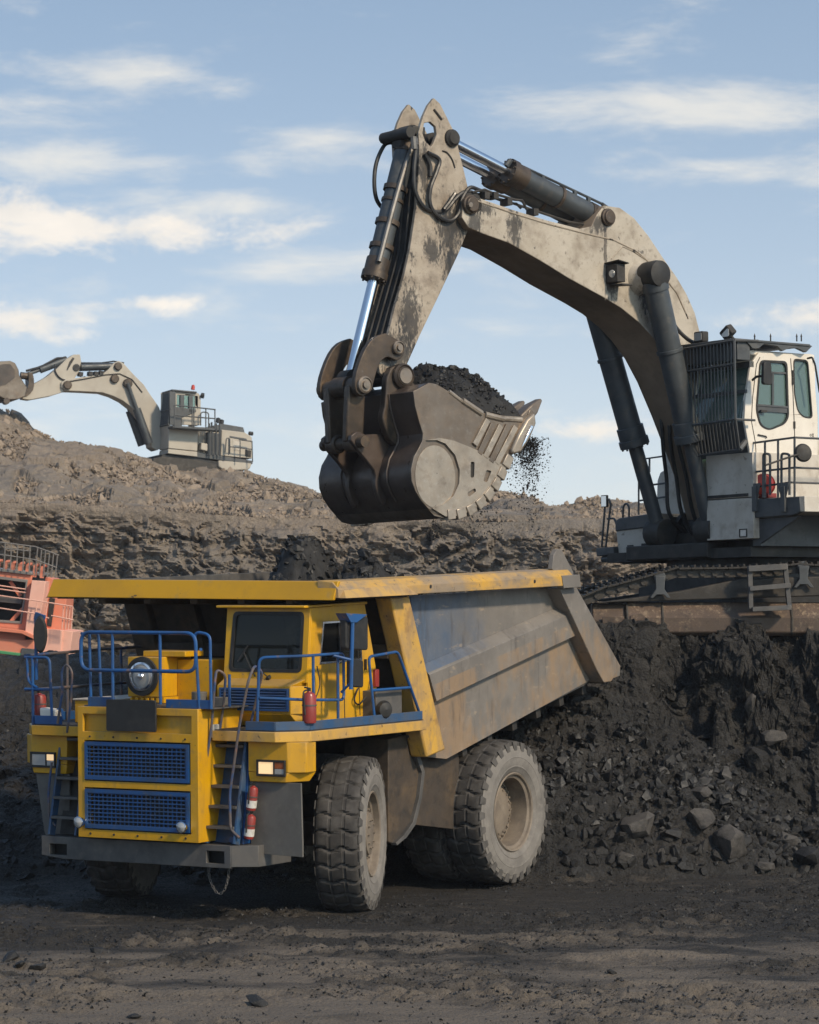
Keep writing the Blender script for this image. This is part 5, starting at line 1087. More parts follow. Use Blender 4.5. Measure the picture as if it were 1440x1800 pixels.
for s in (1, -1):
    MB().prism('y', sidepoly, BW * s - .05 * s, (BW + .012) * s).build('side_wall', M['bucketside'], bk, .006)
    # big wear circle and crescent in the rear corner
    q = V3(X_, BW, 764, 838); ring = [(q.x + .40 * math.cos(t), q.z + .49 * math.sin(t)) for t in np.linspace(0, 2 * math.pi, 40, endpoint=False)]
    MB().prism('y', ring, (BW + .013) * s, (BW + .022) * s).build('wear_disc', M['bucketbright'], bk, .003)
    cres = [(748, 774), (770, 770), (795, 775), (820, 785), (836, 792), (868, 812), (888, 820), (873, 850), (852, 877), (827, 898), (800, 907), (780, 908), (757, 894), (778, 886), (794, 872), (804, 850), (805, 826), (797, 800), (780, 780), (765, 774)]
    holes_ = [rnd2(xz(BW, [(824, 812), (831, 812), (830, 840), (824, 840)]), .03), rnd2(xz(BW, [(852, 826), (861, 828), (853, 848), (846, 846)]), .03), rnd2(xz(BW, [(818, 866), (832, 858), (834, 864), (820, 874)]), .03)]
    MB().prism('y', xz(BW, cres), (BW + .012) * s, (BW + .05) * s, holes=holes_).build('heel_plate', M['bucketbright'], bk, .004)
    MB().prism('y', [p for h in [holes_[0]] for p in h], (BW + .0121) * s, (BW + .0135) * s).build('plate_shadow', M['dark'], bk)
    # corner shroud blocks round the heel
    arc = [(897, 801), (886, 824), (877, 843), (866, 862), (852, 879), (836, 893), (818, 903), (799, 908), (782, 908)]
    for i in range(len(arc) - 1):
        a = V3(X_, BW, *arc[i]); b = V3(X_, BW, *arc[i + 1]); d = (b - a); n_ = Vector((d.z, 0, -d.x)).normalized(); n_ = n_ if n_.dot(a - cen) > 0 else -n_
        a2 = a + d * .12; b2 = b - d * .06; w = .11
        P = [a2 - n_ * w, b2 - n_ * w, b2 + n_ * .06, a2 + n_ * .04]; y0, y1 = BW - .12, BW + .075
        MB().hexa([(p.x, y0 * s, p.z) for p in P] + [(p.x, y1 * s, p.z) for p in P]).build('heel_shroud', M['bucketbright'], bk, .012)
    # wear bars
    for i in range(5):
        p0 = [(857, 738), (866, 746), (880, 748), (893, 748), (906, 750)][i]; p1 = [(834, 782), (842, 798), (852, 804), (862, 812), (872, 815)][i]
        a = V3(X_, BW + .03, *p0); b = V3(X_, BW + .03, *p1); g = MB().beam((a.x, (BW + .035) * s, a.z), (b.x, (BW + .035) * s, b.z), .05, .095, (0, 1, 0)); o = MB(); o.v, o.f = g.v, g.f
        d = (Vector((b.x, 0, b.z)) - Vector((a.x, 0, a.z))).normalized(); q = Vector((d.z, 0, -d.x)); h = .05
        A0, B0 = Vector((a.x, 0, a.z)), Vector((b.x, 0, b.z)); P = [A0 - q * h, A0 + q * h, B0 + q * h, B0 - q * h]
        MB().hexa([(p.x, (BW + .012) * s, p.z) for p in P] + [(p.x, (BW + .055) * s, p.z) for p in P]).build('wear_bar', M['bucketside'] if i % 2 else M['bucketbright'], bk, .006)
    # lip protectors on the upper side edge
    for (p0, p1, r) in (((789, 688), (812, 706), .035), ((812, 704), (846, 727), .055), ((852, 729), (884, 737), .055), ((884, 736), (916, 738), .05)):
        a = V3(X_, BW, *p0); b = V3(X_, BW, *p1); MB().tube([(a.x, BW * s, a.z), (b.x, BW * s, b.z)], r, 10).build('lip_protector', M['bucketbright'], bk)
    # corner shroud
    P = xz(BW, [(920, 738), (934, 726), (936, 745), (925, 772), (910, 795), (896, 799), (893, 792), (905, 765)]); MB().prism('y', P, (BW - .06) * s, (BW + .10) * s).build('corner_shroud', M['bucketbright'], bk, .03)
    P = xz(BW, [(925, 748), (930, 750), (916, 778), (908, 788)]); MB().prism('y', P, (BW + .10) * s, (BW + .13) * s).build('corner_rib', M['chrome'], bk, .01)
# teeth along the lip
lipa = so[-1]; lq = V3(X_, BW, 917, 768); ld = Vector((lipa.x - lq.x, 0, lipa.z - lq.z)).normalized()
MB().beam((lipa.x, -BW, lipa.z), (lipa.x, BW, lipa.z), .12, .12, ld).build('lip', M['bucketside'], bk, .02)
t0 = None
for i in range(6):
    y = -BW + .14 + i * (2 * BW - .28) / 5
    if t0 is None:
        tq = V3(X_, BW, 948, 712); e = Vector((tq.x - lipa.x, 0, tq.z - lipa.z)).normalized() * .38; n_ = Vector((e.z, 0, -e.x)).normalized()
        a = -e * .5; P = []
        for c_, w, h in ((a, .13, .11), (e * .35, .12, .09), (e * 1.0, .07, .025)):
            P.append([c_ + n_ * h + Vector((0, -w, 0)), c_ + n_ * h + Vector((0, w, 0)), c_ - n_ * h + Vector((0, w, 0)), c_ - n_ * h + Vector((0, -w, 0))])
        mb = MB(); mb.add([v for l in P for v in l], [(0, 1, 2, 3), (11, 10, 9, 8)] + [(r * 4 + k, r * 4 + (k + 1) % 4, r * 4 + 4 + (k + 1) % 4, r * 4 + 4 + k) for r in (0, 1) for k in range(4)])
        t0 = mb.build('bucket_tooth', M['bucketside'], bk, .025); t0.location = (lipa.x, y, lipa.z)
    else: dup(t0, bk, (lipa.x, y, lipa.z))
# hinge ears on the bucket's back
for s in (1, -1):
    y = .52 * s
    ear = [(700, 640), (714, 650), (722, 672), (732, 690), (730, 715), (742, 762), (738, 785), (690, 782), (676, 760), (668, 735), (672, 715), (674, 690), (676, 664), (684, 646)]
    MB().prism('y', curve2(xz(.52, ear), 2), y - .07, y + .07).build('hinge_ear', M['link'], bk, .02)
    c = V3(X_, .52, 702, 662); MB().lathe([(.20, 0), (.20, .06), (.17, .09), (.155, .07), (.14, .09), (0, .09)], (c.x, y + .07 * s, c.z), (0, s, 0), 28).build('hinge_boss', M['link'], bk)
    if s > 0: MB().lathe([(.125, .095), (.12, .11), (0, .11)], (c.x, y + .07 * s, c.z), (0, s, 0), 28).build('pin_cover', M['pinface'], bk)
HP = V3(X_, .52, 702, 662); MB().cyl((HP.x, -.6, HP.z), (HP.x, .6, HP.z), .12, 18).build('hinge_pin', M['link'], bk)
mb = MB()
for y in (-.36, .36):
    P = [(pb.x - .10, pb.z + .17), (pb.x + .17, pb.z + .12), (pb.x + .16, pb.z - .15)]
    lo = [V3(X_, BW, 722, 835), V3(X_, BW, 727, 870), V3(X_, BW, 742, 768)]
    mb.prism('y', curve2([(pb.x + .04, pb.z + .17), (pb.x + .17, pb.z + .02), (lo[0].x + .10, lo[0].z + .12), (lo[0].x + .08, lo[0].z - .12), (lo[1].x + .02, lo[1].z - .1), (lo[1].x - .1, lo[1].z), (lo[2].x - .05, lo[2].z), (pb.x - .12, pb.z + .12)], 3), y - .045, y + .045)
mb.build('link_bracket', M['bucketdark'], bk, .015)
MB().cyl((pb.x, -.55, pb.z), (pb.x, .55, pb.z), .09, 16).build('link_bracket_pin', LK, bk)
mb = MB(); a, b = so[12], so[14]
mb.prism('y', [(a.x, a.z - .01), (so[13].x, so[13].z - .035), (b.x, b.z - .03), (b.x, b.z), (so[13].x, so[13].z)], -BW - .01, BW + .01); mb.build('floor_wear_strip', M['bucketside'], bk, .005)
for k in (-.6, .6): 
    pts = [V3(X_, BW, *p) for p in shell[1:12]]; mb = MB()
    mb.tube([(p.x + .01, k * 1.0, p.z) for p in pts], .018, 6); mb.build('back_weld', M['bucketdark'], bk)

# coal heaped in the bucket
bx0, bx1 = V3(X_, 0, 946, 720).x + .2, V3(X_, 0, 740, 680).x
P1, P2 = V3(X_, BW, 770, 690), V3(X_, BW, 930, 735)
def fb(x, y):
    t = np.clip((x - P2.x) / (P1.x - P2.x), -.1, 1.1); base = P2.z - .12 + (P1.z - P2.z) * t
    return base + .04 + (.72 * np.exp(-((t - .34) / .50) ** 4) + .12) * np.exp(-((y - .02) / .95) ** 2) * (1 - ss(1.0, 1.2, np.abs(y))) * ss(-.08, .16, t)
zmin_ = -9
mound('bucket_coal', np.linspace(P2.x - .02, P1.x, 80), np.linspace(-BW + .05, BW - .05, 80), fb, None, M['coalfine'], 'black coal heap piled high in the raised excavator bucket', X_, 1600, .03)
n = 7000; t = rng.random(n); sx = rng.normal(0, 1, n)
q = V3(X_, .3, 925, 780); zt = t ** .8 * (.35 + .65 * rng.random(n))
ncol = rng.normal(0, .16, 12); clen = rng.uniform(.45, 1.15, 12); cidx = rng.integers(0, 12, n); q = V3(X_, 1.0, 922, 785)
zt = np.minimum(rng.exponential(.42, n), 1.6) * clen[cidx]
pos = np.stack([q.x + ncol[cidx] + sx * (.012 + .04 * zt), 1.22 - rng.random(n) * .42, q.z + .12 - zt + rng.normal(0, .03, n)], -1)
n2 = 900; t2 = rng.random(n2); q2 = V3(X_, .8, 862, 870); pos2 = np.stack([q2.x + rng.normal(0, .10, n2) + .25 * rng.choice([0, 1, -.6], n2), rng.uniform(.1, 1.0, n2), q2.z + .05 - t2 ** .7 * .75], -1)
n3 = 420; t3 = rng.random(n3); q3 = V3(X_, .8, 766, 910); pos3 = np.stack([q3.x + rng.normal(0, .035, n3), .8 + rng.normal(0, .12, n3), q3.z + .05 - t3 ** .8 * .42], -1)
pall = np.concatenate([pos, pos2, pos3]); o = scatter('falling_coal', pall, .0035 + .019 * rng.random(len(pall)) ** 5, M['coalfine']); o.location = X_.o; o.rotation_euler = X_.eul
tag(o, 'fine black coal dribbling down from the edge of the excavator bucket', kind='stuff')

# ---- upper structure
house = xpart('house')
MB().box(-4.2, 1.1, -1.22, 1.65, 1.46, 1.75).build('main_deck', M['dark'], house, .02); mb = MB(); mb.box(-4.2, -.2, -2.2, 1.6, 1.76, 3.3); mb.build('machine_house', M['towerwhite'], house, .03)
mb = MB(); mb.box(-.4, 1.1, -.70, -.58, 1.5, 2.05); mb.box(-.4, 1.1, .58, .70, 1.5, 2.05); mb.box(-.2, 1.6, -1.3, .75, 1.3, 1.55); mb.build('boom_foot_bracket', M['dark'], house, .02)
for s in (1, -1):
    mb = MB(); q = V3(X_, -.8, 1160, 937); mb.cyl((q.x, .62 * s, q.z), (q.x, 1.02 * s, q.z), .22, 20); mb.prism('y', [(q.x + .22, q.z), (q.x, q.z + .22), (q.x - .9, q.z + .3), (q.x - .9, q.z - .35), (q.x, q.z - .22)], .62 * s, .70 * s); mb.build('cylinder_foot', M['dark'], house, .02)
mb = MB(); mb.lathe([(.22, -.56), (.22, .56)], (.78, 0, 1.80), (0, 1, 0), 24); mb.lathe([(.34, .5), (.34, .6), (.2, .62), (0, .62)], (.78, 0, 1.80), (0, 1, 0), 24); mb.lathe([(.34, -.5), (.34, -.6), (.2, -.62), (0, -.62)], (.78, 0, 1.80), (0, 1, 0), 24); mb.build('boom_foot_pin', M['dark'], house)
for i, y in enumerate((.1, -.15, .35, -.4)): MB().tube(spline([(.4 + .1 * i, y * .8, 1.6), (1.0, y, 1.62 + .05 * i), (1.3 + .03 * i, y, 2.1), (1.44, y, 2.7), (1.58, y * .8, 3.2), (1.62, y * .8, 3.5 + .1 * i)], 6), .035, 8).build('hose', M['hose'], house)
# swing ring and underside
mb = MB(); mb.cyl((0, 0, .85), (0, 0, 1.3), 1.35, 40); mb.cyl((0, 0, 1.28), (0, 0, 1.46), 1.55, 40); mb.build('swing_ring', M['black'], house)
mb = MB(); mb.box(-4.2, 1.5, -1.9, 1.7, 1.28, 1.45); mb.build('house_underside', M['dark'], house)
# cab tower
tw = MB(); tw.box(-.3, 1.585, .74, 1.86, 1.58, 2.26); tw.build('tower_panel', M['towerwhite'], house, .008)
tw = MB(); tw.box(-.3, 1.585, .74, 1.86, 2.275, 3.02); tw.build('tower_panel', M['towerwhite'], house, .008)
q = X_.on('x', 1.6, 1306, 937); mb = MB(); mb.prism('x', rect(q.y - .09, q.y + .09, q.z - .07, q.z + .07), 1.58, 1.60, holes=[rect(q.y - .075, q.y + .075, q.z - .055, q.z + .055)]); mb.build('lamp_frame', M['dark'], house); MB().prism('x', rect(q.y - .07, q.y + .07, q.z - .05, q.z + .05), 1.58, 1.592).build('lamp_lens', M['lens'], house)
# cab shell
ecab = xpart('cab')
y1 = 1.80; Wd = rnd2(xz(y1, [(1336, 634), (1383, 636), (1386, 733), (1379, 745), (1352, 756), (1336, 748), (1329, 720)]), .10); Wr = rnd2(xz(y1, [(1395, 631), (1420, 634), (1428, 735), (1412, 733), (1402, 722), (1396, 690)]), .08)
outl = xz(y1, [(1334, 620), (1427, 622), (1432, 660), (1438, 735), (1438, 868), (1323, 872), (1318, 790), (1309, 740), (1311, 700), (1320, 640)])
MB().prism('y', outl, y1 - .05, y1, holes=[Wd, Wr]).build('cab_side', M['cabwhite'], ecab, .015)
xs_ = [p[0] for p in outl]; zs_ = [p[1] for p in outl]; xm, xM_ = min(xs_), max(xs_); zt = max(zs_); zb = min(zs_)
MB().prism('y', outl, .52, .56, holes=[rnd2(rect(xm + .12, xM_ - .2, 3.25, 4.6), .1)]).build('cab_side', M['cabwhite'], ecab, .015)
MB().box(xm, xM_ - .1, .56, y1 - .05, zt - .08, zt).build('cab_roof', M['cabwhite'], ecab, .02)
mb = MB(); mb.prism('x', rect(.56, y1 - .05, zb, zt - .08), xm, xm + .04, holes=[rect(.7, 1.6, 3.7, 4.4)]); mb.build('cab_back', M['cabwhite'], ecab)
MB().box(xm + .04, xM_ - .1, .56, y1 - .05, zb, zb + .05).build('cab_floor', M['dark'], ecab)
# front: pillar, lower dark panel, windscreen
fx = [V3(X_, y1, *p) for p in ((1320, 640), (1311, 700), (1309, 740), (1318, 790), (1321, 800))]
mb = MB(); mb.prism('y', [(fx[2].x, fx[2].z), (fx[3].x, fx[3].z), (fx[4].x, fx[4].z), (fx[4].x - .06, fx[4].z), (fx[2].x - .08, fx[2].z)], .56, y1 - .05); mb.build('front_lower_panel', M['exgrey'], ecab)
mb = MB(); mb.prism('y', [(fx[0].x - .03, fx[0].z), (fx[1].x - .02, fx[1].z), (fx[2].x - .02, fx[2].z), (fx[2].x - .03, fx[2].z), (fx[1].x - .03, fx[1].z), (fx[0].x - .04, fx[0].z)], .60, y1 - .08); mb.build('windscreen', M['teal'], ecab)
mb = MB(); mb.beam((fx[0].x - .02, .6, fx[0].z), (fx[0].x - .02, y1, fx[0].z), .1, .1); mb.beam((fx[1].x - .02, .58, fx[1].z + .12), (fx[1].x - .02, y1, fx[1].z + .12), .05, .06); mb.tube([fx[0] - Vector((0.02, 1.15, 0)), fx[2] - Vector((.02, 1.15, 0))], .03, 6); mb.build('windscreen_frame', M['exgrey'], ecab)
for nm, P in (('door_window', Wd), ('rear_side_window', Wr)):
    MB().prism('y', P, y1 - .03, y1 - .024).build(nm, M['teal'], ecab)
    cx = sum(p[0] for p in P) / len(P); cz = sum(p[1] for p in P) / len(P)
    MB().prism('y', [(cx + (a - cx) * 1.03, cz + (b - cz) * 1.02) for a, b in P], y1 - .02, y1 + .012, holes=[[(cx + (a - cx) * .93, cz + (b - cz) * .965) for a, b in P]]).build('window_seal', M['black'], ecab)
mb = MB(); a = V3(X_, y1, 1330, 717); b = V3(X_, y1, 1385, 721); mb.beam((a.x, y1 - .01, a.z), (b.x, y1 - .01, b.z), .03, .10); mb.beam((a.x, y1 - .0, a.z + .05), (b.x, y1 - .0, b.z + .05), .04, .03); a = V3(X_, y1, 1341, 654); b = V3(X_, y1, 1384, 656); mb.beam((a.x, y1 - .01, a.z), (b.x, y1 - .01, b.z), .03, .03)
a = V3(X_, y1, 1359, 655); b = V3(X_, y1, 1359, 714); mb.beam((a.x, y1 - .01, a.z), (b.x, y1 - .01, b.z), .03, .04, (1, 0, 0)); mb.build('window_bar', M['exgrey'], ecab)
mb = MB()
for pts in ([(1336, 628), (1330, 640), (1323, 700), (1321, 740), (1328, 778), (1329, 795)], [(1390, 630), (1394, 690), (1397, 760), (1397, 835)]): mb.tube([V3(X_, y1 + .0, *p) for p in pts], .009, 5)
mb.build('door_gap', M['dark'], ecab)
mb = MB(); mb.tube([V3(X_, y1 + .02, *p) for p in ((1333, 764), (1347, 767), (1348, 770))], .012, 6); mb.box(V3(X_, y1, 1340, 723).x - .07, V3(X_, y1, 1340, 723).x + .07, y1 + .01, y1 + .05, V3(X_, y1, 1340, 723).z - .02, V3(X_, y1, 1340, 723).z + .02)
for p in ((1393, 655), (1393, 668), (1396, 745)): q = V3(X_, y1, *p); mb.cyl((q.x, y1 + .01, q.z - .08), (q.x, y1 + .01, q.z + .04), .02, 8)
mb.build('door_fittings', M['dark'], ecab)
# small black warning mark on the door post
mb = MB(); q = V3(X_, y1, 1427, 765)
mb.lathe([(.022, 0), (.022, .004), (.014, .004)], (q.x + .025, y1 + .001, q.z), (0, 1, 0), 12)
for dx, dz, a in ((-.03, 0, .6), (-.03, 0, -.6)): mb.beam((q.x + dx - .018, y1 + .003, q.z - .03 * (1 if a > 0 else -1)), (q.x + dx + .018, y1 + .003, q.z + .03 * (1 if a > 0 else -1)), .004, .010)
mb.build('warning_mark', M['black'], ecab)
mb = MB(); mb.box(.35, .8, .85, 1.4, 2.5, 3.2); mb.box(.28, .42, .85, 1.4, 3.2, 4.05); mb.box(.30, .40, .98, 1.27, 4.07, 4.25); mb.build('operator_seat', M['seat'], ecab, .05)
mb = MB(); mb.tube(spline([(.9, .75, 3.2), (.75, .75, 3.8), (.5, .75, 4.2)], 5), .03, 6); mb.box(1.1, 1.3, .7, 1.0, 3.0, 3.5); mb.build('console', M['white_tag'], ecab, .02)
# roof visor and lamps
vis = [(1310, 596), (1345, 600), (1425, 606), (1430, 608), (1419, 619), (1404, 612), (1390, 611), (1378, 617), (1368, 608), (1345, 604), (1336, 612), (1325, 612), (1318, 604)]
mb = MB(); mb.prism('y', xz(1.95, vis), 1.86, 1.93); mb.build('roof_visor_side', M['exgrey'], ecab, .004)
a, b, c_ = V3(X_, 1.95, 1292, 594), V3(X_, 1.95, 1425, 606), V3(X_, 1.95, 1310, 615)
mb = MB(); mb.hexa([(a.x, .3, a.z - .04), (a.x, 1.95, a.z - .04), (b.x, 1.95, b.z - .03), (b.x, .3, b.z - .03), (a.x, .3, a.z), (a.x, 1.95, a.z), (b.x, 1.95, b.z + .01), (b.x, .3, b.z + .01)]); mb.beam((a.x - .25, .35, a.z - .2), (a.x - .25, 1.9, a.z - .2), .3, .3); mb.build('roof_guard', M['exgrey'], ecab, .01)
mb = MB()
for px in (1327, 1355, 1401, 1409): q = V3(X_, 1.9, px, 600); mb.tube([q, q + Vector((0, 0, .10))], .012, 6); mb.lathe([(.02, 0), (.0, .06)], q + Vector((0, 0, .08)), (0, 0, 1), 6)
mb.build('roof_stud', M['black'], ecab)
for (px, py, y, tilt) in ((1229, 592, .75, 0), (1277, 585, 1.7, .5)):
    lp_ = part('roof_lamp', ecab); bpy.data.objects.remove(lp_)
    q = X_.on('y', y, px, py); q = X_.on('x', 2.0, px, py); mb = MB(); mb.prism('x', rnd2(rect(q.y - .11, q.y + .11, q.z - .09, q.z + .09), .03), q.x - .12, q.x + .02)
    mb.tube([(q.x - .05, q.y, q.z - .09), (q.x - .05, q.y, q.z - .2)], .03, 6)
    if tilt: c0 = Vector((q.x, q.y, q.z)); Rt = Matrix.Rotation(.6, 3, 'X') @ Matrix.Rotation(.3, 3, 'Y'); mb.v = [tuple(c0 + Rt @ (Vector(v) - c0)) for v in mb.v]
    mb.build('roof_lamp', M['dark'], ecab, .015)
    MB().prism('x', rnd2(rect(q.y - .085, q.y + .085, q.z - .065, q.z + .065), .03), q.x + .02, q.x + .03).build('roof_lamp_lens', M['lens'], ecab)
# window guard cage, every bar a piece
cage = xpart('window_guard'); cx_ = 2.05
tl, tr = X_.on('x', cx_, 1202, 613), X_.on('x', cx_, 1291, 598); ml, mr_ = X_.on('x', cx_, 1206, 749), X_.on('x', cx_, 1293, 737); bl, br = X_.on('x', cx_ - .25, 1213, 803), X_.on('x', cx_ - .25, 1300, 790)
mb = MB()
for a, b in ((tl, tr), (ml, mr_), (bl, br), (tl, ml), (tr, mr_), (ml, bl), (mr_, br), (tl.lerp(ml, .3), tr.lerp(mr_, .3))): mb.tube([a, b], .024, 6)
mb.tube([tr, (1.5, tr.y, tr.z + .02)], .022, 6); mb.tube([mr_, (1.6, mr_.y, mr_.z)], .022, 6); mb.tube([tl, (1.4, tl.y, tl.z + .03)], .022, 6); mb.tube([br, X_.on('x', 1.6, 1312, 775)], .05, 6)
mb.build('guard_frame', M['exgrey'], cage)
for i in range(1, 15):
    f = i / 15; MB().tube([tl.lerp(tr, f), ml.lerp(mr_, f)], .0125, 6).build('guard_bar', M['exgrey'], cage)
    MB().tube([ml.lerp(mr_, f), bl.lerp(br, f)], .0125, 6).build('guard_bar', M['exgrey'], cage)
# cab mirrors
mb = MB(); q = V3(X_, 2.25, 1350, 656); mb.prism('y', rnd2([(q.x - .11, q.z - .19), (q.x + .10, q.z - .19), (q.x + .08, q.z + .19), (q.x - .09, q.z + .19)], .05), 2.18, 2.25); mb.build('cab_mirror', M['black'], ecab, .015)
mb = MB(); mb.tube(fillet([V3(X_, 1.85, 1323, 668), V3(X_, 2.0, 1330, 662), V3(X_, 2.15, 1345, 660)], .04), .022, 6); mb.tube(fillet([V3(X_, 1.85, 1420, 630), V3(X_, 2.1, 1428, 628), V3(X_, 2.1, 1433, 640), V3(X_, 2.1, 1441, 690)], .05), .018, 6); mb.build('mirror_arm', M['black'], ecab)
mb = MB(); q = V3(X_, 2.9, 1412, 796); mb.lathe([(.0, -.05), (.13, -.045), (.155, 0), (.13, .04), (.04, .06), (0, .06)], q, (.4, 1, .1), 28); mb.tube([q, V3(X_, 2.9, 1380, 806), V3(X_, 2.9, 1345, 818)], .018, 6); mb.build('round_mirror', M['dark'], ecab)
# access platform
plat = xpart('platform')
xa, xb = 1.45, -3.4
mb = MB(); mb.box(xb, xa, 1.88, 2.92, 1.98, 2.24); mb.build('platform_box', M['towerwhite'], plat, .01)
mb = MB(); P = [(1.74, 2.23), (2.90, 2.23), (2.92, 1.98), (2.75, 1.93), (1.76, 1.92)]; mb.prism('x', P, xa + .002, xa + .10); mb.build('platform_front', M['exgrey'], plat, .01)
mb = MB(); mb.prism('x', [(1.80, 1.91), (2.80, 1.91), (1.80, 1.45)], xa - .05, xa); mb.prism('x', [(1.80, 1.91), (2.80, 1.91), (1.80, 1.45)], -.6, -.5); mb.box(-3.2, xa, 1.7, 1.88, 1.45, 1.98); mb.build('platform_bracket', M['exgrey'], plat, .01)
rl = lambda pts, r=.02: MB().tube(fillet([Vector(p) for p in pts], .06, 4), r, 6)
mb = MB()
for z0 in ((1312, 780), ):
    pass
for pz in ((1314, 780, 1397, 769, 1445, 772), (1322, 830, 1397, 822, 1445, 826), (1322, 857, 1390, 848, 1445, 850)):
    a = X_.on('x', 1.5, pz[0], pz[1]); b = X_.on('x', 1.5, pz[2], pz[3]); c_ = Vector((-2.5, b.y, b.z)); mb.tube([a, b, c_], .02, 6)
for px in (1316, 1345, 1368, 1397): b = X_.on('x', 1.5, px, 875); t_ = X_.on('x', 1.5, px, 778 - (px - 1316) * .1); mb.tube([b, t_], .02, 6)
for a in (.6, -.4, -1.4, -2.4): mb.tube([(a, 2.9, 2.2), (a, 2.9, 3.22)], .02, 6)
for px0, px1 in ((1342, 1354), (1374, 1388)): mb.tube(fillet([X_.on('x', 1.55, px0, 875), X_.on('x', 1.55, px0, 797), X_.on('x', 1.55, px1, 798), X_.on('x', 1.55, px1, 870)], .06, 4), .022, 6)
mb.build('handrail', M['exgrey'], plat)
mb = MB()
for px in (1328, 1378): q = X_.on('x', 1.56, px, 855); mb.prism('x', [(q.y - .13, q.z + .05), (q.y + .13, q.z + .05), (q.y + .05, q.z - .2), (q.y - .05, q.z - .2)], 1.555, 1.58); mb.box(1.55, 1.6, q.y - .05, q.y + .05, q.z - .42, q.z)
mb.build('rail_bracket', M['exgrey'], plat, .004)
mb = MB(); q = X_.on('x', 1.35, 1343, 852); mb.lathe([(.0, -.1), (.17, -.1), (.19, -.05), (.12, -.04), (.12, .04), (.19, .05), (.17, .1), (0, .1)], q, (1, .5, 0), 24); mb.build('hose_reel', M['redreel'], plat); MB().box(q.x - .1, q.x + .1, q.y - .15, q.y + .2, 2.25, q.z - .15).build('reel_stand', M['redreel'], plat, .01)
# far side of the house front: box with dark lid, lamps, rails and mirror
fs = xpart('front_step_box'); xf = .6
mb = MB(); P = X_.yz(xf, [(1083, 932), (1147, 925), (1150, 966), (1088, 974)]); P = [X_.on('x', xf, *p) for p in ((1083, 931), (1150, 924), (1150, 966), (1088, 975))]
mb.prism('x', [(p.y, p.z) for p in P], -.6, xf); mb.build('step_box', M['towerwhite'], fs, .01)
mb = MB(); P = [X_.on('x', xf + .02, *p) for p in ((1082, 916), (1088, 911), (1150, 902), (1150, 926), (1082, 934))]; mb.prism('x', [(p.y, p.z) for p in P], -.6, xf + .03); mb.build('box_lid', M['exgrey'], fs, .02)
mb = MB()
for px, py in ((1109, 964), (1134, 961)): q = X_.on('x', xf, px, py); mb.box(xf, xf + .02, q.y - .08, q.y + .08, q.z - .06, q.z + .06)
mb.build('box_lamp', M['dark'], fs, .006)
mb = MB(); P = [X_.on('x', xf, *p) for p in ((1055, 964), (1086, 961), (1087, 974), (1056, 978))]; mb.prism('x', [(p.y, p.z) for p in P], -.5, xf + .1); q = X_.on('x', xf, 1108, 982); mb.cyl((xf - .1, q.y - .3, q.z), (xf - .1, q.y + .25, q.z), .09, 12); q = X_.on('x', xf, 1068, 983); mb.cyl((xf, q.y - .12, q.z), (xf, q.y + .12, q.z), .06, 10); mb.build('step', M['exgrey'], fs, .01)
mb = MB()
for pts in ([(1058, 962), (1064, 886), (1070, 876), (1074, 884), (1065, 962)], [(1068, 912), (1080, 911), (1084, 922)], [(1095, 915), (1096, 890), (1101, 884), (1106, 890), (1106, 915)]): mb.tube(fillet([X_.on('x', xf, *p) for p in pts], .04, 3), .02, 6)
mb.build('handrail', M['exgrey'], fs)
q = X_.on('x', xf + .05, 1061, 881); mb = MB(); mb.prism('x', rnd2(rect(q.y - .08, q.y + .08, q.z - .11, q.z + .11), .02), xf, xf + .04); mb.build('step_mirror', M['black'], fs); MB().prism('x', rect(q.y - .065, q.y + .065, q.z - .095, q.z + .095), xf + .041, xf + .046).build('mirror_glass', M['mirror'], fs)
mb = MB(); xr = -1.2
for pts in ([(1123, 905), (1123, 808), (1180, 800)], [(1178, 902), (1178, 800)], [(1125, 855), (1180, 848)], [(1125, 880), (1180, 872)], [(1142, 806), (1142, 830)]): mb.tube([X_.on('x', xr, *p) for p in pts], .02, 6)
mb.build('rear_rail', M['exgrey'], house)
mb = MB(); P = [X_.on('x', -1.4, *p) for p in ((1153, 905), (1155, 845), (1160, 830), (1175, 822), (1230, 815), (1230, 905))]; mb.prism('x', [(p.y, p.z) for p in P], -2.6, -1.4); mb.build('engine_hood', M['towerwhite'], house, .03)

# ---- undercarriage
U = Frame((X_.o.x, X_.o.y, X_.o.z - .02), 0, 0, 0)
uc = part('undercarriage', ex); uc.matrix_parent_inverse = Matrix.Identity(4)
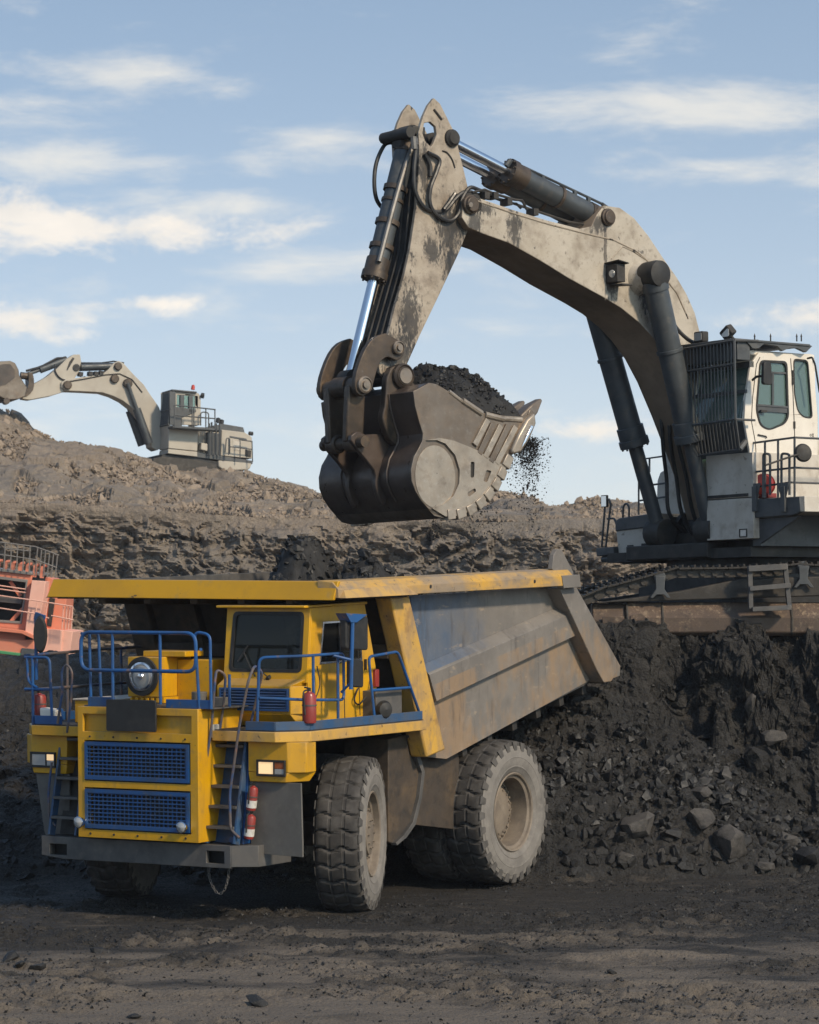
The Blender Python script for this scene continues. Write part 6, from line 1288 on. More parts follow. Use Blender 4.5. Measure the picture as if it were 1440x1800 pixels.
# its own axes: along the picture; parts are built in world axes about the swing centre
for s in (-1, 1):
    tr_ = part('track', ex); tr_.rotation_euler = (X_.M.transposed() @ U.M).to_euler(); yf = -2.55 if s < 0 else 1.75
    fr_ = lambda pts, y: [(q.x, q.z) for q in [U.on('y', y, *p) for p in pts]]
    if s < 0:
        up_ = fr_([(1018, 1050), (1060, 1032), (1110, 1019), (1165, 1004), (1185, 998), (1280, 997), (1370, 994), (1400, 990), (1445, 992), (1560, 998), (1640, 1020), (1690, 1060), (1680, 1110)], yf)
        P = fr_([(1042, 1062), (1160, 1056), (1445, 1044), (1620, 1044), (1680, 1070), (1670, 1118), (1042, 1120)], yf)
        rp = [(x, z) for x, z in P]
    else:
        rp = [(x, z) for x, z in P]
    mb = MB(); x0_, x1_ = min(p[0] for p in rp), max(p[0] for p in rp); zb_ = min(p[1] for p in rp); zt_ = zb_ + .56
    sec_ = [(yf - .05, zb_ + .06), (yf - .05, zb_ + .30), (yf + .14, zt_), (yf + .5, zt_), (yf + .5, zb_), (yf + .02, zb_)]
    mb.prism('x', sec_, x0_ + .55, x1_ - .4); mb.build('track_frame', M['trackframe'], tr_, .02)
    mb = MB(); mb.prism('x', [(a + .04, b - (.03 if b > zb_ + .2 else 0)) for a, b in sec_], x0_, x0_ + .548); mb.build('idler_frame', M['trackframe'], tr_, .02)
    mb = MB()
    for xx in (x0_ + .56, x0_ + 1.15, x0_ + 3.3): mb.prism('x', [(a - .018 if a < yf + .2 else a, b + (.012 if b > zb_ + .2 else 0)) for a, b in sec_], xx, xx + .035)
    mb.build('frame_seam', M['trackmud'], tr_, .006)
    mb = MB(); mb.prism('y', fr_([(1045, 1062), (1120, 1052), (1200, 1040), (1300, 1020), (1445, 1015), (1640, 1030), (1670, 1060), (1445, 1050)], -2.55), yf + .0, yf + .5); mb.build('frame_top', M['trackmud'], tr_, .02)
    line = [Vector((x, 0, z)) for x, z in up_]; acc = [0]
    for a, b in zip(line, line[1:]): acc.append(acc[-1] + (b - a).length)
    shoe = None; link = None; d = 0; pitch = .205
    while d < acc[-1] - .05:
        i = max(k for k in range(len(acc) - 1) if acc[k] <= d); t_ = (d - acc[i]) / (acc[i + 1] - acc[i]); p = line[i].lerp(line[i + 1], t_); dr = (line[i + 1] - line[i]).normalized(); an = math.atan2(-dr.z, dr.x)
        if shoe is None:
            mb = MB(); mb.box(-.098, .098, -.06, .58, -.018, .012); mb.box(-.06, -.03, -.06, .58, .012, .055); mb.box(.04, .07, -.06, .58, .012, .04); shoe = mb.build('track_shoe', M['trackmud'], tr_)
            mb = MB(); mb.box(-.11, .11, .05, .12, -.16, -.02); mb.box(-.11, .11, .36, .43, -.16, -.02); mb.cyl((.09, .02, -.09), (.09, .46, -.09), .05, 10); link = mb.build('chain_link', M['trackmud'], tr_)
            ob1, ob2 = shoe, link
            if s > 0: pass
        else: ob1, ob2 = dup(shoe, tr_), dup(link, tr_)
        for q_ in (ob1, ob2): q_.location = (p.x, yf, p.z - .03); q_.rotation_euler = (0, an, 0)
        d += pitch
    if s < 0:
        mb = MB()
        for px, py in ((1160, 1040), (1412, 1022)):
            q = U.on('y', yf, px, py); mb.prism('y', [(q.x - .08, q.z + .24), (q.x + .08, q.z + .24), (q.x + .07, q.z + .02), (q.x + .17, q.z - .12), (q.x + .12, q.z - .13), (q.x + .06, q.z - .07), (q.x - .06, q.z - .07), (q.x - .12, q.z - .13), (q.x - .17, q.z - .12), (q.x - .07, q.z + .02)], yf - .09, yf - .05)
            mb.cyl((q.x, yf - .05, q.z + .22), (q.x, yf + .5, q.z + .22), .10, 14)
        mb.build('carrier_roller', M['exgrey'], tr_, .008)
        st_ = part('step_frame', ex); bpy.data.objects.remove(st_)
        mb = MB(); ys = yf - .28
        for pts, w in (([(1318, 997), (1320, 1072)], .075), ([(1380, 995), (1388, 1072)], .075), ([(1315, 1002), (1383, 998)], .10), ([(1317, 1037), (1389, 1031)], .08), ([(1322, 1073), (1390, 1070)], .08)):
            a, b = [U.on('y', ys, *p) for p in pts]; mb.beam(a, b, .22 if w != .075 else .12, w, (0, 0, 1) if w != .075 else (1, 0, 0))
        mb.build('track_step', M['steel'], tr_, .006)
        mb = MB(); q = U.on('y', yf, 1122, 1091); mb.prism('y', rnd2(fr_([(1108, 1082), (1128, 1080), (1139, 1090), (1128, 1102), (1108, 1100)], yf), .04), yf - .07, yf - .051); mb.prism('y', fr_([(1058, 1086), (1097, 1086), (1097, 1108), (1060, 1108)], yf), yf - .065, yf - .051); mb.build('access_cover', M['trackframe'], tr_, .006)
        mb = MB(); a = U.on('y', yf, 1440, 1090); mb.lathe([(.0, -.12), (.3, -.1), (.42, -.02), (.42, .3)], (2.8, yf, a.z + .25), (0, 1, 0), 28); mb.build('drive_sprocket', M['trackmud'], tr_)
bpy.data.objects.remove(uc)
mb = MB(); mb.box(-1.4, 1.4, -1.2, 1.2, .35, .95); mb.build('centre_frame', M['black'], house)

# ------------------------------------------------------------------ the distant excavator on the ridge
Fb = Frame((-11.4, 150.5, 10.75), R(202), R(-7), R(1.5))
fx2 = thing('excavator', Fb, 'distant white excavator on the skyline ridge with its arm reached out to the left', 'excavator')
def bx(name): o = bpy.data.objects.new(name, None); COL.objects.link(o); o.parent = fx2; return o
def fz(y, pts): return [(q.x, q.z) for q in [Fb.on('y', y, *p) for p in pts]]
FW = M['farwhite']
bo = bx('boom')
MB().prism('y', fz(.45, [(108, 672), (116, 667), (144, 663), (180, 658), (191, 649), (200, 638), (209, 634), (218, 639), (235, 658), (253, 676), (262, 690), (280, 716), (290, 745), (290, 785), (275, 792), (266, 786), (262, 760), (250, 738), (235, 719), (217, 705), (199, 696), (180, 690), (144, 688), (117, 687), (108, 681)]), -.45, .45).build('boom_box', FW, bo, .03)
mb = MB()
for p, r in (((118, 677), .22), ((207, 644), .2), ((201, 666), .22), ((224, 674), .24)): c = Fb.on('y', .45, *p); mb.lathe([(r, 0), (r, .12), (r * .8, .16), (0, .16)], (c.x, .45, c.z), (0, 1, 0), 18)
mb.build('pin_boss', M['link'], bo)
mb = MB(); mb.tube([Fb.on('y', .46, *p) for p in [(120, 671), (150, 666), (185, 659), (210, 657), (232, 667), (250, 690)]], .035, 5)
for px, py in ((141, 658), (158, 657), (168, 657), (177, 656)): q = Fb.on('y', .3, px, py); mb.box(q.x - .1, q.x + .1, .1, .5, q.z - .1, q.z + .1)
mb.build('boom_pipe', M['dark'], bo)
MB().prism('y', fz(.3, [(141, 623), (143, 636), (139, 654), (132, 664), (122, 677), (118, 687), (90, 696), (52, 703), (39, 701), (45, 693), (61, 674), (81, 663), (101, 647), (117, 631), (130, 623)]), -.3, .3).build('stick', FW, fx2, .03)
mb = MB(); mb.prism('y', fz(.31, [(128, 628), (131, 630), (124, 642), (118, 652), (117, 650), (122, 636)]), .30, .315); c = Fb.on('y', .3, 134, 646); mb.lathe([(.18, 0), (.18, .06), (0, .06)], (c.x, .3, c.z), (0, 1, 0), 16); mb.build('stick_pin', M['dark'], fx2)
for s in (1, -1): mb = MB(); mb.tube([Fb.on('y', .0, 140, 646) + Vector((0, .22 * s, 0)), Fb.on('y', .0, 200, 644) + Vector((0, .22 * s, 0))], .17, 12); mb.build('stick_cylinder', M['barrel'], fx2)
mb = MB(); mb.tube([Fb.on('y', .1, 142, 638), Fb.on('y', .1, 178, 638), Fb.on('y', .1, 200, 635), Fb.on('y', .1, 218, 638)], .04, 5); mb.tube([Fb.on('y', .1, 117, 629), Fb.on('y', .1, 100, 630), Fb.on('y', .1, 72, 645), Fb.on('y', .1, 46, 652)], .07, 6); mb.tube(spline([Fb.on('y', .35, *p) for p in ((96, 640), (98, 655), (110, 667), (130, 668), (150, 662))], 4), .04, 6); mb.build('hose', M['hose'], fx2)
mb = MB(); mb.tube([Fb.on('y', 0, 117, 632), Fb.on('y', 0, 70, 650)], .19, 12); mb.tube([Fb.on('y', 0, 70, 650), Fb.on('y', 0, 40, 661)], .10, 10); mb.build('bucket_cylinder', M['barrel'], fx2)
mb = MB(); mb.prism('y', curve2(fz(.35, [(50, 656), (57, 656), (60, 670), (58, 686), (48, 696), (42, 696), (47, 686), (51, 674)]), 2), -.35, .35); mb.tube([Fb.on('y', .1, 36, 660), Fb.on('y', .1, 54, 662)], .18, 10); mb.build('bucket_link', M['link'], fx2)
bo2 = bx('bucket')
MB().prism('y', fz(1.0, [(18, 634), (27, 638), (33, 650), (34, 660), (48, 681), (44, 697), (32, 702), (11, 703), (0, 697), (-40, 690), (-46, 660), (-20, 640), (0, 635)]), -1.0, 1.0).build('bucket_body', M['bucketside'], bo2, .04)
MB().prism('y', fz(1.02, [(6, 640), (18, 640), (26, 650), (26, 664), (10, 676), (-10, 680), (-10, 645)]), 1.0, 1.03).build('side_panel', M['bucketdark'], bo2)
q = Fb.on('y', 1, 12, 705); MB().cyl((q.x, .6, q.z), (q.x, 1.0, q.z), .16, 10).build('bucket_lug', M['bucketdark'], bo2)
for s in (1, -1):
    a = Fb.on('y', .6, 224, 674); e = Fb.on('y', .6, 262, 780); A = Vector((a.x, .62 * s, a.z)); Bv = Vector((e.x, .62 * s, e.z)); c = bx('lift_cylinder')
    MB().cyl(A, A.lerp(Bv, .45), .10, 10).build('rod', M['barrel'], c); MB().cyl(A.lerp(Bv, .42), Bv, .21, 12).build('barrel', M['barrel'], c)
hb = bx('house')
def fbox(name, y0, y1, pts, m, par=hb, bev=.03): return MB().prism('y', fz(y1, pts), y0, y1).build(name, m, par, bev)
fbox('tower_panel', .3, 1.8, [(297, 747), (349, 753), (347, 793), (296, 788)], M['farwhite']); fbox('tower_base', .3, 1.8, [(296, 789), (347, 794), (347, 803), (295, 797)], M['farwhite'])
fbox('underside', -1.6, 1.6, [(284, 798), (347, 804), (390, 812), (440, 820), (400, 828), (330, 822), (284, 818)], M['black'])
fbox('machine_deck', -1.6, 1.7, [(345, 794), (445, 810), (444, 816), (345, 804)], M['exgrey'])
fbox('mid_body', -1.6, 1.4, [(349, 757), (388, 760), (388, 806), (347, 799)], M['farwhite']); fbox('radiator', 1.41, 1.6, [(364, 759), (385, 762), (385, 806), (364, 802)], M['exgrey'])
fbox('small_cabinet', 1.5, 1.9, [(354, 778), (365, 780), (365, 793), (353, 790)], M['farwhite'])
fbox('engine_house', -1.7, 1.7, [(390, 755), (430, 760), (443, 768), (444, 806), (388, 801)], M['farwhite']); fbox('engine_roof', -1.5, 1.5, [(374, 748), (392, 745), (428, 751), (431, 762), (392, 757), (376, 757)], M['exgrey'])
fbox('engine_door', 1.705, 1.73, [(404, 766), (434, 771), (434, 774), (404, 769)], M['exgrey']); fbox('hatch', 1.705, 1.72, [(410, 772), (422, 774), (422, 792), (410, 790)], M['towerwhite']); fbox('exhaust_grille', 1.705, 1.72, [(431, 790), (442, 792), (441, 804), (431, 802)], M['dark'])
fbox('counterweight', -1.7, 1.7, [(384, 809), (444, 812), (440, 823), (436, 826), (395, 828), (384, 820)], M['farwhite'], bev=.06)
cb = bx('cab')
Wn = fz(1.8, [(311, 694), (343, 696), (344, 725), (311, 721)])
MB().prism('y', fz(1.8, [(305, 688), (349, 691), (353, 697), (353, 747), (303, 747)]), 1.72, 1.8, holes=[Wn]).build('cab_side', M['farwhite'], cb, .02)
MB().prism('y', Wn, 1.74, 1.76).build('side_window', M['teal'], cb); mb = MB()
for p, q_ in (((320, 694), (320, 722)), ((335, 695), (335, 725))): a, b = Fb.on('y', 1.8, *p), Fb.on('y', 1.8, *q_); mb.beam(a, b, .12, .20, (1, 0, 0))
a, b = Fb.on('y', 1.82, 303, 688), Fb.on('y', 1.82, 303, 747); mb.beam(a, b, .16, .3, (1, 0, 0)); mb.build('window_post', M['exgrey'], cb)
fbox('cab_shell', .3, .36, [(283, 690), (349, 691), (353, 747), (283, 746)], M['farwhite'], cb); fbox('cab_rear', .36, 1.72, [(345, 692), (353, 697), (353, 747), (345, 747)], M['farwhite'], cb); fbox('cab_roof', .2, 1.95, [(302, 684), (346, 688), (347, 691), (302, 687)], M['exgrey'], cb)
fbox('lower_cladding', 1.81, 1.86, [(303, 714), (345, 720), (345, 724), (320, 734), (320, 750), (303, 748)], M['exgrey'], cb)
xc = Fb.on('y', 1.8, 303, 715).x; zc0, zc1 = Fb.on('y', 1.8, 303, 747).z, Fb.on('y', 1.8, 303, 688).z
gd = bx('window_guard'); mb = MB()
for z in (zc0, zc1, zc0 + (zc1 - zc0) * .45): mb.tube([(xc + .12, .2, z), (xc + .12, 1.9, z)], .04, 5)
mb.build('guard_frame', M['exgrey'], gd); MB().box(xc - .02, xc + .08, .3, 1.8, zc0, zc0 + (zc1 - zc0) * .38).build('front_panel', M['exgrey'], cb); MB().box(xc - .01, xc + .01, .36, 1.72, zc0 + (zc1 - zc0) * .38, zc1).build('windscreen', M['teal'], cb)
for i in range(8): y = .3 + 1.5 * i / 7; MB().tube([(xc + .12, y, zc0), (xc + .12, y, zc1)], .03, 5).build('guard_bar', M['exgrey'], gd)
q = Fb.on('y', 1.5, 339, 685); MB().lathe([(.10, 0), (.10, .08), (.08, .22), (0, .26)], q, (0, 0, 1), 14).build('beacon', M['beacon'], cb)
q = Fb.on('y', 1.8, 352, 695); MB().lathe([(.0, 0), (.14, .05), (.14, .2), (0, .22)], q, (-.8, .3, 0), 12).build('rear_lamp', M['black'], cb)
fbox('walkway', 1.8, 2.6, [(303, 748), (378, 752), (378, 757), (303, 752)], M['exgrey'], hb)
mb = MB()
for z0, z1 in (((307, 712), (379, 720)), ((307, 730), (379, 736))): mb.tube([Fb.on('y', 2.6, *z0), Fb.on('y', 2.6, *z1)], .035, 5)
for px in (307, 338, 341, 362, 378): mb.tube([Fb.on('y', 2.6, px, 750 + (px - 307) * .05), Fb.on('y', 2.6, px, 712 + (px - 307) * .11)], .035, 5)
mb.tube(fillet([Fb.on('y', 2.0, *p) for p in ((353, 748), (353, 724), (367, 725), (367, 750))], .15, 3), .035, 5)
for a, b in (((402, 770), (402, 800)), ((422, 775), (422, 806)), ((443, 776), (444, 812))): mb.tube([Fb.on('y', 2.1, *a), Fb.on('y', 2.1, *b)], .03, 5)
mb.tube([Fb.on('y', 2.1, 402, 785), Fb.on('y', 2.1, 444, 790)], .03, 5); mb.tube([Fb.on('y', 2.1, 420, 773), Fb.on('y', 2.1, 444, 776)], .03, 5); mb.tube(fillet([Fb.on('y', 2.1, *p) for p in ((396, 795), (398, 770), (404, 770), (404, 798))], .15, 3), .03, 5)
for px in (368, 372, 380, 386): mb.tube([Fb.on('y', 1.9, px, 742 + (px % 3)), Fb.on('y', 1.9, px, 800)], .05, 5)
mb.build('handrail', M['exgrey'], hb)
mb = MB()
for px, py in ((383, 741), (389, 744)): mb.lathe([(.0, 0), (.12, .03), (.12, .25), (0, .3)], Fb.on('y', 1.2, px, py + 3), (0, 0, 1), 10)
q = Fb.on('y', 1.6, 441, 762); mb.lathe([(.0, -.15), (.1, -.1), (.1, .1), (0, .15)], q, (1, 0, 0), 10); mb.build('roof_fittings', M['black'], hb)
for s in (1, -1): fbox('track', s * 2.1 - .35, s * 2.1 + .35, [(270, 806), (285, 802), (345, 808), (380, 816), (384, 830), (360, 838), (275, 828), (266, 815)], M['trackmud'], fx2)

# ------------------------------------------------------------------ the tilted orange shovel behind the left berm
S_ = Frame((-12.7, 100, -1), 0, R(6), 0)
sh = thing('mining_shovel', S_, 'tilted salmon orange mining shovel with grey railings behind the coal berm at the left', 'mining shovel')
def sz(y, pts): return [(q.x, q.z) for q in [S_.on('y', y, *p) for p in pts]]
def sbox(name, y0, y1, pts, m, par=sh, holes=(), bev=.015): return MB().prism('y', sz(y0, pts), y0, y1, holes=[sz(y0, h) for h in holes]).build(name, m, par, bev)
mh = bpy.data.objects.new('machine_house', None); COL.objects.link(mh); mh.parent = sh
win = [(1, 1017), (46, 1023), (36, 1093), (-10, 1090), (-10, 1016)]
sbox('house_wall', 0, .25, [(-160, 985), (-10, 1002), (56, 1010), (40, 1160), (-10, 1180), (-160, 1180)], M['salmon'], mh, holes=[win]); sbox('house_core', .9, 5, [(-160, 985), (-10, 1002), (56, 1010), (40, 1190), (-160, 1190)], M['dark'], mh)
sbox('window_frame', -.04, .10, [(-10, 1012), (49, 1019), (38, 1097), (-10, 1094)], M['greyrail'], mh, holes=[[(-9, 1017), (45, 1024), (35, 1092), (-9, 1089)]])
mb = MB(); mb.beam(S_.on('y', .3, 18, 1022), S_.on('y', .3, 36, 1048), .10, .12); mb.beam(S_.on('y', .3, 40, 1070), S_.on('y', .3, 20, 1092), .10, .12)
mb.build('window_brace', M['salmon'], mh); sbox('inner_shelf', .3, .6, [(-10, 1046), (40, 1054), (38, 1062), (-10, 1058)], M['steel'], mh)
sbox('corner_column', -.35, .9, [(56, 1020), (80, 1022), (77, 1050), (66, 1112), (60, 1118), (44, 1110), (50, 1060)], M['salmon_lit'], mh); sbox('ledge', -.5, 0, [(-160, 1086), (40, 1108), (62, 1118), (60, 1124), (38, 1114), (-160, 1094)], M['salmon'], mh)
sbox('lower_wall', -.2, .3, [(-160, 1110), (38, 1125), (60, 1124), (60, 1160), (-160, 1170)], M['salmon'], mh); sbox('grey_panel', -.25, -.2, [(38, 1139), (62, 1141), (60, 1160), (34, 1160)], M['exgrey'], mh); sbox('green_stripe', -.27, -.2, [(-160, 1124), (36, 1148), (35, 1153), (-160, 1132)], M['green'], mh)
sbox('side_wall', .0, 3.5, [(60, 1104), (110, 1108), (106, 1160), (56, 1160)], M['salmon_lit'], mh); sbox('end_wall', .1, 3.4, [(110, 1108), (128, 1110), (121, 1162), (105, 1160)], M['salmon_lit'], mh)
sbox('upper_tower', .8, 3, [(80, 1014), (90, 1016), (118, 1040), (112, 1108), (70, 1106)], M['salmon'], mh); sbox('dark_strip', .75, .8, [(87, 1050), (97, 1052), (90, 1102), (82, 1100)], M['black'], mh)  # the black piece is a thin strip set on the tower face
sbox('roof_edge', -.1, 5, [(-160, 982), (-5, 999), (56, 1006), (56, 1011), (-5, 1004), (-160, 988)], M['greyrail'], mh)
mb = MB()
for i in range(7): q = S_.on('y', .5, -4 + i * 13, 1002 + i * 1.5); mb.box(q.x - .06, q.x + .06, .4, .6, q.z - .1, q.z + .3); mb.tube(fillet([(q.x, .5, q.z), (q.x, .5, q.z + .32), (q.x + .14, .5, q.z + .34)], .05, 3), .05, 6)
mb.build('roof_pipe', M['salmon'], mh)
mb = MB()
def rr(pts, y): mb.tube([S_.on('y', y, *p) for p in pts], .022, 5)
rr([(-30, 950), (0, 953), (62, 961), (104, 976)], -.2); rr([(-30, 972), (10, 976), (62, 984), (100, 998)], -.2); rr([(8, 964), (55, 969)], -.2)
for px in range(-24, 64, 11): rr([(px, 951 + (px + 24) * .11), (px - 2, 1003 + px * .06)], -.2)
for px in range(66, 106, 7): rr([(px, 962 + (px - 62) * .36), (px - 4, 1012 + (px - 62) * .1)], .4)
rr([(96, 975), (104, 976)], .4)
mb.build('roof_railing', M['greyrail'], sh)
mb = MB(); rr([(-30, 1044), (0, 1047), (65, 1056), (128, 1066)], -.6); rr([(-30, 1066), (0, 1069), (60, 1078), (86, 1087)], -.6); rr([(90, 1082), (129, 1090)], -.6)
for px in (66, 74, 84): rr([(px, 1057 + (px - 65) * .16), (px - 4, 1082)], -.6)
for px in (112, 118, 123, 128): rr([(px, 1063 + (px - 112) * .2), (px - 3, 1106)], -.5)
for py in (1030, 1036): rr([(-10, py - 2), (46, py + 6)], -.1)
mb.build('walkway_railing', M['salmon_lit'], sh)
sbox('undercarriage', -.5, 4.5, [(-200, 1190), (100, 1195), (100, 1262), (-200, 1262)], M['trackmud'])

# ------------------------------------------------------------------ things on the truck
def extinguisher(base, h, r, tilt, lab, tagged=True, hose=True):
    t = bpy.data.objects.new('fire_extinguisher', None); COL.objects.link(t); t.location = T.o + T.M @ Vector(base); t.rotation_euler = (T.M @ Matrix.Rotation(tilt, 3, 'X')).to_euler()
    tag(t, lab, 'fire extinguisher', 'red fire extinguishers carried on the dump truck')
    MB().lathe([(0, 0), (r * .9, 0), (r, .03), (r, h * .78), (r * .8, h * .86), (r * .35, h * .9), (r * .3, h * .93)], (0, 0, 0), (0, 0, 1), 20).build('cylinder', M['red'], t)
    mb = MB(); mb.cyl((0, 0, h * .9), (0, 0, h), r * .25, 8); mb.beam((-r * .2, 0, h), (r * 1.1, 0, h * 1.05), .03, .02); mb.build('valve', M['black'], t)
    if tagged: MB().lathe([(r + .002, h * .10), (r + .003, h * .10), (r + .003, h * .38), (r + .002, h * .38)], (0, 0, 0), (0, 0, 1), 20).build('white_label', M['white_tag'], t)
    mb = MB(); mb.lathe([(r + .004, h * .5), (r + .008, h * .5), (r + .008, h * .54), (r + .004, h * .54)], (0, 0, 0), (0, 0, 1), 16); mb.build('strap', M['steel'], t)
    if hose: MB().tube(spline([(r * .2, 0, h * .97), (r * 1.5, 0, h * .9), (r * 1.25, 0, h * .5), (r * 1.1, 0, h * .25)], 4), .012, 6).build('hose', M['hose'], t)
extinguisher(T.on('x', 1.62, 544, 1271), .46, .095, 0, 'red extinguisher standing on the deck beside the truck cab nose', False)
extinguisher(T.on('x', 1.98, 441, 1424), .36, .068, -.15, 'upper of two red extinguishers strapped beside the right ladder')
extinguisher(T.on('x', 1.98, 437, 1474), .36, .068, -.15, 'lower of two red extinguishers strapped beside the right ladder')
extinguisher(T.on('x', 1.8, 69, 1262), .38, .10, 0, 'faded red extinguisher on the far left corner of the truck deck', False, False)
b = T.on('x', 1.85, 91, 1271); t = bpy.data.objects.new('jerrycan', None); COL.objects.link(t); t.location = T.o + T.M @ b; t.rotation_euler = T.eul; tag(t, 'small white plastic can beside the faded extinguisher on the left deck', 'can')
MB().prism('x', rnd2([(-.14, 0), (.12, 0), (.14, .19), (-.15, .22)], .03), -.09, .09).build('can_body', M['cabwhite'], t, .02); mb = MB(); mb.tube(fillet([(0, .10, .19), (0, .18, .2), (0, .20, .05), (0, .12, .03)], .03), .02, 6); mb.build('can_handle', M['blue'], t)
# chain slung under the bumper
t = bpy.data.objects.new('chain', None); COL.objects.link(t); t.location = T.o; t.rotation_euler = T.eul; tag(t, 'short steel chain hanging in a loop under the truck bumper', 'chain')
cp = spline([T.on('x', 2.1, *p) for p in ((366, 1522), (369, 1545), (380, 1568), (392, 1568), (400, 1548), (403, 1522))], 30); acc = [0]
for a, b in zip(cp, cp[1:]): acc.append(acc[-1] + (b - a).length)
L0 = None; d = 0; k = 0
while d < acc[-1] - .03:
    i = max(j for j in range(len(acc) - 1) if acc[j] <= d); p = cp[i]; dr = (cp[i + 1] - cp[i]).normalized()
    if L0 is None:
        pts = [Vector((math.cos(a) * .017, math.sin(a) * .030, 0)) for a in np.linspace(0, 2 * math.pi, 13)]; L0 = MB().tube(pts, .0055, 6, False).build('link', M['steel'], t); o = L0
    else: o = dup(L0, t)
    o.location = p; o.rotation_euler = (dr.to_track_quat('Y', 'Z').to_matrix() @ Matrix.Rotation(math.pi / 2 * (k % 2), 3, 'Y')).to_euler(); d += .042; k += 1
# hook lump at the ladder foot
mb = MB(); q = T.on('x', 1.98, 410, 1477); mb.lathe([(0, -.03), (.05, -.03), (.06, 0), (.04, .04), (0, .04)], q, (1, 0, .3), 14); mb.build('tow_lug', M['blue'], truck)

# driver seated in the truck cab: one skinned body, cap and jacket as its children
def person():
    J = {'pelvis': (.22, 1.25, 3.10, .15), 'waist': (.20, 1.25, 3.28, .14), 'chest': (.18, 1.25, 3.48, .17), 'neck': (.20, 1.25, 3.64, .06), 'chin': (.22, 1.25, 3.70, .07), 'head': (.23, 1.25, 3.80, .105), 'crown': (.22, 1.25, 3.88, .08),
         'shl': (.18, 1.46, 3.56, .07), 'ell': (.36, 1.56, 3.36, .05), 'wrl': (.56, 1.42, 3.46, .035), 'hnl': (.62, 1.38, 3.50, .04), 'shr': (.18, 1.04, 3.56, .07), 'elr': (.36, .98, 3.34, .05), 'wrr': (.52, 1.10, 3.44, .035), 'hnr': (.58, 1.14, 3.47, .04),
         'kl': (.66, 1.40, 3.10, .07), 'al': (.80, 1.40, 2.76, .05), 'kr': (.66, 1.10, 3.10, .07), 'ar': (.80, 1.10, 2.76, .05)}
    E = [('pelvis', 'waist'), ('waist', 'chest'), ('chest', 'neck'), ('neck', 'chin'), ('chin', 'head'), ('head', 'crown'), ('chest', 'shl'), ('shl', 'ell'), ('ell', 'wrl'), ('wrl', 'hnl'), ('chest', 'shr'), ('shr', 'elr'), ('elr', 'wrr'), ('wrr', 'hnr'), ('pelvis', 'kl'), ('kl', 'al'), ('pelvis', 'kr'), ('kr', 'ar')]
    n = list(J)
    for side, y, sg in (('hnl', 1.38, 1), ('hnr', 1.14, -1)):
        x, yy, z, _ = J[side]
        for f in range(4): J[side + str(f)] = (x + .04, yy - sg * (.02 - f * .014), z + .03 - f * .004, .010); J[side + 'b' + str(f)] = (x + .05 - .01 * f, yy - sg * (.02 - f * .014), z + .005, .009); E += [(side, side + str(f)), (side + str(f), side + 'b' + str(f))]
        J[side + 't'] = (x + .01, yy - sg * .045, z + .02, .011); E.append((side, side + 't'))
    n = list(J); me = bpy.data.meshes.new('person'); me.from_pydata([J[k][:3] for k in n], [(n.index(a), n.index(b)) for a, b in E], []); me.materials.append(M['person_skin']); me.materials.append(M['person_cloth'])
    o = bpy.data.objects.new('person', me); COL.objects.link(o); o.location = T.o; o.rotation_euler = T.eul
    bm = bmesh.new(); bm.from_mesh(me); lay = bm.verts.layers.skin.verify()
    for v, k in zip(bm.verts, n): v[lay].radius = (J[k][3], J[k][3]); v[lay].use_root = (k == 'pelvis')
    bm.to_mesh(me); bm.free(); o.modifiers.new('skin', 'SKIN'); sb = o.modifiers.new('sub', 'SUBSURF'); sb.levels = 1; sb.render_levels = 1
    tag(o, 'driver in dark jacket and cap seated at the wheel behind the truck side window', 'person')
    c = MB(); c.tube([(.20, 1.25, 3.08), (.19, 1.25, 3.3), (.18, 1.25, 3.50), (.19, 1.25, 3.63)], [.19, .185, .205, .08], 16); c.tube([(.18, 1.43, 3.55), (.36, 1.565, 3.355), (.53, 1.44, 3.45)], [.095, .07, .05], 12); c.tube([(.18, 1.07, 3.55), (.36, .975, 3.335), (.49, 1.08, 3.43)], [.095, .07, .05], 12)
    c.build('jacket', M['person_cloth'], o); h = MB(); h.lathe([(.118, .0), (.12, .03), (.10, .09), (.05, .12), (0, .125)], (.225, 1.25, 3.83), (0, 0, 1), 18); h.box(.30, .42, 1.17, 1.33, 3.83, 3.845); h.build('cap', M['person_cap'], o)
    f = MB(); f.prism('y', [(.32, 3.76), (.355, 3.755), (.325, 3.80)], 1.24, 1.26)
    for s in (1, -1): f.box(.325, .335, 1.25 + s * .04 - .01, 1.25 + s * .04 + .01, 3.80, 3.812); f.box(.21, .24, 1.25 + s * .10 - .01, 1.25 + s * .10 + .012, 3.76, 3.82)
    f.build('face_features', M['person_skin'], o)
person()

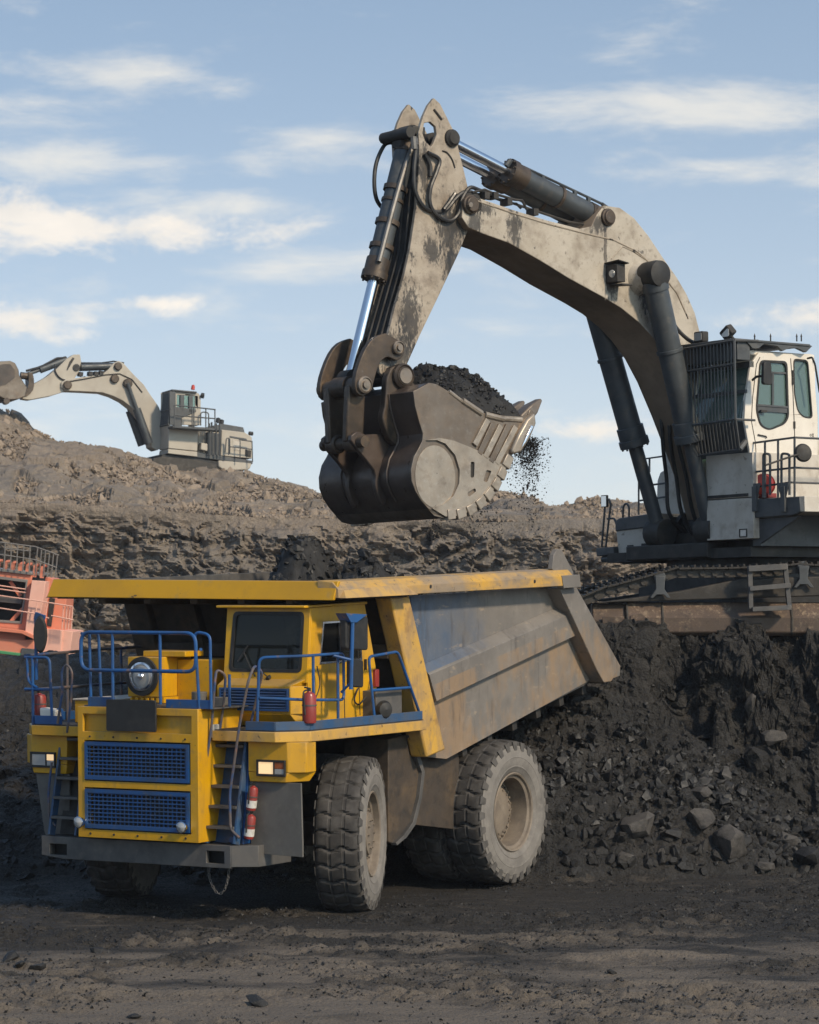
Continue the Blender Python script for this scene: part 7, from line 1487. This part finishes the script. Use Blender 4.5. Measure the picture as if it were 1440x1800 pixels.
# ------------------------------------------------------------------ thin dusty air over the pit
hm = bpy.data.materials.new('haze'); hm.use_nodes = True; nt = hm.node_tree; nt.nodes.remove(nt.nodes['Principled BSDF'])
pv = nt.nodes.new('ShaderNodeVolumePrincipled'); pv.inputs['Color'].default_value = (.93, .95, 1, 1); pv.inputs['Density'].default_value = .00025; pv.inputs['Anisotropy'].default_value = .3
nt.links.new(pv.outputs[0], nt.nodes['Material Output'].inputs['Volume'])
hz = MB().box(-3600, 3600, -3600, 4100, -3.4, 17.5).build('haze', hm); tag(hz, 'thin dusty air hanging over the whole pit', kind='stuff')

# ------------------------------------------------------------------ pieces of one part that stand apart become parts of their own
def split_apart():
    for o in list(scene.objects):
        if o.type != 'MESH' or o.parent is None or o.get('kind') or o.data.users > 1 or o.name.split('.')[0] in ('tread', 'sidewall', 'rim', 'person'): continue
        me = o.data; nv = len(me.vertices)
        if nv > 20000: continue
        par = list(range(nv))
        def find(a):
            while par[a] != a: par[a] = par[par[a]]; a = par[a]
            return a
        for p in me.polygons:
            vs = p.vertices; r = find(vs[0])
            for q in vs[1:]: par[find(q)] = r
        comp = {}
        for i in range(nv): comp.setdefault(find(i), []).append(i)
        if len(comp) < 2: continue
        co = np.empty(nv * 3); me.vertices.foreach_get('co', co); co = co.reshape(-1, 3)
        cl = [[co[ix].min(0) - .012, co[ix].max(0) + .012, set(ix)] for ix in comp.values()]
        merged = True
        while merged:
            merged = False
            for i in range(len(cl)):
                for j in range(i + 1, len(cl)):
                    if np.all(cl[i][0] <= cl[j][1]) and np.all(cl[j][0] <= cl[i][1]):
                        cl[i] = [np.minimum(cl[i][0], cl[j][0]), np.maximum(cl[i][1], cl[j][1]), cl[i][2] | cl[j][2]]; del cl[j]; merged = True; break
                if merged: break
        if len(cl) < 2: continue
        for k, (_, _, keep) in enumerate(cl):
            bm = bmesh.new(); bm.from_mesh(me); bm.verts.ensure_lookup_table(); bmesh.ops.delete(bm, geom=[v for v in bm.verts if v.index not in keep], context='VERTS')
            m2 = bpy.data.meshes.new(me.name) if k else None
            if k: bm.to_mesh(m2); c = o.copy(); c.data = m2; [m2.materials.append(q) for q in me.materials]; COL.objects.link(c)
            else: first = bm.copy()
            bm.free()
        first.to_mesh(me); first.free()
split_apart()
